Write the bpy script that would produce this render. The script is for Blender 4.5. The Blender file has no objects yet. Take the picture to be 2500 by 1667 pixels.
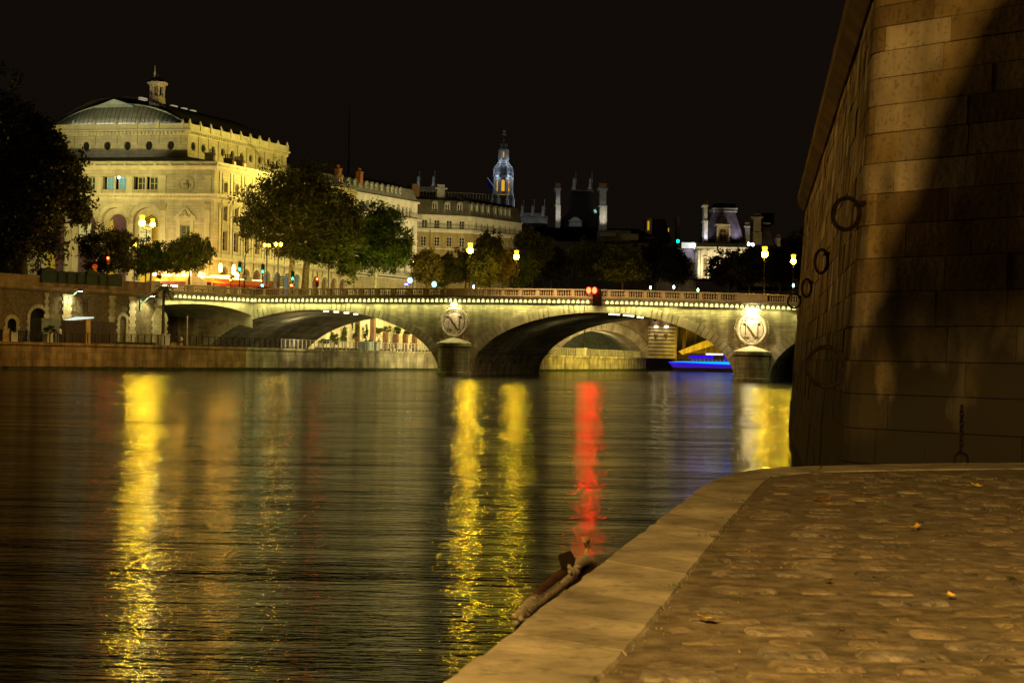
import bpy, bmesh, math, random
import numpy as np
from mathutils import Vector, Matrix
random.seed(7); RNG = np.random.default_rng(7)
SC = bpy.context.scene
COL = SC.collection
PI = math.pi
# ---------------------------------------------------------------- camera
F, CX, CY, CAMH = 4000.0, 1250.0, 833.5, 2.5      # focal length in photo pixels, centre, height over the water
cam_d = bpy.data.cameras.new('camera'); cam = bpy.data.objects.new('camera', cam_d); COL.objects.link(cam)
cam_d.sensor_width = 36.0; cam_d.lens = 36.0 * F / 2500.0; cam_d.clip_end = 5000; cam_d.clip_start = 0.2
pitch = math.atan(32.5 / F); roll = math.radians(1.0)
ROT = Matrix.Rotation(PI / 2 + pitch, 3, 'X') @ Matrix.Rotation(roll, 3, 'Z')
cam.matrix_world = Matrix.Translation((0, 0, CAMH)) @ ROT.to_4x4()
cam_d.dof.use_dof = True; cam_d.dof.focus_distance = 150; cam_d.dof.aperture_fstop = 9
SC.camera = cam
# ---------------------------------------------------------------- night sky, exposure
wd = bpy.data.worlds.new('World'); SC.world = wd; wd.use_nodes = True
bg = wd.node_tree.nodes['Background']
_nt = wd.node_tree; _tc = _nt.nodes.new('ShaderNodeTexCoord'); _mp = _nt.nodes.new('ShaderNodeMapping'); _nz = _nt.nodes.new('ShaderNodeTexNoise')
_nz.inputs['Scale'].default_value = 1.5; _nz.inputs['Detail'].default_value = 3
_mx = _nt.nodes.new('ShaderNodeMix'); _mx.data_type = 'RGBA'
_mx.inputs['A'].default_value = (0.0044, 0.0029, 0.0016, 1); _mx.inputs['B'].default_value = (0.0060, 0.0040, 0.0024, 1)
_nt.links.new(_tc.outputs['Generated'], _nz.inputs['Vector']); _nt.links.new(_nz.outputs['Fac'], _mx.inputs['Factor'])
_nt.links.new(_mx.outputs['Result'], bg.inputs['Color']); bg.inputs['Strength'].default_value = 1.0
SC.view_settings.view_transform = 'Standard'; SC.view_settings.look = 'None'
SC.view_settings.exposure = 0; SC.view_settings.gamma = 1; SC.view_settings.use_curve_mapping = False
cy = SC.cycles
cy.max_bounces = 5; cy.diffuse_bounces = 2; cy.glossy_bounces = 3; cy.transmission_bounces = 3; cy.transparent_max_bounces = 6
cy.use_light_tree = True; cy.sample_clamp_indirect = 3.0; cy.sample_clamp_direct = 0.0
cy.caustics_reflective = False; cy.caustics_refractive = False
cy.use_adaptive_sampling = True; cy.adaptive_threshold = 0.015; cy.use_denoising = True

def lamp(kind, name, loc, power, color, target=None, size=0.3, size_y=None, spot=None, blend=0.5, glossy=False):
    d = bpy.data.lights.new(name, kind); d.energy = power; d.color = color
    if kind == 'AREA':
        d.shape = 'RECTANGLE' if size_y else 'SQUARE'; d.size = size
        if size_y: d.size_y = size_y
    else:
        d.shadow_soft_size = size
    if kind == 'SPOT':
        d.spot_size = math.radians(spot or 60); d.spot_blend = blend
    o = bpy.data.objects.new(name, d); COL.objects.link(o); o.location = loc
    if target is not None:
        o.rotation_euler = (Vector(target) - Vector(loc)).to_track_quat('-Z', 'Y').to_euler()
    o.visible_camera = False; o.visible_glossy = glossy
    return o
# strengths of the groups of lamps
PW_BR = 1.0; PW_RED = 4.0; PW_GLOBE = 16.0; PW_NB = 2.0; PW_VW = 1.3; PW_UW = 5.0; PW_CAFE = 2.2; PW_TH = .9; PW_HB = .8; PW_TW = .75; PW_PV = 2.0; PW_ST = .6; PW_FG = 1.0
# colours of the place's lamps
SOD = (1.0, 0.60, 0.10); WARM = (1.0, 0.72, 0.30); GRN = (0.95, 1.0, 0.50); WHT = (1.0, 0.93, 0.72); BLU = (0.55, 0.72, 1.0)

# ---------------------------------------------------------------- photo pixel + depth -> place
def W(px, py, Y):
    d = ROT @ Vector(((px - CX) / F, -(py - CY) / F, -1.0))
    k = Y / d.y
    return Vector((d.x * k, Y, CAMH + d.z * k))
def hor(px): return 866 + 0.01746 * (px - CX)
def ZZ(px, py, Y): return W(px, py, Y).z
def XX(px, Y, py=None): return W(px, hor(px) if py is None else py, Y).x
def PX(x, y, z):                       # place -> photo pixel (for checks)
    v = ROT.inverted() @ Vector((x, y, z - CAMH)); return CX - F * v.x / v.z * 1.0, CY + F * v.y / v.z
# ---------------------------------------------------------------- materials
MATS = {}
def mat(name, col, rough=0.8, metal=0.0, var=0.25, scale=1.5, bump=0.0, bscale=8.0, stain=0.0, emit=None, estr=0.0, col2=None, bdist=0.02, stretch=None, brick=None, sampling=True, bcon=(0.80, 0.62), soot=None, pits=0, spec=0.4, emitvar=0):
    if name in MATS: return MATS[name]
    m = bpy.data.materials.new(name); m.use_nodes = True; nt = m.node_tree; N = nt.nodes; L = nt.links
    b = N['Principled BSDF']; b.inputs['Roughness'].default_value = rough; b.inputs['Metallic'].default_value = metal
    b.inputs['Specular IOR Level'].default_value = spec
    tc = N.new('ShaderNodeNewGeometry')
    def noise(s, det=5, st=None):
        n = N.new('ShaderNodeTexNoise'); n.inputs['Scale'].default_value = s; n.inputs['Detail'].default_value = det
        if st:
            mp = N.new('ShaderNodeMapping'); mp.inputs['Scale'].default_value = st
            L.new(tc.outputs['Position'], mp.inputs['Vector']); L.new(mp.outputs['Vector'], n.inputs['Vector'])
        else: L.new(tc.outputs['Position'], n.inputs['Vector'])
        return n
    c2 = col2 or tuple(c * (1 - var) for c in col); c1 = tuple(min(1, c * (1 + var * 0.6)) for c in col)
    n1 = noise(scale, 6, stretch); r = N.new('ShaderNodeValToRGB'); r.color_ramp.elements[0].position = 0.35; r.color_ramp.elements[1].position = 0.68
    r.color_ramp.elements[0].color = (*c2, 1); r.color_ramp.elements[1].color = (*c1, 1)
    L.new(n1.outputs['Fac'], r.inputs['Fac']); out = r.outputs['Color']
    # a tone of its own for every separate piece
    oi = N.new('ShaderNodeObjectInfo'); mr = N.new('ShaderNodeMapRange'); mr.inputs['To Min'].default_value = 1 - var * 0.55; mr.inputs['To Max'].default_value = 1 + var * 0.35
    L.new(oi.outputs['Random'], mr.inputs['Value'])
    vm = N.new('ShaderNodeVectorMath'); vm.operation = 'SCALE'; L.new(out, vm.inputs[0]); L.new(mr.outputs['Result'], vm.inputs['Scale']); out = vm.outputs['Vector']
    if stain > 0:                      # rain streaks and soot
        n2 = noise(1.0, 5, (1.1, 1.1, 0.16)); r2 = N.new('ShaderNodeValToRGB')
        r2.color_ramp.elements[0].position = 0.38; r2.color_ramp.elements[0].color = (1 - stain, 1 - stain, 1 - stain, 1)
        r2.color_ramp.elements[1].position = 0.62; r2.color_ramp.elements[1].color = (1, 1, 1, 1)
        L.new(n2.outputs['Fac'], r2.inputs['Fac']); mm = N.new('ShaderNodeVectorMath'); mm.operation = 'MULTIPLY'
        L.new(out, mm.inputs[0]); L.new(r2.outputs['Color'], mm.inputs[1]); out = mm.outputs['Vector']
    hgt = None
    if brick:                          # (width, height, angle of the wall's direction)
        bw, bh, ang = brick
        mp = N.new('ShaderNodeMapping'); mp.inputs['Rotation'].default_value = (0, 0, -ang); L.new(tc.outputs['Position'], mp.inputs['Vector'])
        sx = N.new('ShaderNodeSeparateXYZ'); L.new(mp.outputs['Vector'], sx.inputs[0]); cb = N.new('ShaderNodeCombineXYZ')
        L.new(sx.outputs['X'], cb.inputs['X']); L.new(sx.outputs['Z'], cb.inputs['Y'])
        br = N.new('ShaderNodeTexBrick'); br.inputs['Scale'].default_value = 1.0; br.inputs['Brick Width'].default_value = bw
        br.inputs['Row Height'].default_value = bh; br.inputs['Mortar Size'].default_value = min(0.03, bh * 0.05); br.inputs['Mortar Smooth'].default_value = 0.3
        br.inputs['Color1'].default_value = (1, 1, 1, 1); br.inputs['Color2'].default_value = (bcon[0],) * 3 + (1,); br.inputs['Mortar'].default_value = (bcon[1],) * 3 + (1,)
        L.new(cb.outputs[0], br.inputs['Vector']); mm = N.new('ShaderNodeVectorMath'); mm.operation = 'MULTIPLY'
        L.new(out, mm.inputs[0]); L.new(br.outputs['Color'], mm.inputs[1]); out = mm.outputs['Vector']; hgt = br.outputs['Fac']
    if pits:                           # open pores and scabs of the stone
        n5 = noise(16, 4); r5 = N.new('ShaderNodeValToRGB'); r5.color_ramp.elements[0].position = .30; r5.color_ramp.elements[0].color = (1 - pits, 1 - pits, 1 - pits, 1); r5.color_ramp.elements[1].position = .46; r5.color_ramp.elements[1].color = (1, 1, 1, 1)
        L.new(n5.outputs['Fac'], r5.inputs['Fac']); mm = N.new('ShaderNodeVectorMath'); mm.operation = 'MULTIPLY'; L.new(out, mm.inputs[0]); L.new(r5.outputs['Color'], mm.inputs[1]); out = mm.outputs['Vector']
    if soot:                           # black crust with a ragged edge, thickest near the water
        n4 = noise(1.3, 7, (1, 1, .45)); sx = N.new('ShaderNodeSeparateXYZ'); L.new(tc.outputs['Position'], sx.inputs[0])
        m1 = N.new('ShaderNodeMath'); m1.operation = 'MULTIPLY_ADD'; L.new(sx.outputs['Z'], m1.inputs[0]); m1.inputs[1].default_value = -soot[1]; m1.inputs[2].default_value = soot[0]
        m2 = N.new('ShaderNodeMath'); m2.operation = 'MULTIPLY_ADD'; L.new(n4.outputs['Fac'], m2.inputs[0]); m2.inputs[1].default_value = 3.2; L.new(m1.outputs[0], m2.inputs[2]); m2.use_clamp = True
        mx = N.new('ShaderNodeMix'); mx.data_type = 'RGBA'; L.new(m2.outputs[0], mx.inputs['Factor']); L.new(out, mx.inputs['A']); mx.inputs['B'].default_value = (.035, .028, .016, 1); out = mx.outputs['Result']
    L.new(out, b.inputs['Base Color'])
    if bump > 0:
        n3 = noise(bscale, 8); bp = N.new('ShaderNodeBump'); bp.inputs['Strength'].default_value = bump; bp.inputs['Distance'].default_value = bdist
        L.new(n3.outputs['Fac'], bp.inputs['Height'])
        if hgt:
            b2 = N.new('ShaderNodeBump'); b2.invert = True; b2.inputs['Strength'].default_value = 0.6; b2.inputs['Distance'].default_value = 0.03
            L.new(hgt, b2.inputs['Height']); L.new(bp.outputs[0], b2.inputs['Normal']); L.new(b2.outputs[0], b.inputs['Normal'])
        else: L.new(bp.outputs[0], b.inputs['Normal'])
    if emit:
        b.inputs['Emission Color'].default_value = (*emit, 1); b.inputs['Emission Strength'].default_value = estr
        if not sampling: m.cycles.emission_sampling = 'NONE'
    MATS[name] = m; return m
def glow(name, col, strength, sampling=False):
    m = mat(name, (0.02, 0.02, 0.02), emit=col, estr=strength, sampling=sampling, var=0); return m
# ---------------------------------------------------------------- mesh building
class Fr:
    """a wall line: s runs along u, d outwards (towards the viewer's side), z up"""
    def __init__(s, p, q):
        s.o = Vector((p[0], p[1], 0)); v = Vector((q[0] - p[0], q[1] - p[1], 0)); s.len = v.length; s.u = v.normalized(); s.n = Vector((s.u.y, -s.u.x, 0))
        s.ang = math.atan2(s.u.y, s.u.x)
    def P(s, a, d, z): return s.o + s.u * a + s.n * d + Vector((0, 0, z))
    def S(s, px, py=None):             # where the ray of a photo column meets the wall line
        r = W(px, hor(px) if py is None else py, 1000.0); rx, ry = r.x, r.y
        den = rx * s.u.y - ry * s.u.x
        k = (s.o.x * s.u.y - s.o.y * s.u.x) / den
        hit = Vector((rx * k, ry * k, 0)); return (hit - s.o).dot(s.u)
    def Z(s, px, py):
        a = s.S(px, py); Y = (s.o + s.u * a).y; return W(px, py, Y).z
WORLD = Fr((0, 0), (1, 0))
class LF(Fr):
    def __init__(s): s.o = Vector((0, 0, 0)); s.u = Vector((1, 0, 0)); s.n = Vector((0, -1, 0)); s.ang = 0
LOC = LF()
class MB:
    def __init__(s): s.v = []; s.f = []; s.m = []; s.cm = 0
    def add(s, vs, fs):
        b = len(s.v); s.v += [tuple(x) for x in vs]; s.f += [tuple(b + i for i in f) for f in fs]; s.m += [s.cm] * len(fs); return s
    def box(s, fr, a0, a1, d0, d1, z0, z1):
        P = fr.P; vs = [P(a0, d1, z0), P(a1, d1, z0), P(a1, d0, z0), P(a0, d0, z0), P(a0, d1, z1), P(a1, d1, z1), P(a1, d0, z1), P(a0, d0, z1)]
        return s.add(vs, [(3, 2, 1, 0), (4, 5, 6, 7), (0, 1, 5, 4), (1, 2, 6, 5), (2, 3, 7, 6), (3, 0, 4, 7)])
    def prism(s, fr, poly, d0, d1):    # poly [(s,z)] extruded from d0 (back) to d1 (front)
        n = len(poly); vs = [fr.P(a, d1, z) for a, z in poly] + [fr.P(a, d0, z) for a, z in poly]
        return s.add(vs, [tuple(range(n)), tuple(range(2 * n - 1, n - 1, -1))] + [(i, i + n, (i + 1) % n + n, (i + 1) % n) for i in range(n)])
    def plan(s, pts, z0, z1):          # xy polygon extruded upwards
        n = len(pts); vs = [(p[0], p[1], z0) for p in pts] + [(p[0], p[1], z1) for p in pts]
        return s.add(vs, [tuple(range(n))[::-1], tuple(range(n, 2 * n))] + [(i, (i + 1) % n, (i + 1) % n + n, i + n) for i in range(n)])
    def tube(s, pts, r, n=6, cap=True):
        pts = [Vector(p) for p in pts]; rs = r if isinstance(r, (list, tuple)) else [r] * len(pts); vs = []; ref = None
        for i, p in enumerate(pts):
            t = (pts[min(i + 1, len(pts) - 1)] - pts[max(i - 1, 0)]).normalized()
            if ref is None: ref = Vector((0, 0, 1)) if abs(t.z) < 0.9 else Vector((1, 0, 0))
            a = (ref - t * ref.dot(t)).normalized(); ref = a; b = t.cross(a)
            vs += [p + (a * math.cos(2 * PI * k / n) + b * math.sin(2 * PI * k / n)) * rs[i] for k in range(n)]
        fs = [(i * n + k, i * n + (k + 1) % n, (i + 1) * n + (k + 1) % n, (i + 1) * n + k) for i in range(len(pts) - 1) for k in range(n)]
        if cap: fs += [tuple(range(n))[::-1], tuple(range((len(pts) - 1) * n, len(pts) * n))]
        return s.add(vs, fs)
    def lathe(s, c, prof, n=12, a0=0.0, sx=1, sy=1):
        c = Vector(c); vs = []
        for r, z in prof: vs += [c + Vector((r * sx * math.cos(a0 + 2 * PI * k / n), r * sy * math.sin(a0 + 2 * PI * k / n), z)) for k in range(n)]
        m = len(prof); fs = [(i * n + k, i * n + (k + 1) % n, (i + 1) * n + (k + 1) % n, (i + 1) * n + k) for i in range(m - 1) for k in range(n)]
        return s.add(vs, fs + [tuple(range(n))[::-1], tuple(range((m - 1) * n, m * n))])
    def ball(s, c, r, n=10, m=6, sz=1.0):
        prof = [(max(0.001, r * math.sin(PI * i / m)), -r * sz * math.cos(PI * i / m)) for i in range(m + 1)]
        return s.lathe(c, prof, n)
    def mesh(s, name, mats, smooth=False):
        me = bpy.data.meshes.new(name); me.from_pydata(s.v, [], s.f)
        for m in (mats if isinstance(mats, (list, tuple)) else [mats]): me.materials.append(m)
        if any(s.m): me.polygons.foreach_set('material_index', s.m)
        if smooth: me.polygons.foreach_set('use_smooth', [True] * len(me.polygons))
        me.validate(); me.update(); return me
def setp(o, label=None, cat=None, group=None, kind=None):
    if label: o['label'] = label
    if cat: o['category'] = cat
    if group: o['group'] = group
    if kind: o['kind'] = kind
    return o
def ob(name, mb, m, parent=None, label=None, cat=None, group=None, kind=None, smooth=False, bevel=0, local=False):
    me = mb if isinstance(mb, bpy.types.Mesh) else mb.mesh(name, m, smooth)
    o = bpy.data.objects.new(name, me); COL.objects.link(o)
    if parent is not None:
        o.parent = parent
        if not local: o.matrix_parent_inverse = parent.matrix_world.inverted()
    if bevel:
        md = o.modifiers.new('bevel', 'BEVEL'); md.width = bevel; md.segments = 2; md.limit_method = 'ANGLE'
    return setp(o, label, cat, group, kind)
def thing(name, label, cat, loc=(0, 0, 0), rz=0, group=None, kind=None):
    o = bpy.data.objects.new(name, None); COL.objects.link(o); o.location = loc; o.rotation_euler = (0, 0, rz)
    o.matrix_world = Matrix.Translation(loc) @ Matrix.Rotation(rz, 4, 'Z'); o.empty_display_size = 0.3
    return setp(o, label, cat, group, kind)
def dup(src, loc, rz=None, label=None, scale=None):
    r = src.copy(); COL.objects.link(r); r.location = loc
    if rz is not None: r.rotation_euler = (0, 0, rz)
    if scale: r.scale = (scale,) * 3
    if label: r['label'] = label
    for ch in src.children:
        c = ch.copy(); COL.objects.link(c); c.parent = r
        for g in ch.children:
            d = g.copy(); COL.objects.link(d); d.parent = c
    return r
def piece(name, me, parent, loc, rz=0, label=None, scale=None):     # a local part placed in its thing (thing unrotated or local)
    o = bpy.data.objects.new(name, me); COL.objects.link(o); o.parent = parent
    o.matrix_parent_inverse = parent.matrix_world.inverted(); o.location = loc; o.rotation_euler = (0, 0, rz)
    if scale: o.scale = scale
    if label: o['label'] = label
    return o
def wall(mb, fr, a0, a1, z0, z1, holes=(), t=0.35, d=0.0):
    """front plane of a wall with openings ('r','a' arched,'o' oval: kind,c,z0,z1,w) and their reveals of depth t"""
    se = {a0, a1}; ze = {z0, z1}
    for k, c, h0, h1, w in holes: se |= {c - w / 2, c + w / 2}; ze |= {h0, h1}
    se = sorted(x for x in se if a0 - 1e-6 <= x <= a1 + 1e-6); ze = sorted(x for x in ze if z0 - 1e-6 <= x <= z1 + 1e-6)
    for i in range(len(se) - 1):
        run = None
        for j in range(len(ze) - 1):
            cs = (se[i] + se[i + 1]) / 2; cz = (ze[j] + ze[j + 1]) / 2
            inside = any(c - w / 2 < cs < c + w / 2 and h0 < cz < h1 for k, c, h0, h1, w in holes)
            if not inside: mb.add([fr.P(se[i], d, ze[j]), fr.P(se[i + 1], d, ze[j]), fr.P(se[i + 1], d, ze[j + 1]), fr.P(se[i], d, ze[j + 1])], [(0, 1, 2, 3)])
    for k, c, h0, h1, w in holes:
        if k == 'r': prof = [(c - w / 2, h0), (c + w / 2, h0), (c + w / 2, h1), (c - w / 2, h1)]; closed = True
        elif k == 'a':
            r = w / 2; zs = h1 - r; arc = [(c + r * math.cos(PI * i / 14), zs + r * math.sin(PI * i / 14)) for i in range(15)]
            prof = [(c - w / 2, h0), (c + w / 2, h0)] + arc
            for i in range(14):
                p, q = arc[i], arc[i + 1]
                def out(pt):
                    dx, dz = pt[0] - c, pt[1] - zs; m = max(abs(dx), abs(dz)); return (c + dx / m * r, zs + dz / m * r)
                P1, Q1 = out(p), out(q); ex = []
                if abs(abs(P1[0] - c) - r) < 1e-6 and abs(P1[1] - h1) > 1e-6 and abs(Q1[1] - h1) < 1e-6: ex = [(P1[0], h1)]
                if abs(P1[1] - h1) < 1e-6 and abs(Q1[1] - h1) > 1e-6: ex = [(Q1[0], h1)]
                pts = [p, P1] + ex + [Q1, q]; mb.add([fr.P(a, d, z) for a, z in pts], [tuple(range(len(pts)))])
        else:
            ra, rb, cz = w / 2, (h1 - h0) / 2, (h0 + h1) / 2; n = 24; prof = [(c + ra * math.cos(2 * PI * i / n), cz + rb * math.sin(2 * PI * i / n)) for i in range(n)]
            sq = []
            for i in range(n):
                cs_, sn = math.cos(2 * PI * i / n), math.sin(2 * PI * i / n); m = max(abs(cs_), abs(sn)); sq.append((c + ra * cs_ / m, cz + rb * sn / m))
            for i in range(n):
                j = (i + 1) % n; mb.add([fr.P(prof[i][0], d, prof[i][1]), fr.P(sq[i][0], d, sq[i][1]), fr.P(sq[j][0], d, sq[j][1]), fr.P(prof[j][0], d, prof[j][1])], [(0, 1, 2, 3)])
        n = len(prof)
        for i in range(n):
            j = (i + 1) % n
            mb.add([fr.P(prof[i][0], d, prof[i][1]), fr.P(prof[j][0], d, prof[j][1]), fr.P(prof[j][0], d - t, prof[j][1]), fr.P(prof[i][0], d - t, prof[i][1])], [(3, 2, 1, 0)])
    return mb
def text_mesh(s, size, m, name='lettering', depth=0.02, align='CENTER'):
    cu = bpy.data.curves.new('t', 'FONT'); cu.body = s; cu.size = size; cu.align_x = align; cu.align_y = 'CENTER'; cu.extrude = depth; cu.resolution_u = 2
    o = bpy.data.objects.new('t', cu); COL.objects.link(o); bpy.context.view_layer.update()
    me = bpy.data.meshes.new_from_object(o.evaluated_get(bpy.context.evaluated_depsgraph_get())); bpy.data.objects.remove(o)
    me.name = name; me.materials.clear(); me.materials.append(m); return me
def put_text(me, name, parent, fr, a, d, z):
    o = bpy.data.objects.new(name, me); COL.objects.link(o)
    R = Matrix((fr.u, Vector((0, 0, 1)), fr.n)).transposed().to_4x4()
    o.parent = parent; o.matrix_parent_inverse = parent.matrix_world.inverted(); o.matrix_basis = Matrix.Translation(fr.P(a, d, z)) @ R
    return o
# stone and metal of the place
STONE = mat('pale_stone', (0.42, 0.37, 0.27), var=0.3, scale=0.9, bump=0.3, stain=0.25)
# ================================================================= THE SETTING
def water_mat():
    m = bpy.data.materials.new('river_water'); m.use_nodes = True; nt = m.node_tree; N = nt.nodes; L = nt.links
    b = N['Principled BSDF']; b.inputs['Base Color'].default_value = (0.006, 0.008, 0.003, 1); b.inputs['Roughness'].default_value = WATER_ROUGH
    b.inputs['IOR'].default_value = 1.33
    g = N.new('ShaderNodeNewGeometry')
    def layer(st, sc, det, dist, prev):
        mp = N.new('ShaderNodeMapping'); mp.inputs['Scale'].default_value = st; mp.inputs['Rotation'].default_value = (0, 0, 0.12)
        n = N.new('ShaderNodeTexNoise'); n.inputs['Scale'].default_value = sc; n.inputs['Detail'].default_value = det; n.inputs['Roughness'].default_value = 0.6
        L.new(g.outputs['Position'], mp.inputs['Vector']); L.new(mp.outputs['Vector'], n.inputs['Vector'])
        bp = N.new('ShaderNodeBump'); bp.inputs['Strength'].default_value = 1.0; bp.inputs['Distance'].default_value = dist
        L.new(n.outputs['Fac'], bp.inputs['Height'])
        if prev: L.new(prev.outputs[0], bp.inputs['Normal'])
        return bp
    b1 = layer((0.40, 1.0, 1), 0.42, 6, 0.17, layer((.35, 1.0, 1), .13, 3, .28, None))
    b2 = layer((0.30, 1.4, 1), 3.0, 4, 0.034, b1)
    b3 = layer((0.35, 1.6, 1), 11.0, 3, 0.008, b2)
    n = N.new('ShaderNodeTexNoise'); n.inputs['Scale'].default_value = .09; n.inputs['Detail'].default_value = 4; mp = N.new('ShaderNodeMapping'); mp.inputs['Scale'].default_value = (.6, 1.6, 1)
    L.new(g.outputs['Position'], mp.inputs['Vector']); L.new(mp.outputs['Vector'], n.inputs['Vector']); mr = N.new('ShaderNodeMapRange'); mr.inputs['From Min'].default_value = .35; mr.inputs['From Max'].default_value = .65
    mr.inputs['To Min'].default_value = WATER_ROUGH * .6; mr.inputs['To Max'].default_value = WATER_ROUGH * 1.5; L.new(n.outputs['Fac'], mr.inputs['Value']); L.new(mr.outputs['Result'], b.inputs['Roughness'])
    L.new(b3.outputs[0], b.inputs['Normal']); return m
WATER_ROUGH = 0.085
WATER = water_mat()
mb = MB(); mb.add([(-900, -60, 0), (900, -60, 0), (900, 1500, 0), (-900, 1500, 0)], [(0, 1, 2, 3)])
ob('river_water', mb, WATER, kind='structure')
mb = MB(); mb.add([(-900, -60, -3), (900, -60, -3), (900, 1500, -3), (-900, 1500, -3)], [(0, 1, 2, 3)])
ob('river_bed', mb, mat('mud', (0.05, 0.045, 0.03)), kind='structure')

# ---- near quay: coping, cobbles
QZ = CAMH - 1.1
def G(px, py):                           # a pixel on the near quay's top
    r = W(px, py, 1.0); d = r - Vector((0, 0, CAMH)); k = -(CAMH - QZ) / d.z; return Vector((d.x * k, d.y * k))
EDGE = [(760, 1900), (905, 1790), (1070, 1667), (1160, 1600), (1300, 1493), (1450, 1382), (1600, 1270), (1700, 1195), (1740, 1170), (1790, 1153), (1850, 1143), (1960, 1137), (2150, 1132), (2350, 1129), (2600, 1127), (3200, 1135)]
INNER = [(1150, 1960), (1290, 1830), (1440, 1680), (1500, 1622), (1610, 1498), (1700, 1375), (1790, 1260), (1850, 1192), (1868, 1172), (1893, 1162), (1930, 1155), (2000, 1150), (2160, 1147), (2350, 1144), (2600, 1142), (3200, 1152)]
edge = [G(*p) for p in EDGE]; inner = [G(*p) for p in INNER]
QMAT = mat('quay_coping_stone', (0.34, 0.275, 0.165), var=0.40, scale=2.6, bump=0.9, bscale=18, bdist=0.012, rough=0.85, pits=.35)
COB = [mat('cobble_%s' % n, c, var=0.42, scale=7.0, bump=1.0, bscale=24, bdist=0.02, rough=0.75, pits=.4) for n, c in (('brown', (0.215, 0.16, 0.088)), ('grey', (0.20, 0.158, 0.098)), ('ochre', (0.245, 0.18, 0.092)), ('pale', (0.255, 0.195, 0.115)))]
SAND = mat('sandy_joint', (0.235, 0.178, 0.10), var=0.45, scale=9, bump=1.0, bscale=60, bdist=0.01, rough=0.95)
quay = thing('near_quay', None, None, (edge[4].x, edge[4].y, 0), kind='structure')
poly = [(p.x, p.y) for p in edge] + [(14, 9), (12, -6), (-1.5, -6), (-1.6, 1)]
def resamp(pl, n):
    d = [0]
    for a, b in zip(pl, pl[1:]): d.append(d[-1] + (b - a).length)
    out = []
    for t in n:
        L_ = t * d[-1]; i = max(k for k in range(len(d) - 1) if d[k] <= L_ + 1e-9); f = (L_ - d[i]) / (d[i + 1] - d[i]); out.append(pl[i].lerp(pl[i + 1], f))
    return out
mb = MB(); ins = [(p.x, p.y) for p in resamp(inner, [i / 60 for i in range(61)])] + [(14, 9), (12, -6), (-1.0, -6), (-1.1, 1)]
mb.plan([(x - 0.004, y) for x, y in ins], -2.5, QZ - 0.013)
ob('bedding', mb, SAND, quay)
# side wall under the coping
mb = MB(); ee = resamp(edge, [i / 60 for i in range(61)])
for a, b in zip(ee, ee[1:]):
    mb.add([(a.x + 0.03, a.y, QZ - 0.3), (b.x + 0.03, b.y, QZ - 0.3), (b.x + 0.02, b.y - .02, -2.5), (a.x + 0.02, a.y - .02, -2.5)], [(0, 1, 2, 3)])
ob('quay_face', mb, mat('dark_quay_face', (0.10, 0.085, 0.06), bump=0.5, stain=0.4), quay)
cuts = [0]
while cuts[-1] < 1: cuts.append(cuts[-1] + random.uniform(0.026, 0.038) * (1.0 if cuts[-1] < .55 else 1.6))
cuts[-1] = 1.0
for c0, c1 in zip(cuts, cuts[1:]):
    g = 0.0001; ts = [c0 + g + (c1 - c0 - 2 * g) * k / 4 for k in range(5)]; A = resamp(edge, ts); B = resamp(inner, ts); mb = MB(); hz = QZ + random.uniform(-0.004, 0.004)
    vs = []
    jit = [0, 0, 0, 0, 0]
    ej = [random.uniform(-.010, .010) for _ in range(5)]
    for a, b, e in zip(A, B, ej):
        n_ = (b - a).normalized(); wig = random.uniform(-0.006, 0.006)
        vs += [(a.x + e, a.y, hz - 0.30), (a.x + e, a.y, hz - 0.02), (a.x + n_.x * 0.02 + e, a.y + n_.y * 0.02, hz - 0.003), (b.x - n_.x * (.02 + wig), b.y - n_.y * (.02 + wig), hz), (b.x - n_.x * wig, b.y - n_.y * wig, hz - 0.02), (b.x - n_.x * wig, b.y - n_.y * wig, hz - 0.30)]
    fs = [(i * 6 + j, (i + 1) * 6 + j, (i + 1) * 6 + j + 1, i * 6 + j + 1) for i in range(4) for j in range(5)] + [tuple(range(6)), tuple(range(29, 23, -1))]
    mb.add(vs, fs); ob('coping_stone', mb, QMAT, quay)
# cobbles: domed setts in wavering rows across the quay
def cobble_mesh(k):
    r = random.Random(100 + k); n = 7; v = []; f = []
    bumpx = [r.uniform(-.35, .35) for _ in range(4)]
    for j in range(n):
        for i in range(n):
            x = -1 + 2 * i / (n - 1); y = -1 + 2 * j / (n - 1)
            rx = x * (1 - 0.10 * y * y * r.uniform(.6, 1.4)) ; ry = y * (1 - 0.16 * x * x)
            e = max(abs(x), abs(y)); z = 1.0 - 0.34 * (abs(x) ** 4.0) - 0.42 * (abs(y) ** 4.0) + 0.16 * math.sin(3 * x + bumpx[0] * 9) * math.cos(2.4 * y + bumpx[1] * 9)
            if e > 0.99: z -= 1.6
            v.append((rx * 0.5, ry * 0.5, z)); 
    for j in range(n - 1):
        for i in range(n - 1): a = j * n + i; f.append((a, a + 1, a + n + 1, a + n))
    me = bpy.data.meshes.new('cobble'); me.from_pydata(v, [], f); me.polygons.foreach_set('use_smooth', [True] * len(f)); return me
CM = []
for k in range(12):
    me = cobble_mesh(k); me.materials.append(COB[(0, 0, 1, 1, 2, 0, 1, 3, 0, 1, 2, 0)[k]]); CM.append(me)
def innerx(y):
    for a, b in zip(inner, inner[1:]):
        if a.y <= y <= b.y and b.y - a.y > 1e-6 and a.x < 3.2: return a.x + (b.x - a.x) * (y - a.y) / (b.y - a.y)
    return None
slots = []; y = 3.6; row = 0
ymax = inner[11].y - 0.05
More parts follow.
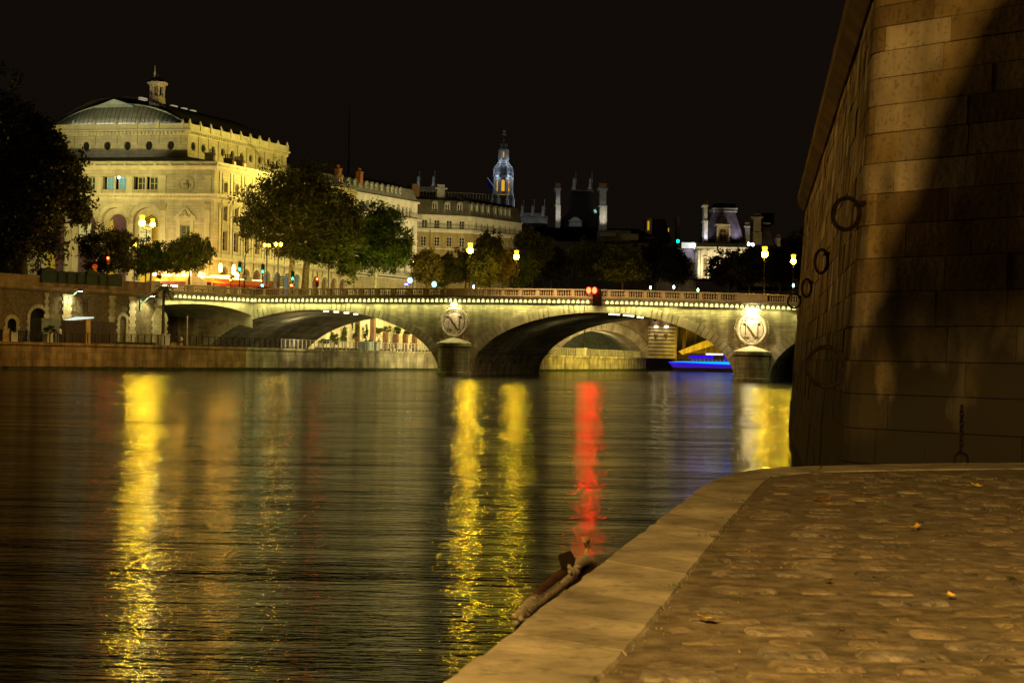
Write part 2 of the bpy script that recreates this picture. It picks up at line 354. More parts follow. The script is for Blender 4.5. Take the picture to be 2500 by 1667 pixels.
while y < ymax:
    dep = random.uniform(0.24, 0.31); x0 = innerx(y + dep / 2)
    if x0 is None: x0 = min([p.x for p in inner if p.y >= y] + [2.3])
    x = x0 + random.uniform(0.0, 0.08) + 0.02; lim = (y + dep) * 0.335 + 0.25; drift = random.uniform(-.02, .02)
    while x < lim:
        w = random.uniform(0.30, 0.48)
        yy = y + dep / 2 + 0.05 * math.sin(x * 0.9 + row * 0.3) + drift
        xb = innerx(yy)
        slots.append((x + w / 2, yy, w, dep)); x += w
    y += dep; row += 1
slots.sort(key=lambda s: s[1]); big = slots[:300]; rest = slots[300:]
for (x, y, w, dep) in big:
    o = bpy.data.objects.new('cobble', random.choice(CM)); COL.objects.link(o); o.parent = quay; o.matrix_parent_inverse = quay.matrix_world.inverted()
    o.location = (x, y, QZ - 0.043 + random.uniform(-0.010, 0.008)); o.scale = (w * random.uniform(.96, 1.03), dep * random.uniform(.92, 1.03), 0.034 + random.uniform(0, .014)); o.rotation_euler = (random.uniform(-.03, .03), random.uniform(-.03, .03), random.uniform(-.06, .06))
if rest:
    mb = MB(); mats4 = COB
    for (x, y, w, dep) in rest:
        me = random.choice(CM); mb.cm = random.choice((0, 0, 1, 1, 2, 3)); zz = QZ - 0.048 + random.uniform(-.01, .006); sx = w * .96; sy = dep * random.uniform(.86, .97); hz = .034 + random.uniform(0, .012)
        mb.add([(x + v.co.x * sx, y + v.co.y * sy, zz + v.co.z * hz) for v in me.vertices], [tuple(p.vertices) for p in me.polygons])
    ob('far_cobbles', mb, COB, quay, kind='stuff', smooth=True)
# leaves and litter lying on the cobbles
LEAF = mat('dry_yellow_leaf', (0.55, 0.34, 0.05), var=0.3, scale=20, rough=0.6); LEAFB = mat('brown_leaf', (0.30, 0.16, 0.05), var=0.3, scale=20, rough=0.7)
leaves = [(1728, 1516, 0.085, LEAF, 'bright yellow leaf lying flat beside the coping, nearest the rope'), (2022, 1421, 0.08, LEAF, 'curled yellow leaf standing on edge on the middle cobbles'),
          (2008, 1226, 0.15, LEAFB, 'large dry brown leaf curled over a dark gap near the quay corner'), (2235, 1290, 0.10, LEAF, 'long thin yellow leaf lying across the cobbles'),
          (2322, 1457, 0.055, LEAF, 'small pale yellow leaf on the sandy patch to the right'), (2384, 1188, 0.09, LEAF, 'small yellow leaf close to the far edge of the quay'),
          (2055, 1543, 0.05, LEAF, 'tiny yellow leaf over a black joint in the foreground'), (2240, 1237, 0.10, LEAFB, 'dull brown leaf lying left of a green tuft far across the quay'), (2488, 1246, 0.07, LEAFB, 'rust coloured leaf at the right hand edge of the picture')]
def leaf_mesh(m, k):
    r = random.Random(k); v = []; out = []
    for i in range(10):
        a = 2 * PI * i / 10; rr = (1.0 if i % 2 == 0 else 0.62) * r.uniform(.8, 1.1); x = rr * math.cos(a); y = rr * 0.55 * math.sin(a); v.append((x, y, 0.35 * x * x + 0.4 * abs(y) * r.uniform(.5, 1.3)))
    v.append((0, 0, 0)); f = [(i, (i + 1) % 10, 10) for i in range(10)]; me = bpy.data.meshes.new('fallen_leaf'); me.from_pydata(v, [], f); me.materials.append(m); return me
for k, (px, py, s, m, lab) in enumerate(leaves):
    g = G(px, py); o = bpy.data.objects.new('fallen_leaf', leaf_mesh(m, k)); COL.objects.link(o); o.location = (g.x, g.y, QZ + 0.008); o.scale = (s * .72, s * .72, s * 0.55); o.rotation_euler = (0.2 * (k % 3), 0.15, k * 1.3)
    setp(o, lab, 'leaf', 'fallen leaves on the near quay')
mb = MB(); r = random.Random(5)               # crumbs, twigs and pebbles in the joints
for k in range(420):
    y = 3.6 + (ymax - 3.6) * r.random() ** 0.8; x = (innerx(y) or 2.3) + r.random() * (y * .33 + .2 - (innerx(y) or 2.3)); s = r.uniform(.002, .006)
    if r.random() < .45: x = (innerx(y) or 2.3) + r.gauss(0.01, .03); s *= .8
    mb.cm = r.choice((0, 0, 1)); mb.ball((x, y, QZ + .003), s, 5, 3)
ob('grit_and_pebbles', mb, [SAND, mat('pale_pebble', (0.26, .22, .15))], kind='stuff')
mb = MB(); 
for (px, py, nn) in ((2155, 1232, 26), (2348, 1166, 24), (2285, 1174, 10), (2490, 1153, 30), (2220, 1156, 14), (1815, 1222, 20), (1775, 1268, 18), (1745, 1310, 14), (1650, 1430, 14), (1880, 1165, 16)):
    g = G(px, py)
    for k in range(nn):
        a = r.uniform(0, 6.28); rr = r.gauss(0, .04); b = Vector((g.x + rr * math.cos(a) * 1.6, g.y + rr * math.sin(a), QZ - .01)); h = r.uniform(.012, .035); t = b + Vector((r.gauss(0, .02), r.gauss(0, .02), h)); s = r.uniform(.003, .008)
        mb.add([b + Vector((-s, 0, 0)), b + Vector((s, 0, 0)), t], [(0, 1, 2)])
ob('moss_and_weeds', mb, mat('weed_green', (0.07, 0.10, 0.02)), kind='stuff')

# ---- the great battered pier at the right
PIER_ST = [mat('pier_stone_%s' % n, c, var=0.34, scale=1.4, bump=.7, bscale=12, bdist=0.018, pits=.40, stain=0.55, rough=0.85, soot=(.45, .44)) for n, c in (('ochre', (0.37, 0.27, 0.12)), ('tan', (0.36, 0.29, 0.18)), ('pale', (0.47, 0.39, 0.26)), ('brown', (0.27, 0.19, 0.09)))]
DIRT = mat('soot_black_stone', (0.045, 0.036, 0.022), var=0.5, scale=2.5, bump=0.6, stain=0.5)
GROUT = mat('dark_mortar', (0.05, 0.04, 0.025))
BAT = 0.06
cA = W(1925, 1035, 58.0); cB = W(2072, 885, 23.0); cB = Vector((cB.x - 0.06 * 2.45, cB.y, 0)); cA.z = 0
uL = (cB - cA).normalized(); uR = Vector((0.674, -0.739, 0)).normalized()
RC = 0.85                                      # radius of the rounded corner
angLR = math.acos(max(-1, min(1, uL.dot(uR)))); tl = RC * math.tan(angLR / 2)
nL = Vector((uL.y, -uL.x, 0)); nR = Vector((uR.y, -uR.x, 0))
LL = (cB - cA).length - tl; arcL = RC * angLR; LR = 7.0
p1_ = cB - uL * tl; cen = p1_ - nL * RC
def pier_pt(s, z, d=0.0):                       # s along the pier's face from the far end, d proud of it
    if s < LL: p = cA + uL * s; n = nL
    elif s < LL + arcL:
        a = (s - LL) / RC; n = (nL * math.cos(a) + uL * math.sin(a) * (1)).normalized()
        n = nL.lerp(nR, (s - LL) / arcL).normalized(); p = cen + n * RC
    else: p = cB + uR * (s - LL - arcL + tl); n = nR
    p = p + n * (d - BAT * z); return Vector((p.x, p.y, z))
pier = thing('stone_river_pier', 'towering battered stone pier with iron rings rising from the water beside the quay', 'bridge pier', (cB.x, cB.y, 0))
mb = MB(); zs = [-2.5, 0.0, 3.0, 6.0, 9.0]; ss = [0, LL * .25, LL * .5, LL * .75, LL] + [LL + arcL * k / 6 for k in range(1, 7)] + [LL + arcL + LR]
for z0_, z1_ in zip(zs, zs[1:]):
    for s0, s1 in zip(ss, ss[1:]): mb.add([pier_pt(s0, z0_, -.05), pier_pt(s1, z0_, -.05), pier_pt(s1, z1_, -.05), pier_pt(s0, z1_, -.05)], [(0, 1, 2, 3)])
e0 = pier_pt(0, 0, -.05); e1 = pier_pt(LL + arcL + LR, 0, -.05)
mb.add([(e0.x, e0.y, -2.5), (e0.x + 12, e0.y + 1.5, -2.5), (e0.x + 12, e0.y + 1.5, 9), (e0.x + .5, e0.y, 9)], [(0, 1, 2, 3)])
ob('core', mb, GROUT, pier)
ring_y = None
zc = [-0.6, 0.05, 0.58, 1.08, 1.56, 2.04, 2.50, 2.98, 3.46, 3.93, 4.40, 4.84, 5.27, 5.69, 6.08, 6.47, 6.85, 7.2, 7.5, 7.72]
rr = random.Random(11)
for ci in range(len(zc) - 1):
    z0_, z1_ = zc[ci] + .004, zc[ci + 1] - .004; s = LL - 30.5 + rr.uniform(0, .6) if False else 0.0
    # big joints: long plain stretches far off, single stones near the corner
    cutsS = []; s = 0.0
    while s < LL + arcL + LR:
        cutsS.append(s); far = s < LL - 9
        s += rr.uniform(1.1, 2.0) if far else rr.uniform(0.5, 1.35)
    cutsS.append(LL + arcL + LR)
    for a, b in zip(cutsS, cutsS[1:]):
        a += .004; b -= .004; n = max(2, int((b - a) / 0.22)) if (b > LL - .3 and a < LL + arcL + .3) else 2
        ts = [a + (b - a) * k / n for k in range(n + 1)]; pr = rr.uniform(-.012, .014); bz = .008; mb = MB(); vs = []
        # black, weathered stones low down
        low = z1_ < 1.6 or (z1_ < 2.4 and rr.random() < .55 and a > LL + arcL + .8) or (a > LL + arcL + 1.3 and z1_ < 4.2 and rr.random() < .3)
        m = PIER_ST[rr.choice((0, 0, 1, 1, 2, 3))]
        cs = [ts[0] + .006] + ts[1:-1] + [ts[-1] - .006]
        for t, c in zip(ts, cs):
            vs += [pier_pt(t, z0_, -.05), pier_pt(t, z0_, pr - .006), pier_pt(c, z0_ + bz, pr), pier_pt(c, z1_ - bz, pr), pier_pt(t, z1_, pr - .006), pier_pt(t, z1_, -.05)]
        mb.add(vs, [(i * 6 + j, (i + 1) * 6 + j, (i + 1) * 6 + j + 1, i * 6 + j + 1) for i in range(n) for j in range(5)] + [tuple(range(6))[::-1], tuple(range(n * 6, n * 6 + 6))])
        ob('stone', mb, m, pier)
# projecting string course along the top
mb = MB(); cs_ = [0, LL * .33, LL * .66, LL] + [LL + arcL * k / 6 for k in range(1, 7)] + [LL + arcL + LR]
prof = [(7.74, -.1), (7.74, .05), (7.98, .30), (8.32, .30), (8.40, .24), (8.40, -.1)]
for s0, s1 in zip(cs_, cs_[1:]):
    for (za, da), (zb, db) in zip(prof, prof[1:]): mb.add([pier_pt(s0, za, da), pier_pt(s1, za, da), pier_pt(s1, zb, db), pier_pt(s0, zb, db)], [(0, 1, 2, 3)])
mb.add([pier_pt(0, z, d) for z, d in prof], [tuple(range(6))])
ob('string_course', mb, mat('string_course_stone', (.15, .10, .05), var=.3, stain=.4, bump=.5), pier)
IRON = mat('rusted_iron', (0.045, 0.028, 0.018), rough=0.6, metal=0.5, var=0.5, scale=12, bump=0.4)
def iron_ring(px, py, dia, lab, wr=.6, tilt=0.0):
    """a ring hinged on a staple, standing out from the battered face; wr is how far it is swung out"""
    z = 4.6
    for _ in range(3):
        best = min((abs(PX(*pier_pt(k * 0.05, z, .05))[0] - px - 8), k * 0.05) for k in range(int((LL + arcL) / .05)))[1]; p = pier_pt(best, z, .05); z = W(px, py, p.y).z
    p = pier_pt(best, z, 0.06); r = dia / 2; h = (nL * wr + uL * -math.sqrt(1 - wr * wr)).normalized()
    v = Vector((0, 0, 1)) * math.cos(tilt) + h * math.sin(tilt); w = h * math.cos(tilt) - Vector((0, 0, 1)) * math.sin(tilt); c = p + nL * r * wr * .8
    mb = MB(); mb.tube([c + (w * math.cos(2 * PI * k / 28) + v * math.sin(2 * PI * k / 28)) * r for k in range(29)], .032, 8, cap=False)
    t = thing('mooring_ring', lab, 'mooring ring', p, group='iron mooring rings on the great pier'); ob('ring', mb, IRON, t, smooth=True)
    q = c - w * r * .8 + v * r * .6; mb = MB(); mb.tube([q - nL * 0.4, q + nL * 0.05], .04, 8); ob('staple', mb, IRON, t)
iron_ring(2085, 522, .45, 'upper nearest iron mooring ring, round and high beside the rounded corner of the pier', wr=.80)
iron_ring(2010, 638, .47, 'second iron mooring ring back along the shaded flank of the pier', wr=.50)
iron_ring(1971, 703, .46, 'third iron ring far back near the edge of the pier flank', wr=.50)
iron_ring(1944, 735, .46, 'farthest iron ring showing against the lit bridge parapet at the pier edge', wr=.9)
iron_ring(2046, 896, .58, 'large low iron ring hanging aslant just above eye level on the pier', wr=.93, tilt=-.5)
mb = MB(); q = pier_pt(LL + arcL + 1.55, 1.9, .06)
for k in range(9):
    c = q - Vector((0, 0, k * .065)); mb.tube([c + (uR * .028 * math.cos(a) if k % 2 else nR * .028 * math.cos(a)) + Vector((0, 0, .045 * math.sin(a))) for a in [2 * PI * j / 8 for j in range(9)]], .009, 5, cap=False)
c = q - Vector((0, 0, .68)); mb.tube([c + uR * .10 * math.cos(a) + Vector((0, 0, .10 * math.sin(a))) for a in [2 * PI * j / 16 for j in range(17)]], .018, 6, cap=False)
ob('hanging_chain', mb, IRON, label='short black chain with a ring hanging low on the near face of the pier', cat='chain', smooth=True)
# stones of the landing behind the near quay's far edge
mb = MB(); mb.plan([(3.2, 17.6), (14, 17.2), (16, 15.0), (16, 21), (9, 21.5), (5.6, 19.8)], -2.5, 0.25); ob('landing_ledge', mb, mat('wet_ledge', (0.07, 0.055, 0.035), rough=0.6), kind='structure')
# unseen blocker added behind the camera, cut so its shade slants over the pier
LMP = Vector((-2, -30, 11))
def on_right_face(px, py):
    z = 4.0; s = LL + arcL + 1
    for _ in range(8):
        s = min((abs(PX(*pier_pt(LL + arcL + k * .02, z))[0] - px), LL + arcL + k * .02) for k in range(250))[1]; z = W(px, py, pier_pt(s, z).y).z
    return pier_pt(s, z)
sh = []
for px, py in ((2216, 1000), (2214, 800), (2212, 660), (2232, 600), (2290, 520), (2322, 420), (2345, 320), (2385, 240), (2420, 160), (2450, 80), (2500, 10)):
    p = on_right_face(px, py); k = (-2 - LMP.y) / (p.y - LMP.y); q = LMP + (p - LMP) * k; sh.append((q.x, q.z))
mb = MB(); mb.prism(Fr((0, -2.0), (1, -2.0)), [(-1.5, .9), (-1.5, 5.72), (sh[0][0], 5.72)] + sh[1:] + [(sh[-1][0] + .6, sh[-1][1] + .5), (9, 12.5), (9, .9)], -1.2, 0)
ob('pier_shade_blocker', mb, PIER_ST[1], label='unseen stepped slab added behind the quay to shade the pier', cat='wall')

# ---- mooring ring and rope hanging at the quay's edge
def rope(mb, pts, R, strands=3, r=None, turns=9.0, off=0):
    pts = [Vector(p) for p in pts]; dense = []
    n = len(pts)
    for i in range(n - 1):
        p0, p1, p2, p3 = pts[max(i - 1, 0)], pts[i], pts[i + 1], pts[min(i + 2, n - 1)]
        for k in range(14):
            t = k / 14; dense.append(0.5 * ((2 * p1) + (p2 - p0) * t + (2 * p0 - 5 * p1 + 4 * p2 - p3) * t * t + (3 * p1 - p0 - 3 * p2 + p3) * t ** 3))
    dense.append(pts[-1]); L_ = [0]
    for a, b in zip(dense, dense[1:]): L_.append(L_[-1] + (b - a).length)
    ref = Vector((0, 0, 1))
    for s in range(strands):
        path = []; rf = ref
        for i, p in enumerate(dense):
            t = (dense[min(i + 1, len(dense) - 1)] - dense[max(i - 1, 0)]).normalized(); a = (rf - t * rf.dot(t)).normalized(); rf = a; b = t.cross(a)
            ph = 2 * PI * (L_[i] * turns + s / strands) + off; path.append(p + (a * math.cos(ph) + b * math.sin(ph)) * R * .62)
        mb.tube(path, r or R * .47, 7)
def E(px, py, dz=0.0, dist=None):               # point near the quay edge seen at (px,py), at a given distance
    return W(px, py, dist)
D0 = 8.6
def rp(px, py, dd=0.0):                           # distance follows the edge: nearer at lower left
    d = 8.62 + (px - 1440) * 0.0096; return W(px, py, d + dd)
ROPE = mat('old_hemp_rope', (0.21, 0.165, 0.10), var=0.3, scale=40, bump=0.5, bscale=180, bdist=.004, rough=0.95)
RUST = mat('rusty_mooring_iron', (0.075, 0.035, 0.02), var=0.5, scale=14, rough=0.7, metal=0.3, bump=.5)
t = thing('mooring_cleat', 'rusty iron mooring loop with an upright lug standing off the quay edge', 'mooring ring', rp(1400, 1400))
mb = MB(); mb.tube([rp(1262, 1530, .02), rp(1278, 1500, .02), rp(1300, 1466, .03), rp(1330, 1432, .03), rp(1362, 1405, .03), rp(1385, 1390, .02)], [.014, .019, .021, .022, .022, .021], 8); ob('iron_strap', mb, RUST, t, smooth=True)
mb = MB(); mb.tube([rp(1385, 1428, -.02), rp(1410, 1408, -.02), rp(1432, 1386, -.02), rp(1446, 1372, -.02)], [.02, .022, .022, .02], 8); ob('iron_strap', mb, RUST, t, smooth=True)
c0 = rp(1372, 1392); mb = MB(); p = [rp(1361, 1360), rp(1364, 1352), rp(1380, 1347), rp(1391, 1368), rp(1402, 1385), rp(1384, 1392), rp(1370, 1388)]
back = [q + Vector((0.03, .09, 0.0)) for q in p]; n = len(p); mb.add(p + back, [tuple(range(n)), tuple(range(2 * n - 1, n - 1, -1))] + [(i, i + n, (i + 1) % n + n, (i + 1) % n) for i in range(n)])
ob('lug', mb, RUST, t, bevel=.006)
mb = MB()
rope(mb, [rp(1270, 1522, -.02), rp(1285, 1492, -.02), rp(1318, 1466, -.03), rp(1350, 1442, -.04), rp(1376, 1420, -.04), rp(1398, 1402, -.04)], .028, turns=6.5)
rope(mb, [rp(1262, 1512, 0), rp(1290, 1478, .02), rp(1325, 1448, .02), rp(1356, 1428, .0)], .026, turns=6.5, off=1)
rope(mb, [rp(1386, 1388, -.06), rp(1392, 1400, -.07), rp(1402, 1396, -.06), rp(1408, 1380, -.05), rp(1424, 1368, -.04), rp(1440, 1368, -.05), rp(1449, 1384, -.05), rp(1446, 1400, -.04)], .026, turns=7)
ob('mooring_rope', mb, ROPE, label='thick twisted pale rope knotted round the rusty mooring iron at the quay edge', cat='rope', smooth=True)
mb = MB(); rope(mb, [rp(1431, 1364, 0), rp(1431, 1348, 0), rp(1434, 1338, 0), rp(1430, 1326, 0), rp(1427, 1318, 0), rp(1436, 1317, 0), rp(1435, 1328, 0)], .011, turns=16)
ob('rope_end', mb, mat('frayed_ochre_rope', (0.20, 0.14, 0.05), rough=.95), label='thin frayed ochre rope end sticking up above the knot', cat='rope', smooth=True)
# ================================================================= THE STONE BRIDGE
P1 = Vector((-6.86, 196.0, 0)); ub = Vector((math.cos(math.radians(17)), -math.sin(math.radians(17)), 0))
BR = Fr((P1.x, P1.y), (P1.x + ub.x, P1.y + ub.y)); SPAN, PW = 31.6, 4.0; BD = 30.0
def zt(t):                               # top of the parapet along the bridge
    pts = [(-80, 10.0), (-60, 10.05), (-25, 10.2), (0, 10.36), (17, 10.33), (36, 9.9), (55, 9.35), (90, 8.2)]
    for (a, za), (b, zb) in zip(pts, pts[1:]):
        if a <= t <= b:
            f = (t - a) / (b - a); f = f; return za + (zb - za) * f
    return 10.0
def zc_(t): return sum(zt(t + k) for k in (-6, -3, 0, 3, 6)) / 5
CB = 1.83                                # cornice underside below parapet top
bridge = thing('stone_arch_bridge', 'long pale stone arch bridge with wreathed medallions and a row of cornice lights', 'bridge', tuple(P1))
BST = mat('bridge_ashlar', (0.44, 0.38, 0.25), var=0.35, scale=0.6, bump=0.5, bscale=6, bdist=.04, stain=0.45, brick=(1.1, 0.30, BR.ang), bcon=(.66, .45))
BVO = mat('voussoir_stone', (0.38, 0.345, 0.24), var=0.22, scale=1.0, bump=0.3, stain=0.25)
BDK = mat('dark_haunch_stone', (0.12, 0.105, 0.07)); BAR = mat('barrel_masonry', (0.34, 0.29, 0.20), var=0.45, scale=0.55, bump=0.3, bscale=3, stain=0.35, brick=(1.2, 0.5, BR.ang))  # dark stone of the haunch mouldings
BAL = mat('parapet_stone', (0.47, 0.41, 0.30), var=0.12, scale=1.5, bump=0.2)
A_, B_ = 15.85, 7.6; RT = 1.1
T_L, T_R = -37.0, 78.0
cents = [-17.8, 17.8, 53.4]
def arcz(c, s):
    x = (s - c) / A_; return B_ * math.sqrt(max(0, 1 - x * x)) if abs(x) < 1 else -1
# spandrels: front plane from arch extrados (or pier) up to the cornice
mb = MB(); n = 460; dz = 0.02
S_ = [T_L + (T_R - T_L) * k / n for k in range(n + 1)]
def low(s):
    z = -2.0
    for c in cents:
        zi = arcz(c, s)
        if zi > 0: z = max(z, zi)
    return z
xs = sorted(set(S_ + [c + sg * A_ * math.cos(k * PI / 60) for c in cents for sg in (1, -1) for k in range(31)])); xs = [x for x in xs if T_L <= x <= T_R]
for a, b in zip(xs, xs[1:]):
    if b - a < 1e-5: continue
    la, lb = low(a + 1e-6), low(b - 1e-6)
    mb.add([BR.P(a, 0, la), BR.P(b, 0, lb), BR.P(b, 0, zc_(b) - CB), BR.P(a, 0, zc_(a) - CB)], [(0, 1, 2, 3)])
    mb.add([BR.P(a, -BD, la), BR.P(b, -BD, lb), BR.P(b, -BD, zc_(b) - CB), BR.P(a, -BD, zc_(a) - CB)], [(3, 2, 1, 0)])
ob('spandrel_wall', mb, BST, bridge)
for c in cents:
    mb = MB(); pts = [(c + A_ * math.cos(PI * k / 60), B_ * math.sin(PI * k / 60)) for k in range(61)]
    pts = [(c + A_, -2)] + pts + [(c - A_, -2)]
    for (a, za), (b, zb) in zip(pts, pts[1:]): mb.add([BR.P(a, 0, za), BR.P(b, 0, zb), BR.P(b, -BD, zb), BR.P(a, -BD, za)], [(0, 1, 2, 3)])
    ob('arch_barrel', mb, BAR, bridge)
    for a in (0.35, 2.79):   # string course along the haunch of the barrel
        mb = MB(); s, z = c + A_ * math.cos(a), B_ * math.sin(a); nx, nz = -math.cos(a), -math.sin(a)
        mb.prism(BR, [(s, z - .13), (s + nx * .10, z - .13 + nz * .02), (s + nx * .10, z + .13), (s, z + .16)], -BD, -.3); ob('haunch_moulding', mb, BDK, bridge)
# voussoirs, each its own stone
def vouss(fr, parent, c, A, B, rt, nv, m, zcap, a0=0.0, a1=PI, proud=.09, prof=None, gap=.038):
    N_ = 400; ar = [(A * math.cos(PI * k / N_), B * math.sin(PI * k / N_)) for k in range(N_ + 1)]; L_ = [0]
    for p, q in zip(ar, ar[1:]): L_.append(L_[-1] + math.hypot(p[0] - q[0], p[1] - q[1]))
    def at(l):
        i = min(range(N_ + 1), key=lambda k: abs(L_[k] - l)); return PI * i / N_
    for v in range(nv):
        l0 = L_[-1] * v / nv + gap; l1 = L_[-1] * (v + 1) / nv - gap; ta, tb = at(l0), at(l1)
        if tb < a0 or ta > a1: continue
        pl = []
        for t in (ta, tb): pl.append((c + A * math.cos(t), B * math.sin(t)))
        out = []
        for t in (tb, ta):
            nx, nz = math.cos(t) / A, math.sin(t) / B; l = math.hypot(nx, nz); z = B * math.sin(t) + nz / l * rt; k = 1.0
            s = c + A * math.cos(t) + nx / l * rt; zm = zcap(s)
            if z > zm: s = c + A * math.cos(t) + (s - c - A * math.cos(t)) * (zm - B * math.sin(t)) / (z - B * math.sin(t)); z = zm
            out.append((s, z))
        mb = MB(); mb.prism(fr, pl + out, -.25, proud + random.uniform(-.01, .012)); ob('voussoir', mb, m, parent)
for i, c in enumerate(cents):
    vouss(BR, bridge, c, A_, B_, RT, 62, BVO, lambda s: zc_(s) - CB - .03, a0=0.02, a1=PI - .02 if i else 2.95)
# cornice, brackets, plinth of the parapet
mb = MB(); prof = [(-CB, -.2), (-CB, .12), (-CB + .12, .16), (-CB + .14, .26), (-1.22, .34), (-1.18, .66), (-0.98, .74), (-0.92, .74), (-0.92, -.2)]
seg = [T_L + (T_R - T_L) * k / 60 for k in range(61)]
def sweep(mb, prof, segs, zf, fr=BR):
    for a, b in zip(segs, segs[1:]):
        for (za, da), (zb, db) in zip(prof, prof[1:]): mb.add([fr.P(a, da, zf(a) + za), fr.P(b, da, zf(b) + za), fr.P(b, db, zf(b) + zb), fr.P(a, db, zf(a) + zb)], [(0, 1, 2, 3)])
sweep(mb, prof, seg, zc_); ob('cornice', mb, BVO, bridge)
mb = MB(); sweep(mb, [(-.92, .10), (-.80, .10), (-.80, -.34), (-.92, -.34), (-.92, .10)], seg, zc_); sweep(mb, [(-.16, .14), (-.02, .17), (0, .10), (0, -.34), (-.16, -.34), (-.16, .14)], seg, zc_)
ob('parapet_rail', mb, BAL, bridge)
mb = MB(); sweep(mb, [(-CB + .3, .2), (-CB + .3, -BD), (-CB + .75, -BD), (-CB + .75, .2)], seg, zc_); ob('deck', mb, mat('asphalt', (0.05, 0.048, 0.045)), bridge)
# parapet dies and baluster panels (positions read along the bridge)
dies_px = [(352, 372)]                      # on the flare, see below
DSP = 2.06 + .0
pan = []; t = T_L + .4
piers_t = [0.0, 35.6]
def baluster_profile(): return [(.055, 0), (.075, .03), (.05, .08), (.09, .22), (.105, .30), (.06, .46), (.045, .52), (.075, .58), (.055, .62)]
def bal_panel(fr, a0, a1, zf, parent, d=-.12):
    mb = MB(); n = max(4, int(round((a1 - a0) / .27)))
    for k in range(n):
        s = a0 + (a1 - a0) * (k + .5) / n; p = fr.P(s, d, zf(s) - .79); mb.lathe(p, baluster_profile(), 6)
    ob('baluster_panel', mb, BAL, parent)
def die(fr, a0, a1, zf, parent):
    mb = MB(); zz = (zf(a0) + zf(a1)) / 2; mb.box(fr, a0, a1, -.30, .09, zz - .80, zz - .15); ob('parapet_die', mb, BAL, parent)
def fill(a, b):                              # panels of 1.8 m with dies of .4 between two long dies
    n = max(1, round((b - a) / 2.22)); w = (b - a) / n
    for k in range(n):
        s0 = a + k * w; bal_panel(BR, s0 + .2, s0 + w - .2, zc_, bridge); die(BR, s0 + w - .2, s0 + w + .2, zc_, bridge)
for p_ in piers_t:                           # long blind panel with a ring over each pier
    a0, a1 = p_ - 1.35, p_ + 1.35; die(BR, a0 - .3, a1 + .3, zc_, bridge)
    mb = MB(); zz = zc_(p_)
    mb.tube([BR.P(p_ + .27 * math.cos(a), .13, zz - .47 + .27 * math.sin(a)) for a in [2 * PI * k / 16 for k in range(17)]], .035, 5, cap=False)
    for s0, s1 in ((a0, p_ - .35), (p_ + .35, a1)): mb.box(BR, s0, s1, .09, .13, zz - .30, zz - .25); mb.box(BR, s0, s1, .09, .13, zz - .72, zz - .67)
    ob('panel_moulding', mb, BAL, bridge)
fill(1.65, 33.95); fill(37.25, T_R)
fill(-20.6, -1.65); fill(T_L + 1, -20.6)
# river signal box breaks the row at t ~ 17
# ---- flare of the bridge at the right bank
F0 = BR.P(-26.6, 0, 0)                       # where the face turns (photo column ~600)
F1p = Vector((XX(382, 196.5), 196.5, 0))
FL = Fr((F1p.x, F1p.y), (F0.x, F0.y))
def zfl(s): return 10.38 - .20 * s / FL.len
flz = zfl
mb = MB(); N_ = 26
def soff(s):                                  # underside of the flat flare arch
    x = s / FL.len; return 10.3 - CB - .45 - 1.25 * (abs(x - .42) / .58) ** 2.1 * (1 if x > .42 else .6)
ptsS = [FL.len * k / N_ for k in range(N_ + 1)]
for a, b in zip(ptsS, ptsS[1:]):
    mb.add([FL.P(a, 0, soff(a)), FL.P(b, 0, soff(b)), FL.P(b, 0, zfl(b) - CB), FL.P(a, 0, zfl(a) - CB)], [(0, 1, 2, 3)])
    # soffit sweeping back and down to the face of the bridge behind
    qa, qb = FL.P(a, 0, soff(a)), FL.P(b, 0, soff(b)); k0 = a / FL.len; k1 = b / FL.len
    ra = BR.P(-45 + 18.4 * k0, 0, 0); rb = BR.P(-45 + 18.4 * k1, 0, 0)
    for j in range(6):
        f0, f1 = j / 6, (j + 1) / 6
        def bend(q, r, f): p = q.lerp(Vector((r.x, r.y, q.z)), f); p.z = q.z - 1.5 * f ** 2 * (1 - .0); return p
        mb.add([bend(qa, ra, f0), bend(qb, rb, f0), bend(qb, rb, f1), bend(qa, ra, f1)], [(0, 1, 2, 3)])
ob('flared_corner', mb, BVO, bridge)
mb = MB(); sweep(mb, prof, ptsS, zfl, FL); ob('cornice', mb, BVO, bridge)
mb = MB(); sweep(mb, [(-.92, .10), (-.80, .10), (-.80, -.34), (-.92, -.34), (-.92, .10)], ptsS, zfl, FL); sweep(mb, [(-.16, .14), (-.02, .17), (0, .10), (0, -.34), (-.16, -.34), (-.16, .14)], ptsS, zfl, FL); ob('parapet_rail', mb, BAL, bridge)
mb = MB(); mb.add([FL.P(0, .2, 9.0), FL.P(FL.len, .2, 9.0), BR.P(-26.6, -8, 9.0), BR.P(-46, -8, 9.0)], [(0, 1, 2, 3)]); ob('deck', mb, MATS['asphalt'], bridge)
cols = [(455, 467), (519, 530), (590, 600)]
edges_ = [FL.S(378)] + [FL.S(x) for c in cols for x in c]
die(FL, FL.S(366), FL.S(380), zfl, bridge)
bal_panel(FL, edges_[0] + .1, edges_[1], zfl, bridge); die(FL, edges_[1], edges_[2], zfl, bridge); bal_panel(FL, edges_[2], edges_[3], zfl, bridge); die(FL, edges_[3], edges_[4], zfl, bridge); bal_panel(FL, edges_[4], FL.len - .3, zfl, bridge); die(FL, FL.len - .35, FL.len, zfl, bridge)
# abutment wall behind the flare and beside the first arch
mb = MB(); mb.box(BR, -48, -33.8, -BD, -.6, -2, 8.2); ob('abutment', mb, BAR, bridge)
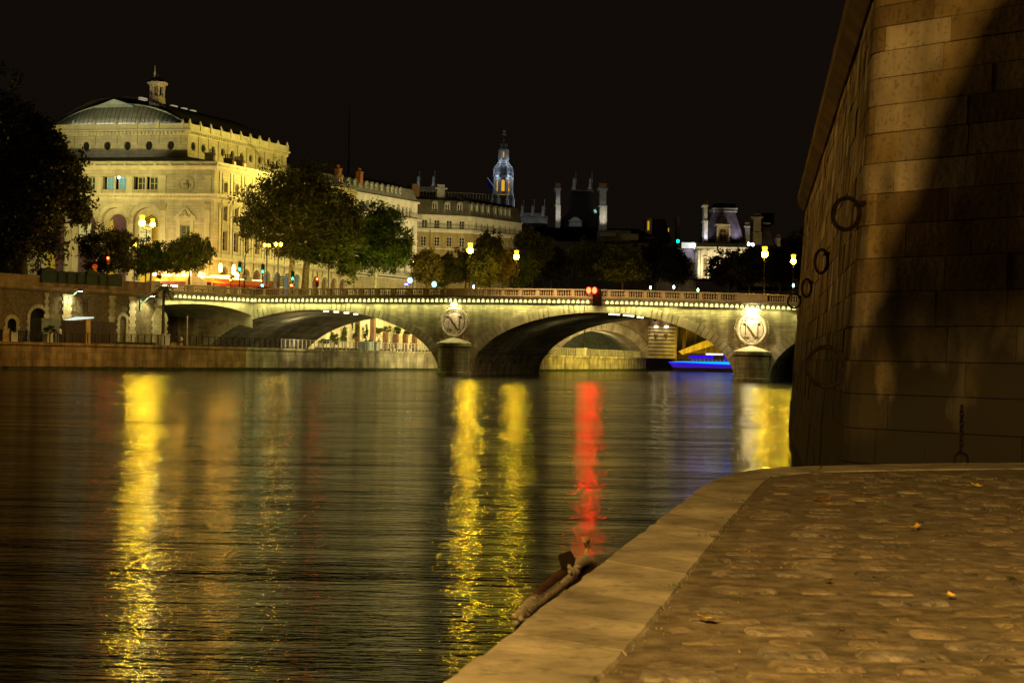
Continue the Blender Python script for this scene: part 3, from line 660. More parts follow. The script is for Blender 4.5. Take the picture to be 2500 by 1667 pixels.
# ---- cornice lights: one fitting every 0.58 m, each in its little niche
LIT = glow('cornice_bulb', (1.0, 0.95, 0.32), 1.7); HOUS = mat('light_fitting', (0.2, 0.2, 0.17), metal=.5, rough=.5)
m1 = MB(); m1.lathe((0, 0, 0), [(.205, 0), (.20, .14), (.15, .30), (.05, .40)], 8, sy=.6); fix = m1.mesh('cornice_light', LIT)
BRK = MB(); BRK.prism(LOC, [(0, 0), (.16, 0), (.16, .5), (0, .5)], -.05, .22); brk = BRK.mesh('bracket', BVO)
def lights(fr, a0, a1, zf, skip=None):
    n = int(round((a1 - a0) / .582))
    for k in range(n):
        s = a0 + (a1 - a0) * (k + .5) / n
        if skip and skip[0] < s < skip[1]: continue
        piece('cornice_light', fix, bridge, fr.P(s, .33, zf(s) - CB + .16), fr.ang, scale=(1, 1, .95 + random.uniform(-.12, .12)))
        if fr is BR and s < 48: piece('bracket', brk, bridge, fr.P(s + .21, .30, zf(s) - CB + .18), fr.ang)
T_SIG = BR.S(1462)
lights(BR, -26.4, 47, zc_, (T_SIG - 1.0, T_SIG + .9)); lights(FL, FL.S(418), FL.len, zfl)
for a0, a1 in [(-26, -14), (-14, -2), (-2, 8), (8, T_SIG - .9), (T_SIG + .9, 27), (27, 40), (40, 60)]:
    c = (a0 + a1) / 2; p = BR.P(c, .46, zc_(c) - CB + .03)
    o = lamp('AREA', 'cornice_wash', p, 33 * (a1 - a0) * PW_BR, (1.0, .98, 0.34), size=a1 - a0, size_y=.12); o.rotation_euler = (math.radians(-10), 0, BR.ang)
p = FL.P(FL.len / 2, .50, zfl(6) - CB + .03); o = lamp('AREA', 'cornice_wash', p, 32 * 12 * PW_BR, (1, .98, 0.34), size=11, size_y=.12); o.rotation_euler = (math.radians(-10), 0, FL.ang)
# ---- piers with cutwater, cap, wreath and letter
WRS = mat('carved_stone', (0.50, 0.42, 0.29), var=0.3, scale=6, bump=0.5, bscale=20, stain=.2)
def river_pier(tc):
    zb = zc_(tc) - 10.36
    n = 12; R_ = 1.95
    def ringp(r, z, k): a = PI * k / n; return BR.P(tc - r * math.cos(a), r * .95 * math.sin(a) + .02, z)
    lv = [(2.15, -2), (2.15, .28), (R_, .36)] + [(R_, .36 + .52 * i) for i in range(1, 6)] + [(R_, 3.2 + zb), (R_ + .16, 3.38 + zb), (R_ + .22, 3.42 + zb), (R_ + .22, 3.78 + zb), (R_ + .12, 3.84 + zb)]
    mb = MB(); vs = [ringp(r, z, k) for r, z in lv for k in range(n + 1)]; w = n + 1
    mb.add(vs, [(i * w + k, i * w + k + 1, (i + 1) * w + k + 1, (i + 1) * w + k) for i in range(len(lv) - 1) for k in range(n)])
    ob('cutwater', mb, mat('cutwater_stone', (0.27, 0.25, 0.16), var=0.3, scale=1.2, bump=0.4, stain=.5), bridge)
    mb = MB()
    for i in range(1, 6):
        for k in range(n): mb.add([ringp(R_ + .004, .36 + .52 * i - .02, k), ringp(R_ + .004, .36 + .52 * i - .02, k + 1), ringp(R_ + .004, .36 + .52 * i + .02, k + 1), ringp(R_ + .004, .36 + .52 * i + .02, k)], [(0, 1, 2, 3)])
    ob('bed_joints', mb, GROUT, bridge)
    mb = MB(); top = BR.P(tc, .25, 4.55 + zb); vs = [ringp(R_ + .12, 3.84 + zb, k) for k in range(n + 1)] + [ringp(.5, 4.42 + zb, k) for k in range(n + 1)] + [top]
    mb.add(vs, [(k, k + 1, w + k + 1, w + k) for k in range(n)] + [(w + k, w + k + 1, 2 * w) for k in range(n)]); ob('pier_cap', mb, BVO, bridge)
    # medallion
    zc0 = 6.28 + zb; mb = MB(); mb.prism(BR, [(tc + 1.55 * math.cos(2 * PI * k / 40), zc0 + 1.62 * math.sin(2 * PI * k / 40)) for k in range(40)], .0, .22); ob('disc', mb, WRS, bridge)
    mb = MB(); r_ = random.Random(3)
    base = [(tc + 1.60 * math.cos(2 * PI * k / 48), zc0 + 1.66 * math.sin(2 * PI * k / 48)) for k in range(49)]
    mb.tube([BR.P(s, .24, z) for s, z in base], .21, 7, cap=False)
    for side in (-1, 1):                        # overlapping laurel leaves climbing both sides
        for k in range(46):
            a = -PI / 2 + side * (0.12 + (PI - .16) * k / 46)
            for j, (rad, tw) in enumerate(((1.34, -.5), (1.52, -.15), (1.68, .2), (1.84, .55))):
                ss, zz_ = tc + rad * math.cos(a), zc0 + rad * 1.04 * math.sin(a); d = .36 - abs(j - 1.5) * .07 + r_.uniform(-.03, .04)
                ta = a + side * (PI / 2 - tw * 1.0 + r_.uniform(-.25, .25)); L_ = .27; wd = .075
                ux, uz = math.cos(ta), math.sin(ta); tip = (ss + ux * L_, zz_ + uz * L_)
                mb.add([BR.P(ss, d, zz_), BR.P(ss + ux * L_ * .5 - uz * wd, d + .02, zz_ + uz * L_ * .5 + ux * wd), BR.P(tip[0], d + .07, tip[1]), BR.P(ss + ux * L_ * .5 + uz * wd, d + .02, zz_ + uz * L_ * .5 - ux * wd), BR.P(ss + ux * L_ * .55, d + .09, zz_ + uz * L_ * .55)], [(0, 1, 4), (1, 2, 4), (2, 3, 4), (3, 0, 4)])
    ob('laurel_wreath', mb, WRS, bridge)
    mb = MB()
    for sg in (-1, 1):                          # crossed stems, ribbons and flags at the foot
        mb.tube([BR.P(tc - sg * .55, .30, zc0 - 1.25), BR.P(tc, .38, zc0 - 1.72), BR.P(tc + sg * .8, .30, zc0 - 2.25), BR.P(tc + sg * 1.5, .22, zc0 - 2.45)], [.07, .09, .08, .04], 6)
        mb.prism(BR, [(tc + sg * .9, zc0 - 2.45), (tc + sg * 1.9, zc0 - 2.5), (tc + sg * 1.75, zc0 - 2.2), (tc + sg * 1.95, zc0 - 1.9), (tc + sg * 1.3, zc0 - 2.1)], 0, .14)
        mb.prism(BR, [(tc + sg * .1, zc0 - 1.75), (tc + sg * 1.1, zc0 - 2.15), (tc + sg * 1.25, zc0 - 1.75), (tc + sg * .55, zc0 - 1.5)], 0, .20)
    ob('ribbon_knot', mb, WRS, bridge)
    mb = MB(); h = .80; w_ = .62                # the letter N
    mb.prism(BR, [(tc - w_ - .02, zc0 - h), (tc - w_ + .06, zc0 - h), (tc - w_ + .06, zc0 + h), (tc - w_ - .02, zc0 + h)], .2, .36)
    mb.prism(BR, [(tc + w_ - .10, zc0 - h), (tc + w_ + .02, zc0 - h), (tc + w_ + .02, zc0 + h), (tc + w_ - .10, zc0 + h)], .2, .365)
    mb.prism(BR, [(tc - w_ - .02, zc0 + h), (tc + w_ - .16, zc0 - h), (tc + w_ + .02, zc0 - h), (tc - w_ + .22, zc0 + h)], .2, .37)
    mb.box(BR, tc - w_ - .24, tc - w_ + .30, .2, .375, zc0 - h - .02, zc0 - h + .09); mb.box(BR, tc - w_ - .26, tc - w_ + .06, .2, .375, zc0 + h - .07, zc0 + h + .02); mb.box(BR, tc + w_ - .28, tc + w_ + .24, .2, .378, zc0 + h - .07, zc0 + h + .02)
    ob('letter_n', mb, WRS, bridge)
    return zc0
for k, tc in enumerate(piers_t):
    z0 = river_pier(tc); pw = (480, 2100)[k] * PW_BR
    mb = MB(); mb.box(BR, tc - .35 - .15 * k, tc + .35 + .15 * k, .34, .62, z0 + 2.02 - .12 * k, z0 + 2.22); ob('medallion_light', mb, glow('medallion_bulb_%s' % 'ab'[k], (1, .93, .60), (9, 60)[k]), bridge)
    lamp('SPOT', 'medallion_spot', BR.P(tc + (.1 if k else 0), 1.15, z0 + 2.25), pw, (1.0, .86, .48), BR.P(tc, .1, z0 - .2), size=.12, spot=105, blend=.7)
# mooring rings low on the piers' inner faces
mb = MB()
for c in cents[1:]:
    for dd in (2.5, 7, 12, 17):
        for sg, a in ((-1, PI - .22), (1, .22)):
            s, z = c + (A_ - .12) * math.cos(a), B_ * math.sin(a) + .1; mb.tube([BR.P(s + .0, -dd + .22 * math.cos(q), z - .2 + .22 * math.sin(q)) for q in [2 * PI * j / 10 for j in range(11)]], .035, 4, cap=False)
ob('pier_rings', mb, IRON, bridge)
# light strips under the crowns
STR = glow('strip_light', (1, .95, .6), 5)
def strip(px0, px1, py, dd):
    s0, s1 = BR.S(px0, py), BR.S(px1, py); s = (s0 + s1) / 2
    for c in cents:
        if abs(s - c) < A_: z = arcz(c, s) - .10
    mb = MB(); mb.box(BR, s0, s1, -dd - .1, -dd + .1, z - .12, z + .02); ob('soffit_light', mb, STR, bridge)
for a, b in ((1485, 1493), (1495, 1503), (1504, 1511), (1520, 1528), (1530, 1537), (1539, 1546), (1554, 1561), (1563, 1569)): strip(a, b, 765, .35)
for a, b in ((781, 792), (806, 817), (831, 842), (855, 864)): strip(a, b, 762, 1.2)
for k, (s, dd, p) in enumerate(((-22, 5, 300), (-16, 14, 300), (-12, 24, 420), (16, 27, 90), (11, 10, 60))):
    lamp('POINT', 'soffit_lamp', BR.P(s, -dd, 4.2), 1.5 * p * PW_BR, (1, .84, .38), size=.25)
lamp('POINT', 'soffit_lamp', BR.P(-25, -10, 5.6), 260 * PW_BR, (1, .9, .5), size=.25)
# ---- river signal: black panel with two red lamps at the crown
sig = thing('river_signal', 'black river traffic signal with two red lamps on the bridge crown', 'signal light', BR.P(T_SIG, .8, 9.0))
mb = MB(); zz = zc_(T_SIG); mb.box(BR, T_SIG - .62, T_SIG + .42, .76, .92, zz - 1.95, zz - .25); mb.box(BR, T_SIG - 1.5, T_SIG + .3, .76, .95, zz - .55, zz + .12); ob('panel', mb, mat('black_panel', (0.004, .004, .004), rough=.8), sig)
RED = glow('red_lamp', (1.0, 0.02, 0.006), 34, True)
for px in (1443, 1457):
    s = BR.S(px, 710); mb = MB(); mb.ball(BR.P(s, 1.12, ZZ(px, 709, BR.P(s, 1.1, 0).y)), .27, 10, 6, sz=1.35); ob('red_lamp', mb, RED, sig)
    lamp('SPOT', 'red_light', BR.P(s, 1.30, zz - .2), 260 * PW_RED, (1, .004, .002), BR.P(s - 6, 40, 2), size=.35, spot=110, blend=.4, glossy=True)
# ---- double-headed lamps of the bridge
POLE = mat('dark_bronze_pole', (0.05, 0.038, 0.025), rough=.5, metal=.6); GLOBE = glow('lamp_globe', (1.0, 0.60, 0.008), 175, True)
def globe_lamp(name, lab, px, py, Y, foot_z=9.0, group='tall globe lamps on the bridge', power=1.0, heads=((0, 0, 1.0),)):
    p = W(px, py, Y); base = Vector((XX(px, Y, 700), Y, foot_z)); base.x = p.x
    t = thing(name, lab, 'street lamp', base, group=group); mb = MB()
    mb.lathe(base, [(.22, 0), (.2, .5), (.12, .6), (.10, 1.2), (.085, 1.3), (.055, p.z - foot_z - .9), (.09, p.z - foot_z - .85), (.04, p.z - foot_z - .6)], 8); ob('pole', mb, POLE, t, smooth=True)
    for dx, dz, sc in heads:
        c = p + Vector((dx, 0, dz)); mb = MB(); mb.ball(c, .36 * sc, 12, 8, sz=1.1); ob('globe', mb, GLOBE, t, smooth=True)
        mb = MB(); mb.lathe(c + Vector((0, 0, .38 * sc)), [(.12 * sc, 0), (.27 * sc, .10), (.31 * sc, .42 * sc), (.31 * sc, .48 * sc), (.1, .52 * sc)], 10); ob('crown_glass', mb, glow('crown_glass', (1, .58, .04), 2.4), t)
        mb = MB(); mb.lathe(c + Vector((0, 0, -.50 * sc)), [(.05, -.1), (.12, 0), (.10, .12)], 8); ob('collar', mb, POLE, t)
        if dx: mb = MB(); mb.tube([Vector((base.x, Y, p.z - .9)), Vector((base.x + dx * .6, Y, c.z - .75)), Vector((c.x, Y, c.z - .5))], .04, 6); ob('arm', mb, POLE, t)
        lamp('POINT', 'globe_light', c + Vector((0, -.05, 0)), 900 * power * PW_GLOBE * sc, (1, .60, .02), size=.40 * sc, glossy=True)
    return t
globe_lamp('bridge_lamp', 'bright globe lamp standing over the first medallion pier', 1148, 611, 196.5)
globe_lamp('bridge_lamp', 'smaller globe lamp to the right of the blue-lit clock tower, on the far pavement', 1261, 627, 224, power=.75)
globe_lamp('bridge_lamp', 'bright globe lamp standing over the second medallion pier', 1867, 621, 186.5)
globe_lamp('bridge_lamp', 'last globe lamp before the great stone pier, with a green sign on its pole', 1937, 638, 212, power=.8)
globe_lamp('candelabra_lamp', 'two-headed candelabra lamp at the left end of the bridge before the theatre arches', 358, 545, 201, foot_z=9.2, group='candelabra lamps', power=1.0, heads=((-.55, 0, 1.1), (.75, -.15, .82)))
# ================================================================= second bridge seen through the arches
NB = Fr((W(1340, 870, 322).x, 322), (W(1950, 870, 330).x, 330))
nb = thing('far_stone_bridge', 'second stone bridge behind the first with a banded lit pier and golden metal span', 'bridge', NB.P(20, 0, 0))
NST = mat('far_bridge_stone', (0.44, 0.36, 0.23), var=.25, scale=.8, bump=.3, stain=.3)
sc_ = NB.S(1467); sA = NB.S(1580) - sc_; BB = NB.Z(1467, 806)
mb = MB(); top = NB.Z(1500, 745)
pts = [(sc_ + sA * math.cos(PI * k / 40), BB * math.sin(PI * k / 40)) for k in range(41)]
for (a, za), (b, zb) in zip(pts, pts[1:]):
    mb.add([NB.P(a, 0, za), NB.P(b, 0, zb), NB.P(b, 0, top), NB.P(a, 0, top)], [(0, 1, 2, 3)]); mb.add([NB.P(a, 0, za), NB.P(b, 0, zb), NB.P(b, -18, zb), NB.P(a, -18, za)], [(0, 1, 2, 3)])
mb.add([NB.P(sc_ + sA, 0, -2), NB.P(NB.S(1652), 0, -2), NB.P(NB.S(1652), 0, top), NB.P(sc_ + sA, 0, top)], [(0, 1, 2, 3)])
ob('masonry', mb, mat('far_bridge_wall', (0.34, 0.24, 0.15), var=.3, scale=.8, bump=.3, brick=(1.2, .45, NB.ang)), nb)
vouss(NB, nb, sc_, sA, BB, 1.7, 56, NST, lambda s: 99, proud=.14, gap=.05)
a0, a1 = NB.S(1581), NB.S(1645); z = 0.0; k = 0
while z < NB.Z(1600, 798):
    mb = MB(); mb.box(NB, a0 - .0, a1, -1, .95, z + .10, z + .62); ob('band_stone', mb, NST, nb, bevel=.07); z += .74; k += 1
mb = MB(); mb.box(NB, a0 + .1, a1 - .1, -1, .8, -2, NB.Z(1600, 790)); mb.box(NB, a0 - .1, a1 + .1, -1, 1.2, NB.Z(1600, 797), NB.Z(1600, 793)); mb.box(NB, a0, a1, -1, 1.0, NB.Z(1600, 793), NB.Z(1600, 770)); ob('pier_core', mb, mat('far_joint', (.10, .07, .04)), nb)
for px in (1597, 1622):
    s = NB.S(px); zq = NB.Z(px, 815); mb = MB(); mb.lathe(NB.P(s, 1.0, zq - 1.1), [(.05, 0), (.25, .35), (.42, .9), (.38, 1.1), (.2, 1.2)], 7, sy=.7); ob('carved_bracket', mb, mat('dark_carving', (.12, .09, .05)), nb)
    mb = MB(); mb.box(NB, s - .25, s + .25, 1.0, 1.4, NB.Z(px, 799), NB.Z(px, 796)); ob('pier_light', mb, glow('pier_bulb', (1, .9, .6), 20), nb)
    lamp('SPOT', 'pier_wash', NB.P(s, 1.9, NB.Z(px, 800)), 130 * PW_NB, (1, .82, .45), NB.P(s, .6, 0), size=.2, spot=100, blend=.8)
    lamp('POINT', 'pier_wash', NB.P(s, 1.6, NB.Z(px, 790)), 22 * PW_NB, (1, .82, .5), size=.2)
mb = MB()
for px in (1587, 1630): mb.tube([NB.P(NB.S(px) + .5 * math.cos(q), 1.02, 1.6 + .62 * math.sin(q)) for q in [2 * PI * j / 14 for j in range(15)]], .08, 5, cap=False)
ob('iron_rings', mb, IRON, nb)
# steel span: ribs, lattice uprights; the golden light is put into its colour
STE = mat('gold_toned_steel', (0.36, 0.26, 0.06), var=.4, scale=.6, rough=.6, bump=.5, bscale=2, bdist=.1, stretch=(3, 3, .4))
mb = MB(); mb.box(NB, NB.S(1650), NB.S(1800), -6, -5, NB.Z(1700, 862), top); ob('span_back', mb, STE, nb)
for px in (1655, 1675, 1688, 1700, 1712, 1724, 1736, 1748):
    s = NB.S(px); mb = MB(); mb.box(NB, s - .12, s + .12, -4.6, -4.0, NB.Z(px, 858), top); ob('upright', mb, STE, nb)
mb = MB(); s = NB.S(1671); mb.box(NB, s - .35, s + .35, -1.2, -.6, NB.Z(1671, 860), top); ob('column', mb, mat('dark_steel', (.06, .04, .02)), nb)
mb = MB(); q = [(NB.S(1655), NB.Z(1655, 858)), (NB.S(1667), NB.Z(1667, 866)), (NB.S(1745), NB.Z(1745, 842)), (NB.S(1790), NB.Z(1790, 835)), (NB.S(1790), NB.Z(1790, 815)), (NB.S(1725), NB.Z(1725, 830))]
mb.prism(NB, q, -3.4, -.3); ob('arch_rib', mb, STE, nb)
mb = MB(); mb.box(NB, NB.S(1650), NB.S(1830), -8, -7, -1, NB.Z(1700, 862)); ob('far_abutment', mb, mat('far_dark_stone', (.12, .08, .04)), nb)
lamp('AREA', 'gold_flood', NB.P(NB.S(1700), 4, NB.Z(1700, 868)), 360 * PW_NB, (1, .72, .06), NB.P(NB.S(1700), -5, NB.Z(1700, 800)), size=9, size_y=1)
lamp('AREA', 'arch_flood', NB.P(sc_ - 2, 6.0, 3.2), 600 * PW_NB, (1, .82, .35), NB.P(sc_, -1, BB + 1), size=8, size_y=1)
lamp('POINT', 'barrel_lamp', NB.P(sc_ + 1.5, -10, BB - 2.0), 420 * PW_NB, (.9, 1, .5), size=.5)
mb = MB(); mb.box(NB, sc_ - sA - 6, sc_ + sA + 3, -36, -35, -2, 13); ob('far_quay_wall', mb, mat('far_wall', (.3, .3, .2), brick=(1.5, .5, NB.ang)), label='pale green-lit quay wall seen through the far stone arch', cat='wall')
# ================================================================= LEFT BANK: lower quay, walls, rails
qpts = [(-60, 167), (0, 172), (340, 186), (600, 200), (1051, 235), (1325, 250), (1577, 301), (1700, 345)]
qe = [Vector((XX(px, Y, 870), Y, 0)) for px, Y in qpts]
def qz(Y): return 3.0 - (Y - 172) * .0048
LQ = mat('lower_quay_stone', (0.27, 0.18, 0.085), var=.35, scale=.7, bump=.4, bscale=5, bdist=.03, stain=.45, rough=.8); LQG = mat('mossy_waterline', (0.05, 0.06, 0.02), var=.5, scale=2, bump=.5)
LQ2 = mat('lower_quay_pale_stone', (0.36, 0.31, 0.19), var=.35, scale=.7, bump=.4, bscale=5, bdist=.03, stain=.5, rough=.8)
lq = thing('lower_quay', None, None, qe[2], kind='structure')
mb = MB(); mb.add([(q.x, q.y, qz(q.y) - .02) for q in qe] + [(20, 420, 2.2), (-30, 300, 2.6), (-60, 260, 2.7), (-110, 150, 3.0)], [tuple(range(len(qe) + 4))]); ob('paving', mb, mat('quay_paving', (.2, .18, .13), bump=.3), lq)
for i, (a, b) in enumerate(zip(qe, qe[1:])):
    fr = Fr(a, b); m = LQ if i < 3 else LQ2; n = max(1, int(fr.len / 1.9)); w = fr.len / n
    mb = MB(); mb.add([fr.P(0, -.06, -2), fr.P(fr.len, -.06, -2), fr.P(fr.len, -.06, qz(b.y) - .1), fr.P(0, -.06, qz(a.y) - .1)], [(0, 1, 2, 3)]); ob('backing', mb, GROUT, lq)
    mb = MB()
    for k in range(n * 3): s = fr.len * k / (n * 3); mb.box(fr, s, s + fr.len / (n * 3), -.05, .05 + random.uniform(-.02, .03), -.4, random.uniform(.18, .42))
    ob('mossy_footing', mb, LQG, lq, kind='stuff')
    if i > 5: continue
    for k in range(n):
        zq_ = qz(a.y + (b.y - a.y) * (k + .5) / n); fr_ = fr; s0, s1 = k * w + .02, (k + 1) * w - .02
        mb = MB(); mb.box(fr, s0, s1, -.4, .12 + random.uniform(0, .03), zq_ - .32, zq_); ob('coping_slab', mb, m, lq)
        off = 0
        for z0, z1 in ((.36, 1.15), (1.17, 1.88), (1.90, zq_ - .34)):
            mb = MB(); mb.box(fr, s0 + (.5 * w if off else 0) - (.5 * w if off and k == 0 else 0), s1 + (.5 * w if off and k < n - 1 else 0), -.05, random.uniform(-.012, .02), z0, z1); ob('quay_stone', mb, m, lq); off ^= 1
# railing along the quay edge
RAIL = mat('dark_rail', (.045, .03, .022), rough=.5, metal=.4); RAILW = mat('pale_rail', (.45, .42, .36), rough=.5)
def railing(px0, px1, m, lab, step=1.0, white=False):
    t = None
    for a, b in zip(qe, qe[1:]):
        fr = Fr(a, b); fr.o = fr.o + fr.n * -.25; s0, s1 = max(0, fr.S(px0)), min(fr.len, fr.S(px1))
        if s1 - s0 < .3: continue
        if t is None: t = thing('quay_railing', lab, 'railing', fr.P(s0, 0, qz(a.y)))
        n = max(1, int(round((s1 - s0) / step))); rails = MB()
        for k in range(n + 1):
            s = s0 + (s1 - s0) * k / n; z = qz(fr.P(s, 0, 0).y); mb = MB(); mb.box(fr, s - .05, s + .05, -.04, .04, z, z + 1.12); ob('post', mb, m, t)
        for h in (.25, .45, .65, .85, 1.10):
            za, zb = qz(fr.P(s0, 0, 0).y) + h, qz(fr.P(s1, 0, 0).y) + h; r = .035 if h > 1 else .014; rails.tube([fr.P(s0, 0, za), fr.P(s1, 0, zb)], r, 4)
        ob('rails', rails, m, t)
railing(5, 684, RAIL, 'dark post and wire railing on the lower quay left of the first arch', 1.0)
railing(686, 1045, RAILW, 'pale metal railing on the lower quay under the first arch', .85)
railing(1345, 1576, RAILW, 'grey railing on the quay seen through the middle arch', .85)
# ---- upper quay wall, left of the bridge
U0 = Vector((XX(-40, 179), 179, 0)); U1 = Vector((XX(384, 197), 197, 0)); UW = Fr(U0, U1)
UWM = mat('rubble_wall', (0.20, 0.155, 0.08), var=.35, scale=3, bump=.8, bscale=10, bdist=.04, brick=(.42, .17, UW.ang), stain=.3)
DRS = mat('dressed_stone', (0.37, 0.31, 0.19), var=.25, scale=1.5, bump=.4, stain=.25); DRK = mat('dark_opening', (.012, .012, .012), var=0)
uw = thing('upper_quay_wall', 'tall rubble quay wall with parapet, buttresses and blocked openings under the street at left', 'wall', UW.P(10, 0, 3))
s = UW.S; top_z = 8.9
holes = [('a', s(27), 3.0, UW.Z(27, 777), 1.1), ('a', s(91), 3.0, UW.Z(91, 752), 2.1)]
mb = MB(); wall(mb, UW, 0, UW.len, 2.6, top_z, holes, t=.5); ob('rubble', mb, UWM, uw)
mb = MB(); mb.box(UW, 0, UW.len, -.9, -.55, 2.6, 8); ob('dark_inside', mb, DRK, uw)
mb = MB(); sweep(mb, [(8.75, -.2), (8.75, .25), (9.0, .5), (9.25, .5), (9.3, .15), (10.25, .12), (10.27, .25), (10.45, .25), (10.47, -.35), (8.75, -.35)], [UW.len * k / 12 for k in range(13)], lambda a: 0.08 - .16 * a / UW.len, UW); ob('parapet', mb, mat('parapet_buff', (.26, .18, .09), bump=.3, stain=.3), uw)
mb = MB(); mb.box(UW, s(362), s(384), -.5, .35, 8.9, 10.6); ob('end_pillar', mb, BAL, uw)
for px, w_ in ((110, .3), (160, 1.0), (270, .7), (320, .75), (384, .9)):
    mb = MB(); z = 3.0
    while z < 8.6:
        e = .15 if int((z - 3) / .4) % 2 else 0; mb.box(UW, s(px) - w_ / 2 - e, s(px) + w_ / 2 + e, 0, .14, z + .01, min(8.7, z + .39)); z += .4
    ob('quoin_buttress', mb, DRS, uw)
for px, top_, w_ in ((27, 777, 1.1), (91, 752, 2.1), (388, 765, 1.5), (298, 772, .9)):
    zt_ = UW.Z(px, top_); c = s(px); mb = MB(); z = 3.0
    while z < zt_ - w_ / 2:
        e = .16 if int((z - 3) / .35) % 2 else .0
        for sg in (-1, 1): x0, x1 = sorted((c + sg * w_ / 2, c + sg * (w_ / 2 + .3 + e))); mb.box(UW, x0, x1, 0, .10, z + .01, z + .34)
        z += .35
    for k in range(9):
        a, b = PI * k / 9 + .02, PI * (k + 1) / 9 - .02; r0, r1 = w_ / 2, w_ / 2 + .42; zz = zt_ - w_ / 2
        mb.prism(UW, [(c + r0 * math.cos(a), zz + r0 * math.sin(a)), (c + r1 * math.cos(a), zz + r1 * math.sin(a)), (c + r1 * math.cos(b), zz + r1 * math.sin(b)), (c + r0 * math.cos(b), zz + r0 * math.sin(b))], 0, .11)
    ob('arched_surround', mb, DRS, uw)
for px in (124, 145, 178, 204): # iron grilles on the wall
    mb = MB(); c = s(px); z0, z1 = UW.Z(px, 768), UW.Z(px, 730)
    for k in range(4): mb.tube([UW.P(c - .3 + .2 * k, .16, z0), UW.P(c - .3 + .2 * k, .16, z1)], .022, 4)
    mb.box(UW, c - .36, c + .36, .14, .18, z1 - .45, z1 - .40); ob('iron_grille', mb, RAIL, uw)
# street behind, with the ground under everything
mb = MB(); gz = 9.35
gp = [UW.P(-60, -.3, 0), UW.P(UW.len, -.3, 0), BR.P(-34, -2, 0), BR.P(-34, -BD, 0), Vector((-31, 262, 0)), Vector((-14, 304, 0)), Vector((0, 352, 0)), Vector((30, 460, 0)), Vector((120, 560, 0)), Vector((300, 700, 0)), Vector((300, 1200, 0)), Vector((-500, 1200, 0)), Vector((-500, 120, 0))]
mb.add([(p.x, p.y, gz) for p in gp], [tuple(range(len(gp)))]); ob('street', mb, MATS['asphalt'], kind='structure')
# upper quay wall beyond the bridge (seen through the arch)
V0 = Vector((-38.2, 232, 0)); V1 = Vector((XX(1065, 300), 300, 0)); VW = Fr(V0, V1); VM = mat('lit_quay_wall', (.50, .43, .26), var=.25, scale=1.2, bump=.4, brick=(1.3, .42, VW.ang), stain=.3)
vw = thing('planted_quay_wall', 'bright cream quay wall with buttresses and climbing plants seen through the first arch', 'wall', VW.P(30, 0, 2.6))
mb = MB(); wall(mb, VW, 0, VW.len + 30, 2.2, 9.4); ob('ashlar', mb, VM, vw)
for px in (868, 905, 936, 961, 985, 1007):
    c = VW.S(px); mb = MB(); h = 9.2 if px in (868, 905) else VW.Z(px, {936: 812, 961: 815, 985: 815, 1007: 818}[px]); w_ = .22 if px == 868 else .42
    mb.box(VW, c - w_, c + w_, 0, .7, 2.4, h); ob('buttress', mb, mat('brown_buttress', (.13, .07, .04)), vw)
lamp('AREA', 'wall_flood', VW.P(VW.S(900), 5, 9.0), 1900 * PW_VW, (1, .86, .38), VW.P(VW.S(900), 0, 4), size=12, size_y=1)
lamp('AREA', 'wall_flood', VW.P(VW.S(1000), 5, 9.0), 1700 * PW_VW, (1, .84, .30), VW.P(VW.S(1000), 0, 4), size=12, size_y=1)
lamp('AREA', 'wall_flood', VW.P(VW.S(800), 6, 8.0), 900 * PW_VW, (1, .86, .40), VW.P(VW.S(800), 0, 4), size=8, size_y=1)
# yellow light on the quay wall under the middle arch, greenish on the first
fr = Fr(qe[5], qe[6]); lamp('AREA', 'quay_flood', fr.P(fr.len * .42, 6, 6), 3000 * PW_NB, (1, .76, .14), fr.P(fr.len * .42, 0, 1), size=38, size_y=1)
fr = Fr(qe[4], qe[5]); lamp('AREA', 'quay_flood', fr.P(-4, 7, 5.5), 700 * PW_NB, (1, .86, .38), fr.P(-5, 0, 1), size=7, size_y=1)
fr = Fr(qe[2], qe[3]); lamp('AREA', 'quay_glow', fr.P(4, 14, 14), 1000 * PW_VW, (1, .72, .25), fr.P(4, 0, 1), size=10, size_y=3)
fr = Fr(qe[1], qe[2]); lamp('AREA', 'quay_glow', fr.P(4, 14, 14), 950 * PW_VW, (1, .58, .13), fr.P(6, 0, 1), size=10, size_y=3)
fr = Fr(qe[0], qe[1]); lamp('AREA', 'quay_glow', fr.P(7, 14, 12), 400 * PW_VW, (1, .55, .12), fr.P(7, 0, 1), size=10, size_y=3)
# wall lamps on brackets
def bracket_lamp(px, py, lab, power):
    c = s(px); z = UW.Z(px, py); t = thing('wall_lamp', lab, 'wall lamp', UW.P(c, 0, z), group='lamps bracketed from the quay wall'); hx = c + 1.05
    mb = MB(); mb.tube([UW.P(c, .1, z - .9), UW.P(c, .3, z - .3), UW.P(hx - .3, 1.2, z + .75)], .035, 5); mb.tube([UW.P(c, .1, z + .1), UW.P(hx - .3, 1.2, z + .7)], .025, 5); mb.box(UW, c - .08, c + .08, 0, .15, z - 1.1, z + .3); ob('bracket', mb, mat('lamp_green', (.12, .2, .16)), t)
    mb = MB(); mb.lathe(UW.P(hx - .2, 1.3, z + .62), [(.30, 0), (.26, .12), (.08, .25)], 8); ob('hood', mb, RAIL, t)
    mb = MB(); mb.lathe(UW.P(hx - .2, 1.3, z + .54), [(.16, 0), (.24, .06)], 8); ob('bulb', mb, glow('wall_bulb', (.9, 1, .75), 25), t)
    lamp('SPOT', 'wall_light', UW.P(hx - .45, 1.3, z + .5), power * PW_UW, (1, .95, .5), UW.P(c - .3, 0, z - 3), size=.12, spot=115, blend=.8)
bracket_lamp(162, 723, 'small lamp on a green bracket lighting the rubble wall left of the white canopy', 260)
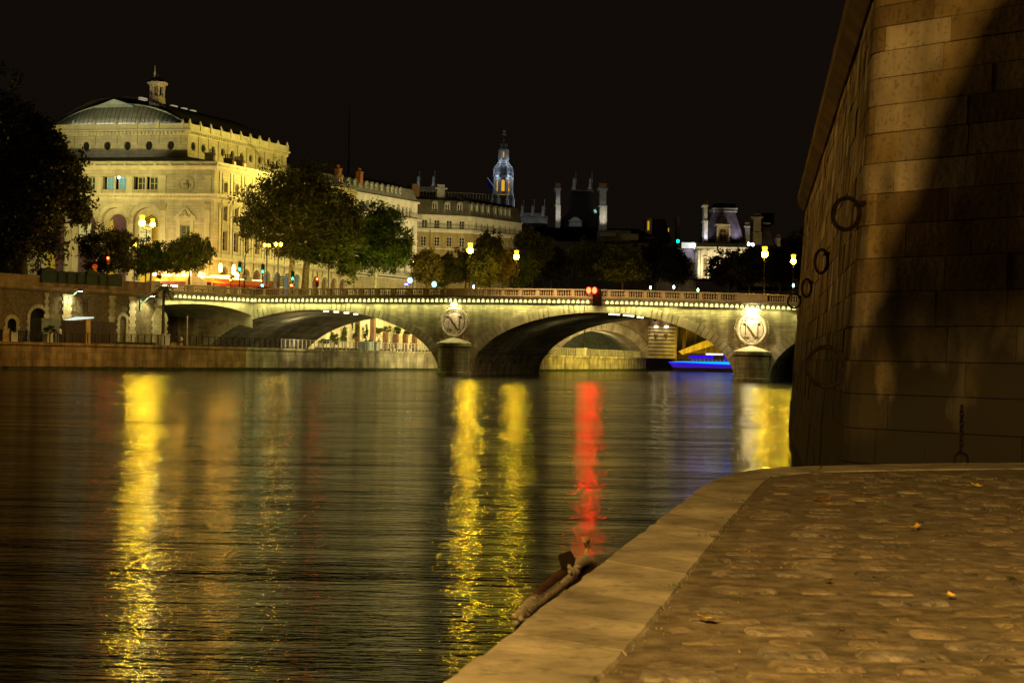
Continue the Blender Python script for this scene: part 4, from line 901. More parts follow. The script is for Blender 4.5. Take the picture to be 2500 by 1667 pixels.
bracket_lamp(340, 735, 'small bracket lamp beside the palm lighting the bare wall', 300)
# ---- green boxes of the booksellers on the parapet
BOX = mat('bookseller_green', (.018, .03, .022), rough=.5)
for k, (a, b, lab) in enumerate(((92, 132, 'first dark green bookseller box on the parapet, under the big tree'), (133, 155, 'second bookseller box, between two taller humped lids'), (156, 178, 'third bookseller box, flat lidded'), (179, 200, 'fourth bookseller box left of the raised lid'), (202, 233, 'bookseller box with the raised hump lid'), (234, 254, 'second last bookseller box'), (255, 291, 'last bookseller box before the bare parapet'))):
    s0, s1 = s(a), s(b) - .06; t = thing('bookseller_box', lab, 'box', UW.P(s0, 0, 10.4), group='green boxes on the quay parapet'); mb = MB(); mb.box(UW, s0, s1, -.45, .40, 9.75, 10.85); ob('case', mb, BOX, t)
    h = .55 if k in (0, 4) else .28; mb = MB(); mb.prism(UW, [(s0, 10.87), (s1, 10.87), (s1 - .03, 10.87 + h * .7), (s0 + (s1 - s0) * .55, 10.87 + h), (s0 + .25, 10.87 + h * .5)], -.5, .42); ob('lid', mb, BOX, t)
    mb = MB()
    for q in (s0 + .1, s1 - .1): mb.box(UW, q - .03, q + .03, .40, .44, 9.2, 10.8)
    ob('strap', mb, RAIL, t)
# ---- furniture of the lower quay
def at(px, dd, z=None):                       # a point on the lower quay, dd metres behind its edge, seen in photo column px
    for a, b in zip(qe, qe[1:]):
        fr = Fr(a, b); fr.o = fr.o - fr.n * dd; q = fr.S(px)
        if -3 <= q <= fr.len + 1: p = fr.P(q, 0, 0); p.z = qz(p.y) if z is None else z; return p, fr
WHP = mat('white_planter', (.55, .55, .47), var=.1); OCH = mat('ochre_pillar', (.42, .29, .12), var=.2)
def planter(px, w, h, m, lab, dd=1.0, group=None):
    p, fr = at(px, dd); t = thing('planter', lab, 'planter', p, group=group); mb = MB(); a = (p - fr.o).dot(fr.u)
    mb.box(fr, a - w / 2, a + w / 2, -w / 2, w / 2, p.z, p.z + h); ob('tub', mb, m, t, bevel=.03)
    mb = MB(); mb.box(fr, a - w / 2 - .04, a + w / 2 + .04, -w / 2 - .04, w / 2 + .04, p.z + h + .002, p.z + h + .07); ob('rim', mb, m, t)
    mb = MB()
    for sg in (-1, 1): mb.lathe(fr.P(a + sg * w * .42, w / 2, p.z + h + .07), [(.05, 0), (.07, .06), (.02, .14)], 6)
    ob('finials', mb, m, t); return p
pl = planter(397, 1.15, 1.15, WHP, 'square white planter at the foot of the palm tree')
planter(9, .8, 1.2, OCH, 'buff square planter at the left edge of the picture'); planter(30, .8, .9, WHP, 'round-shouldered pale tub behind the railing near the left edge')
planter(117, .75, .85, WHP, 'pale pot with a young yellow-green plant on the quay')
planter(894, 1.5, 1.15, mat('mint_planter', (.5, .6, .48), var=.1), 'pale green square planter behind the pale railing'); planter(918, .75, 1.15, WHP, 'narrow white planter just right of the pale green one')
planter(1420, 1.3, 1.2, WHP, 'white planter with a dark pole under the middle arch'); planter(1557, 1.2, 1.1, WHP, 'ochre-lit planter beside the far bridge pier')
mb = MB(); p, fr = at(111, 3.5); a = (p - fr.o).dot(fr.u); mb.box(fr, a - 1.25, a + 1.25, -1, 1, p.z, p.z + 2.65); k_ = ob('container', mb, mat('grey_blue_container', (.14, .17, .16)), label='grey-blue site container standing before the dark archway', cat='container', bevel=.03)
mb = MB(); p, fr = at(211, 3.0); a = (p - fr.o).dot(fr.u); mb.box(fr, a - .28, a + .28, -.3, .3, p.z, p.z + 2.6); mb.box(fr, a - .34, a + .34, -.36, .36, p.z + 2.6, p.z + 2.7); ob('ochre_pillar', mb, OCH, label='plain ochre pillar between the two runs of metal fence', cat='pillar')
SHT = mat('purple_grey_fence', (.11, .085, .08), var=.3, scale=6, rough=.35, metal=.6)
for a_, b_, lab in ((140, 205, 'dark corrugated metal fence left of the ochre pillar'), (217, 281, 'shiny purple-grey vertical bar fence right of the ochre pillar')):
    p, fr = at(a_, 3.0); q, _ = at(b_, 3.0); f2 = Fr(p, q); t = thing('metal_fence', lab, 'fence', p); n = int(f2.len / .16)
    me = MB().box(LOC, -.05, .05, -.04, .04, 0, 2.5).mesh('bar', SHT)
    for k in range(n + 1): piece('bar', me, t, f2.P(f2.len * k / n, 0, p.z), f2.ang)
    mb = MB(); mb.box(f2, 0, f2.len, -.10, -.05, p.z + .3, p.z + .4); mb.box(f2, 0, f2.len, -.10, -.05, p.z + 2.3, p.z + 2.45); ob('cross_rail', mb, SHT, t)
t = thing('white_canopy', 'bright white glowing awning edge under the wall lamp', 'canopy', at(190, 4)[0]); p, fr = at(170, 4.0); q, _ = at(221, 4.0); f2 = Fr(p, q)
mb = MB(); mb.prism(f2, [(0, p.z + 2.55), (f2.len, p.z + 2.85), (f2.len, p.z + 3.0), (f2.len * .5, p.z + 2.98), (0, p.z + 2.62)], -1, .5); ob('canopy', mb, glow('glowing_canvas', (.85, .95, .8), .9), t)  # canvas glows by itself; the light on it is put into emission
mb = MB()
for a in (.2, f2.len - .2): mb.tube([f2.P(a, 0, p.z), f2.P(a, 0, p.z + 2.7)], .03, 5)
ob('leg', mb, RAIL, t)
# low hedge/grass strip at the wall foot
mb = MB(); r = random.Random(9)
for a_, b_, dd, h, nn in ((285, 382, 3.0, .4, 1500), (395, 520, 6.5, .3, 1500), (770, 1050, 6.0, .5, 2600)):
    for k in range(nn):
        px = r.uniform(a_, b_); pp = at(px, dd + r.uniform(-.4, .4))
        if pp is None: continue
        b = pp[0] + Vector((0, 0, r.uniform(0, h * .6))); sz = r.uniform(.06, .14); d = Vector((r.gauss(0, 1), r.gauss(0, 1), r.gauss(0, .6))).normalized(); e = Vector((r.gauss(0, 1), r.gauss(0, 1), r.gauss(0, 1))).normalized()
        mb.add([b - d * sz, b + e * sz * .6, b + d * sz, b - e * sz * .6], [(0, 1, 2, 3)])
ob('low_hedge', mb, mat('hedge_green', (.05, .10, .02), var=.5, scale=4), kind='stuff', label='low green hedge and grass along the quay wall foot', cat='hedge')
# ---- people
SK = mat('skin', (.42, .26, .16), var=.1)
def person(px, dd, lab, shirt, trousers, pose='stand', hair=(.02, .015, .01), turn=0, h=1.74, z=None):
    p, fr = at(px, dd, z); S_ = h / 1.74
    if pose == 'stand': J = dict(pel=(0, 0, .95), che=(0, 0, 1.32), nec=(0, 0, 1.50), hea=(0, .02, 1.64), le=(.20, 0, 1.42), el=(.25, .03, 1.15), hl=(.22, .12, .92), re=(-.20, 0, 1.42), er=(-.26, .02, 1.15), hr=(-.24, .10, .90), kl=(.10, .04, .50), fl=(.11, 0, .06), tl=(.12, .15, .04), kr=(-.10, .0, .50), f_=(-.12, -.05, .06), tr=(-.13, .10, .04))
    else: J = dict(pel=(0, 0, .47), che=(0, .10, .84), nec=(0, .14, 1.02), hea=(0, .20, 1.16), le=(.20, .12, .94), el=(.27, .28, .70), hl=(.12, .48, .66), re=(-.20, .12, .94), er=(-.27, .28, .70), hr=(-.12, .48, .64), kl=(.14, .45, .50), fl=(.14, .42, .06), tl=(.15, .58, .04), kr=(-.14, .45, .50), f_=(-.15, .40, .06), tr=(-.16, .56, .04))
    names = list(J); E_ = [('pel', 'che'), ('che', 'nec'), ('nec', 'hea'), ('che', 'le'), ('le', 'el'), ('el', 'hl'), ('che', 're'), ('re', 'er'), ('er', 'hr'), ('pel', 'kl'), ('kl', 'fl'), ('fl', 'tl'), ('pel', 'kr'), ('kr', 'f_'), ('f_', 'tr')]
    rad = dict(pel=(.16, .12), che=(.17, .12), nec=(.06, .06), hea=(.095, .11), le=(.075, .07), el=(.045, .045), hl=(.04, .03), re=(.075, .07), er=(.045, .045), hr=(.04, .03), kl=(.075, .075), fl=(.045, .05), tl=(.04, .03), kr=(.075, .075), f_=(.045, .05), tr=(.04, .03))
    me = bpy.data.meshes.new('body'); me.from_pydata([tuple(c * S_ for c in J[n]) for n in names], [(names.index(a), names.index(b)) for a, b in E_], [])
    o = bpy.data.objects.new('body', me); COL.objects.link(o); md = o.modifiers.new('s', 'SKIN'); md2 = o.modifiers.new('u', 'SUBSURF'); md2.levels = 1; md2.render_levels = 1
    sv = me.skin_vertices[0].data
    for i, n in enumerate(names): sv[i].radius = tuple(c * S_ for c in rad[n]); sv[i].use_root = (n == 'pel')
    bpy.context.view_layer.update(); m2 = bpy.data.meshes.new_from_object(o.evaluated_get(bpy.context.evaluated_depsgraph_get())); bpy.data.objects.remove(o)
    m2.materials.clear(); ms = [SK, mat('shirt_%d%d%d' % tuple(int(c * 100) for c in shirt), shirt, var=.1), mat('trousers_%d%d%d' % tuple(int(c * 100) for c in trousers), trousers, var=.1), mat('shoe', (.02, .02, .02))]
    for m in ms: m2.materials.append(m)
    zh = J['nec'][2] * S_
    for pg in m2.polygons:
        c = pg.center; hip = J['pel'][2] * S_
        arm_end = min((c - Vector(J['hl']) * S_).length, (c - Vector(J['hr']) * S_).length) < .07
        leg = (c.z < hip + .03 and pose == 'stand') or (pose != 'stand' and (c.z < .56 * S_ and not arm_end))
        pg.material_index = 0 if (c.z > zh + .0 or arm_end) else (3 if c.z < .09 else (2 if leg else 1))
    m2.name = 'body'; t = thing('person', lab, 'person', p, fr.ang + turn); bo = piece('body', m2, t, p, fr.ang + turn); bo.matrix_parent_inverse = Matrix(); bo.location = (0, 0, 0); bo.rotation_euler = (0, 0, 0)
    hx = Vector(J['hea']) * S_; mb = MB(); mb.ball(hx + Vector((0, -.02, .04)), .115, 8, 6); k = ob('hair', mb, mat('hair_%d' % int(hair[0] * 100), hair), t, local=True)
    return t
person(131, 1.2, 'person in a black coat standing by the railing before the container', (.02, .02, .02), (.015, .015, .02), turn=2.5)
person(146, 1.1, 'person in a white top and dark trousers standing beside the one in black', (.6, .6, .6), (.02, .02, .03), turn=-2.6, hair=(.03, .02, .01))
person(415, 3.5, 'person in a red top seated left of the group of three on the grass', (.5, .12, .08), (.03, .03, .05), 'sit', turn=.6)
person(429, 3.4, 'person in dark clothes seated in the middle of the group on the grass', (.02, .02, .03), (.02, .02, .03), 'sit', turn=3.0)
person(440, 3.3, 'person in a white shirt seated right of the group on the grass', (.6, .58, .55), (.05, .05, .06), 'sit', turn=-2.6)
person(952, 2.0, 'person in black seated at the quayside table', (.02, .02, .02), (.02, .02, .03), 'sit', turn=-1.4)
person(960, 2.0, 'person in an orange-yellow jacket seated at the quayside table', (.60, .33, .03), (.03, .03, .04), 'sit', turn=1.5)
person(1000, 2.0, 'person in a dark red top seated alone at the next table', (.18, .04, .04), (.02, .02, .03), 'sit', turn=3.1)
person(893, 3.4, 'person with dark hair standing just behind the pale green planter', (.05, .04, .05), (.03, .03, .04), turn=3.0)
person(903, 3.6, 'taller person behind the pale green planter, right of the other', (.10, .06, .06), (.03, .03, .04), turn=2.4, h=1.8)
person(925, 2.6, 'person in brown standing right of the narrow white planter', (.14, .08, .05), (.04, .03, .03), turn=1.8)
person(1471, 3.0, 'person in dark clothes standing on the quay under the middle arch', (.02, .02, .02), (.02, .02, .02), turn=.5)
for px, lab in ((957, 'small table between the yellow jacket and the black coat'), (1010, 'small table beside the lone seated person')):
    p, fr = at(px, 1.7); t = thing('cafe_table', lab, 'table', p); mb = MB(); mb.lathe(p, [(.45, .72), (.45, .76)], 12); ob('table_top', mb, OCH, t); mb = MB(); mb.lathe(p, [(.22, 0), (.04, .05), (.03, .715)], 8); ob('stand', mb, RAIL, t)
for px in (415, 429, 440, 952, 960, 1000):
    dd = {415: 3.5, 429: 3.4, 440: 3.3}.get(px, 2.0); p, fr = at(px, dd); a = (p - fr.o).dot(fr.u); mb = MB(); mb.box(fr, a - .25, a + .25, -.25, .25, p.z, p.z + .36)
    ob('bench', mb, OCH, label='low seat block under the %s' % {415: 'person in red', 429: 'person in dark clothes on the grass', 440: 'person in the white shirt', 952: 'person in black at the table', 960: 'person in the orange-yellow jacket', 1000: 'lone person in dark red'}[px], cat='bench')
# ---- dark poles on the quay
for px, y0, y1, lab in ((398, 0, 0, None), (456, 770, 838, 'slim buff pole under the flared bridge corner'), (1423, 795, 865, 'dark leaning pole rising from the white planter under the middle arch')):
    if lab:
        p, fr = at(px, 5.0 if px < 1000 else 1.0); zt_ = ZZ(px, y0, p.y); mb = MB(); mb.tube([p, Vector((p.x + (.3 if px > 1000 else 0), p.y, zt_))], .09 if px > 1000 else .07, 6); ob('pole', mb, POLE if px > 1000 else OCH, label=lab, cat='pole')
# ---- sightseeing boat behind the middle arch
BY = 300.0
bt = thing('sightseeing_boat', 'sleek sightseeing boat glowing blue and cyan beside the second medallion pier', 'boat', (XX(1720, BY, 890), BY, 0))
bf = Fr((XX(1632, BY, 890), BY), (XX(1830, BY, 890), BY - 2)); bl = bf.len
BB_ = glow('blue_neon', (.03, .0, 1.0), .95, True); BC = glow('cyan_neon', (.0, .50, 1.0), 1.15, True); BV = glow('violet_hull', (.10, .02, .95), .35)
def bz(py, px=1720): return ZZ(px, py, BY)
mb = MB(); mb.prism(bf, [(1.2, 0.02), (bl, .02), (bl, bz(898)), (.8, bz(898)), (.4, bz(896))], -4, 0); ob('hull', mb, mat('boat_hull', (.03, .02, .06), rough=.3), bt)
mb = MB(); mb.prism(bf, [(.9, bz(898) + .02), (bl, bz(898) + .02), (bl, bz(892.5)), (.3, bz(890))], -4, .03); ob('violet_band', mb, BV, bt)
mb = MB(); mb.prism(bf, [(.0, bz(886.5)), (.3, bz(889.5)), (bl, bz(892)), (bl, bz(881)), (.0, bz(884.5))], -4.02, .07); ob('blue_band', mb, BB_, bt)
mb = MB(); mb.prism(bf, [(.0, bz(885.4)), (3.0, bz(885)), (bl * .45, bz(887)), (bl * .75, bz(889)) if False else (bl * .75, bz(888.5)), (bl, bz(888.8)), (bl, bz(882)), (2.0, bz(883))], -4, .12); ob('cyan_window_band', mb, BC, bt)
mb = MB(); mb.prism(bf, [(2.2, bz(880.9)), (bl, bz(880.9)), (bl, bz(878)), (4.0, bz(878))], -3.8, -.1); ob('cabin', mb, mat('boat_cabin', (.03, .03, .10), rough=.3), bt)
mb = MB(); mb.prism(bf, [(bf.S(1682), bz(875)), (bf.S(1741), bz(875)), (bf.S(1741), bz(868)), (bf.S(1682), bz(868.5))], -3, -.3); mb.box(bf, bf.S(1768), bf.S(1784), -3, -.3, bz(880), bz(868.5)); ob('upper_deck', mb, BB_, bt)
mb = MB(); mb.box(bf, bf.S(1741), bf.S(1768), -3, -.32, bz(880), bz(869)); ob('wheelhouse', mb, mat('wheelhouse', (.12, .09, .10)), bt)
mb = MB(); mb.box(bf, bf.S(1723), bf.S(1765), -2, -.3, bz(866), bz(862.5)); ob('deck_light', mb, glow('deck_white', (.9, .95, .9), 2), bt)
for k in range(14):
    mb = MB(); a = 4.2 + k * (bl - 5) / 14; mb.box(bf, a, a + .42, -.1, -.06, bz(880.7), bz(878.4)); ob('cabin_window', mb, glow('cabin_window_glow', (.25, .25, 1), .5), bt)
mb = MB(); mb.box(bf, 3.6, bl, -.3, -.25, bz(875.3), bz(874.9))
for k in range(16): a = 3.6 + (bl - 3.7) * k / 16; mb.box(bf, a, a + .05, -.3, -.25, bz(878), bz(875))
ob('deck_rail', mb, RAILW, bt)
lamp('AREA', 'boat_glow', bf.P(bl * .5, 1.5, 1.8), 25, (.08, .02, 1), bf.P(bl * .5, 6, 0), size=12, size_y=.8)
# ================================================================= THE THEATRE
TST = mat('theatre_stone', (0.50, 0.44, 0.30), var=.14, scale=.5, bump=.2, bscale=4, bdist=.02, stain=.14, brick=(1.4, .48, 0)); TRIM = mat('theatre_trim', (0.52, 0.46, 0.31), var=.12, scale=1, stain=.12)
TSS = mat('theatre_side_stone', (0.50, 0.42, 0.27), var=.14, scale=.5, bump=.2, bscale=4, stain=.14, brick=(1.4, .48, math.radians(66.4)))
GLD = mat('dark_glass', (.02, .018, .015), rough=.15, var=0); FRM = mat('window_frame_wood', (.42, .38, .28), var=.05); ZINC = mat('grey_zinc', (.30, .30, .25), rough=.8, spec=.1, var=.15, scale=.6, metal=.0); SLATE = mat('dark_slate', (.035, .028, .02), rough=.7, var=.3)
TF = Fr((XX(60, 249.5, 850), 249.5), (XX(516, 245, 853), 245)); TE = TF.P(TF.len, 0, 0); dS = Vector((.40, .9165, 0)); TS = Fr((TE.x, TE.y), (TE.x + dS.x * 44, TE.y + dS.y * 44))
th = thing('theatre', 'cream floodlit theatre with arched loggia, round attic windows and curved zinc roof', 'theatre', (TE.x, TE.y, 9.35))
tz = lambda y: TF.Z(454, y); sx_ = lambda px: TF.S(px, 500)
def win(fr, par, c, z0, z1, w, t, arched=False, cols=2, rows=2, fm=None, gm=None, fw=.07, d=0.0):
    """a window set in its opening: frame part with its panes as sub-part"""
    fm = fm or FRM; gm = gm or GLD; mb = MB(); dd = d - t
    mb.box(fr, c - w / 2, c - w / 2 + fw, dd - .04, dd + .06, z0, z1); mb.box(fr, c + w / 2 - fw, c + w / 2, dd - .04, dd + .06, z0, z1); mb.box(fr, c - w / 2 + fw, c + w / 2 - fw, dd - .04, dd + .06, z0, z0 + fw); mb.box(fr, c - w / 2 + fw, c + w / 2 - fw, dd - .04, dd + .06, z1 - fw, z1)
    for k in range(1, cols): x = c - w / 2 + w * k / cols; mb.box(fr, x - fw / 2, x + fw / 2, dd - .03, dd + .05, z0 + fw, z1 - fw)
    for k in range(1, rows): z = z0 + (z1 - z0) * k / rows; mb.box(fr, c - w / 2 + fw, c + w / 2 - fw, dd - .02, dd + .04, z - fw / 3, z + fw / 3)
    o = ob('window', mb, fm, par); mb = MB(); mb.add([fr.P(c - w / 2, dd, z0), fr.P(c + w / 2, dd, z0), fr.P(c + w / 2, dd, z1), fr.P(c - w / 2, dd, z1)], [(0, 1, 2, 3)]); ob('pane', mb, gm, o); return o
zA = tz(413); zS = tz(482); zspr = tz(548)
holes = [('r', sx_(278.5), tz(463), tz(431), 61 / 16.2), ('r', sx_(354.5), tz(463), tz(431), 61 / 16.2), ('r', sx_(202), tz(463), tz(431), 61 / 16.2), ('r', sx_(126), tz(463), tz(431), 61 / 16.2),
         ('a', sx_(206), 10, tz(507), 4.5), ('a', sx_(282), 10, tz(507), 4.5), ('a', sx_(359), 10, tz(507), 4.5), ('a', sx_(130), 10, tz(507), 4.5), ('r', sx_(453), tz(592), tz(550), 24.5 / 16.2)]
mb = MB(); wall(mb, TF, 0, TF.len, 9.3, zA, holes, t=.9); ob('front_wall', mb, TST, th)
# inner arch wall set back with smaller openings
ih = [('a', sx_(px), 10, tz(522), w_) for px, w_ in ((207, 2.75), (283.5, 2.75), (360, 2.9), (131, 2.75))]
mb = MB(); wall(mb, TF, 2, sx_(392), 9.3, tz(500), ih, t=.3, d=-.9); ob('recessed_wall', mb, TRIM, th)
PUR = mat('purple_panel', (.13, .07, .09), var=.1); YEL = mat('yellow_panel', (.55, .42, .08), var=.05); BLKP = mat('black_stripe', (.02, .02, .02))
for px, hole, kind in ((207, 2.75, 0), (283.5, 2.75, 1), (360, 2.9, 2), (131, 2.75, 1)):
    c = sx_(px); mb = MB(); z1 = tz(522); r = hole / 2; zc0 = z1 - r
    mb.add([TF.P(c - r, -1.1, 10), TF.P(c + r, -1.1, 10), TF.P(c + r, -1.1, z1), TF.P(c - r, -1.1, z1)], [(0, 1, 2, 3)]); ob('painted_panel', mb, YEL if kind == 2 else PUR, th)
    mb = MB()
    if kind == 1: mb.prism(TF, [(c - r, 10), (c + .55, 10), (c - r + .45, z1 - .8), (c - r, z1 - 1.2)], -1.09, -1.06); ob('yellow_wedge', mb, YEL, th)
    mb = MB()
    for k in range(7 if kind == 2 else 5):
        if kind == 2: z = z1 - .1 - k * .34; mb.prism(TF, [(c - r + .1, z - .9), (c + r - .1, z + .55 - .0), (c + r - .1, z + .37), (c - r + .1, z - 1.08)], -1.05, -1.02)
        else: z = z1 - 3.2 - k * .33; mb.prism(TF, [(c - r, z - .8), (c + .25, z + .25), (c + .35, z + .08), (c - r, z - 1.0)], -1.05, -1.02)
    ob('diagonal_stripes', mb, BLKP, th)
# archivolts, piers and capitals of the loggia
for px in (130, 206, 282, 359):
    c = sx_(px)
    mb = MB()
    for r0, r1, d1 in ((2.27, 2.55, .22), (2.57, 2.85, .14)):
        n = 20; zz = tz(507) - 2.25
        for k in range(n):
            a, b = PI * k / n, PI * (k + 1) / n
            mb.prism(TF, [(c + r0 * math.cos(a), zz + r0 * math.sin(a)), (c + r1 * math.cos(a), zz + r1 * math.sin(a)), (c + r1 * math.cos(b), zz + r1 * math.sin(b)), (c + r0 * math.cos(b), zz + r0 * math.sin(b))], 0, d1)
    ob('archivolt', mb, TRIM, th)
    mb = MB(); zz = tz(522) - 1.38
    for k in range(16):
        a, b = PI * k / 16, PI * (k + 1) / 16; r0, r1 = 1.42, 1.62
        mb.prism(TF, [(c + .1 + r0 * math.cos(a), zz + r0 * math.sin(a)), (c + .1 + r1 * math.cos(a), zz + r1 * math.sin(a)), (c + .1 + r1 * math.cos(b), zz + r1 * math.sin(b)), (c + .1 + r0 * math.cos(b), zz + r0 * math.sin(b))], -.9, -.76)
    ob('inner_archivolt', mb, TRIM, th)
for px in (168, 244, 320.5, 397 - 1):
    c = sx_(px); mb = MB(); w_ = .36 if px < 390 else .42
    mb.box(TF, c - w_, c + w_, -.2, .14, 10, zspr); ob('loggia_pier', mb, TRIM, th)
    mb = MB(); mb.lathe(TF.P(c, .1, zspr), [(.32, 0), (.36, .25), (.58, .85), (.60, 1.0)], 8, sy=.6); ob('capital', mb, mat('carved_capital', (.4, .34, .23), var=.4, scale=8, bump=.8), th)
    if px < 390:
        mb = MB(); zz = tz(507) - 1.2; r_ = random.Random(px)
        for k in range(26): u_, v_ = r_.random(), r_.random(); mb.ball(TF.P(c + (u_ - .5) * 1.5 * v_, .04, zz + v_ * 1.6), r_.uniform(.06, .14), 5, 3)
        ob('spandrel_carving', mb, MATS['carved_capital'], th)
def pil(px, w_, z0, z1, cap=True, fr=TF, d=.16):
    c = fr.S(px, 500); mb = MB(); mb.box(fr, c - w_ / 2, c + w_ / 2, 0, d, z0, z1 - (1.0 if cap else .35)); mb.box(fr, c - w_ / 2 - .08, c + w_ / 2 + .08, 0, d + .06, z0, z0 + .4); ob('pilaster', mb, TRIM, th)
    mb = MB()
    if cap:
        mb.lathe(fr.P(c, d * .6, z1 - 1.0), [(w_ * .5, 0), (w_ * .52, .2), (w_ * .72, .8), (w_ * .75, 1.0)], 8, sy=.45); ob('capital', mb, MATS['carved_capital'], th)
    else: mb.box(fr, c - w_ / 2 - .08, c + w_ / 2 + .08, 0, d + .1, z1 - .35, z1); ob('pilaster_cap', mb, TRIM, th)
pil(399, .85, 10, tz(498)); pil(506.5, .85, 10, tz(498))
for px, w_ in ((242, .5), (316, .95), (396, 1.1), (508, .85), (164, .95)): pil(px, w_, tz(475), tz(429), False)
# upper loggia windows: central column, balustrade, glazing (left one lit)
GLIT = glow('lit_teal_glass', (.36, .85, .62), .42); GOFF = mat('grey_glass', (.05, .06, .045), rough=.2)
for px, gm, lit in ((278.5, GLIT, 1), (354.5, GOFF, 0), (202, GOFF, 0), (126, GOFF, 0)):
    c = sx_(px); w_ = 61 / 16.2; z0, z1 = tz(463), tz(431); mb = MB(); mb.lathe(TF.P(c, -.1, z0 - .65), [(.20, 0), (.17, .1), (.15, 2.3), (.2, 2.5), (.26, z1 - z0 + .65)], 8); ob('column', mb, TRIM, th)
    for sg in (-1, 1):
        k = win(TF, th, c + sg * w_ / 4 + .15, z0, z1, w_ / 2 - .4, .85, cols=2, rows=2, gm=gm, fw=.11)
        mb = MB(); mb.box(TF, c + sg * w_ / 4 - w_ / 4 + .18, c + sg * w_ / 4 + w_ / 4 - .18, .0, .10, z0 - .68, z0 - .02); ob('balustrade_panel', mb, MATS['carved_capital'], th)
mb = MB(); mb.ball(TF.P(sx_(287), -.3, tz(433)), .20, 8, 6); ob('ceiling_lamp', mb, glow('teal_bulb', (.7, 1, .85), 12), th)
# medallion with a figure, and side panels
c = sx_(454.5); z = tz(450); mb = MB()
for r in (1.22, 1.02): mb.tube([TF.P(c + r * math.cos(a), .06, z + r * math.sin(a)) for a in [2 * PI * k / 24 for k in range(25)]], .09, 5, cap=False)
ob('medallion_ring', mb, TRIM, th)
mb = MB(); mb.ball(TF.P(c + .05, .05, z + .42), .25, 7, 5); mb.ball(TF.P(c, .02, z - .25), .48, 8, 5, sz=1.1); mb.ball(TF.P(c - .45, .02, z - .1), .2, 6, 4); mb.ball(TF.P(c + .5, .02, z - .2), .22, 6, 4); ob('relief_figure', mb, MATS['carved_capital'], th)
mb = MB()
for x0, x1, y0, y1 in ((413, 432, 461, 440), (477, 500, 461, 440), (408, 497.9, 467, 431.5)):
    a0, a1, z0, z1 = sx_(x0), sx_(x1), tz(y0), tz(y1)
    if x0 == 408: mb.box(TF, a0, a1, 0, .07, z1, z1 + .1); mb.box(TF, a0, a1, 0, .07, z0, z0 + .1); continue
    for q in ((a0, a1, z0, z0 + .09), (a0, a1, z1 - .09, z1), (a0, a0 + .09, z0 + .09, z1 - .09), (a1 - .09, a1, z0 + .09, z1 - .09)): mb.box(TF, q[0], q[1], 0, .07, q[2], q[3])
ob('panel_moulding', mb, TRIM, th)
# pedimented window
c = sx_(453); k = win(TF, th, c, tz(592), tz(550), 24.5 / 16.2, .55, cols=2, rows=2, gm=mat('half_lit_glass', (.03, .035, .02), emit=(.5, .6, .2), estr=.10, sampling=False))
mb = MB()
for sg in (-1, 1): x0, x1 = sorted((c + sg * .78, c + sg * 1.35)); mb.box(TF, x0, x1, 0, .16, 10, tz(538)); x0, x1 = sorted((c + sg * 1.7, c + sg * 2.6)); mb.box(TF, x0, x1, 0, .06, tz(592), tz(560))
mb.box(TF, c - 1.75, c + 1.75, 0, .35, tz(538), tz(534)); mb.box(TF, sx_(407), sx_(497), 0, .08, tz(552), tz(546)) if False else None
ob('window_surround', mb, TRIM, th)
mb = MB(); zz = tz(534); mb.prism(TF, [(c - 1.8, zz), (c + 1.8, zz), (c + 1.55, zz + .35), (c + .9, zz + .85), (c + .55, zz + 1.4), (c, zz + 1.75), (c - .55, zz + 1.4), (c - .9, zz + .85), (c - 1.55, zz + .35)], 0, .30); ob('pediment', mb, TRIM, th)
mb = MB(); mb.ball(TF.P(c, .3, zz + .9), .38, 7, 5, sz=1.3)
for sg in (-1, 1): mb.ball(TF.P(c + sg * .7, .28, zz + .4), .25, 6, 4); mb.ball(TF.P(c + sg * .35, .3, zz + .55), .25, 6, 4)
ob('pediment_carving', mb, MATS['carved_capital'], th)
# cornices
def corn(fr, a0, a1, z, prof_, name='cornice', dent=None, m=TRIM):
    mb = MB(); sweep(mb, prof_, [a0, a1], lambda s: z, fr); 
    mb.add([fr.P(a1, d, z + zz) for zz, d in prof_], [tuple(range(len(prof_)))]); mb.add([fr.P(a0, d, z + zz) for zz, d in prof_], [tuple(range(len(prof_)))[::-1]]); ob(name, mb, m, th)
    if dent:
        mb = MB(); w_, h, d0, st, dz_ = dent; n = int((a1 - a0) / st)
        for k in range(n): x = a0 + st * (k + .5); mb.box(fr, x - w_ / 2, x + w_ / 2, 0, d0, z + dz_, z + dz_ + h)
        ob('dentils', mb, m, th)
P_ST = [(0, 0), (.1, .12), (.5, .15), (.55, .45), (.85, .62), (.95, .62), (1.0, 0)]
corn(TF, 0, TF.len + .6, zS - .35, P_ST, dent=(.25, .22, .38, .55, .28)); corn(TS, -.3, 43, zS - .35, P_ST, dent=(.25, .22, .38, .55, .28))
P_TOP = [(0, 0), (.12, .2), (.4, .55), (.55, .6), (.9, .25), (1.25, .22), (1.3, 0)]
corn(TF, 0, TF.len + .5, zA - .1, P_TOP, dent=(.5, .4, .5, 2.4, .5)); corn(TS, -.2, 43, zA - .1, P_TOP, dent=(.5, .4, .5, 2.4, .5))
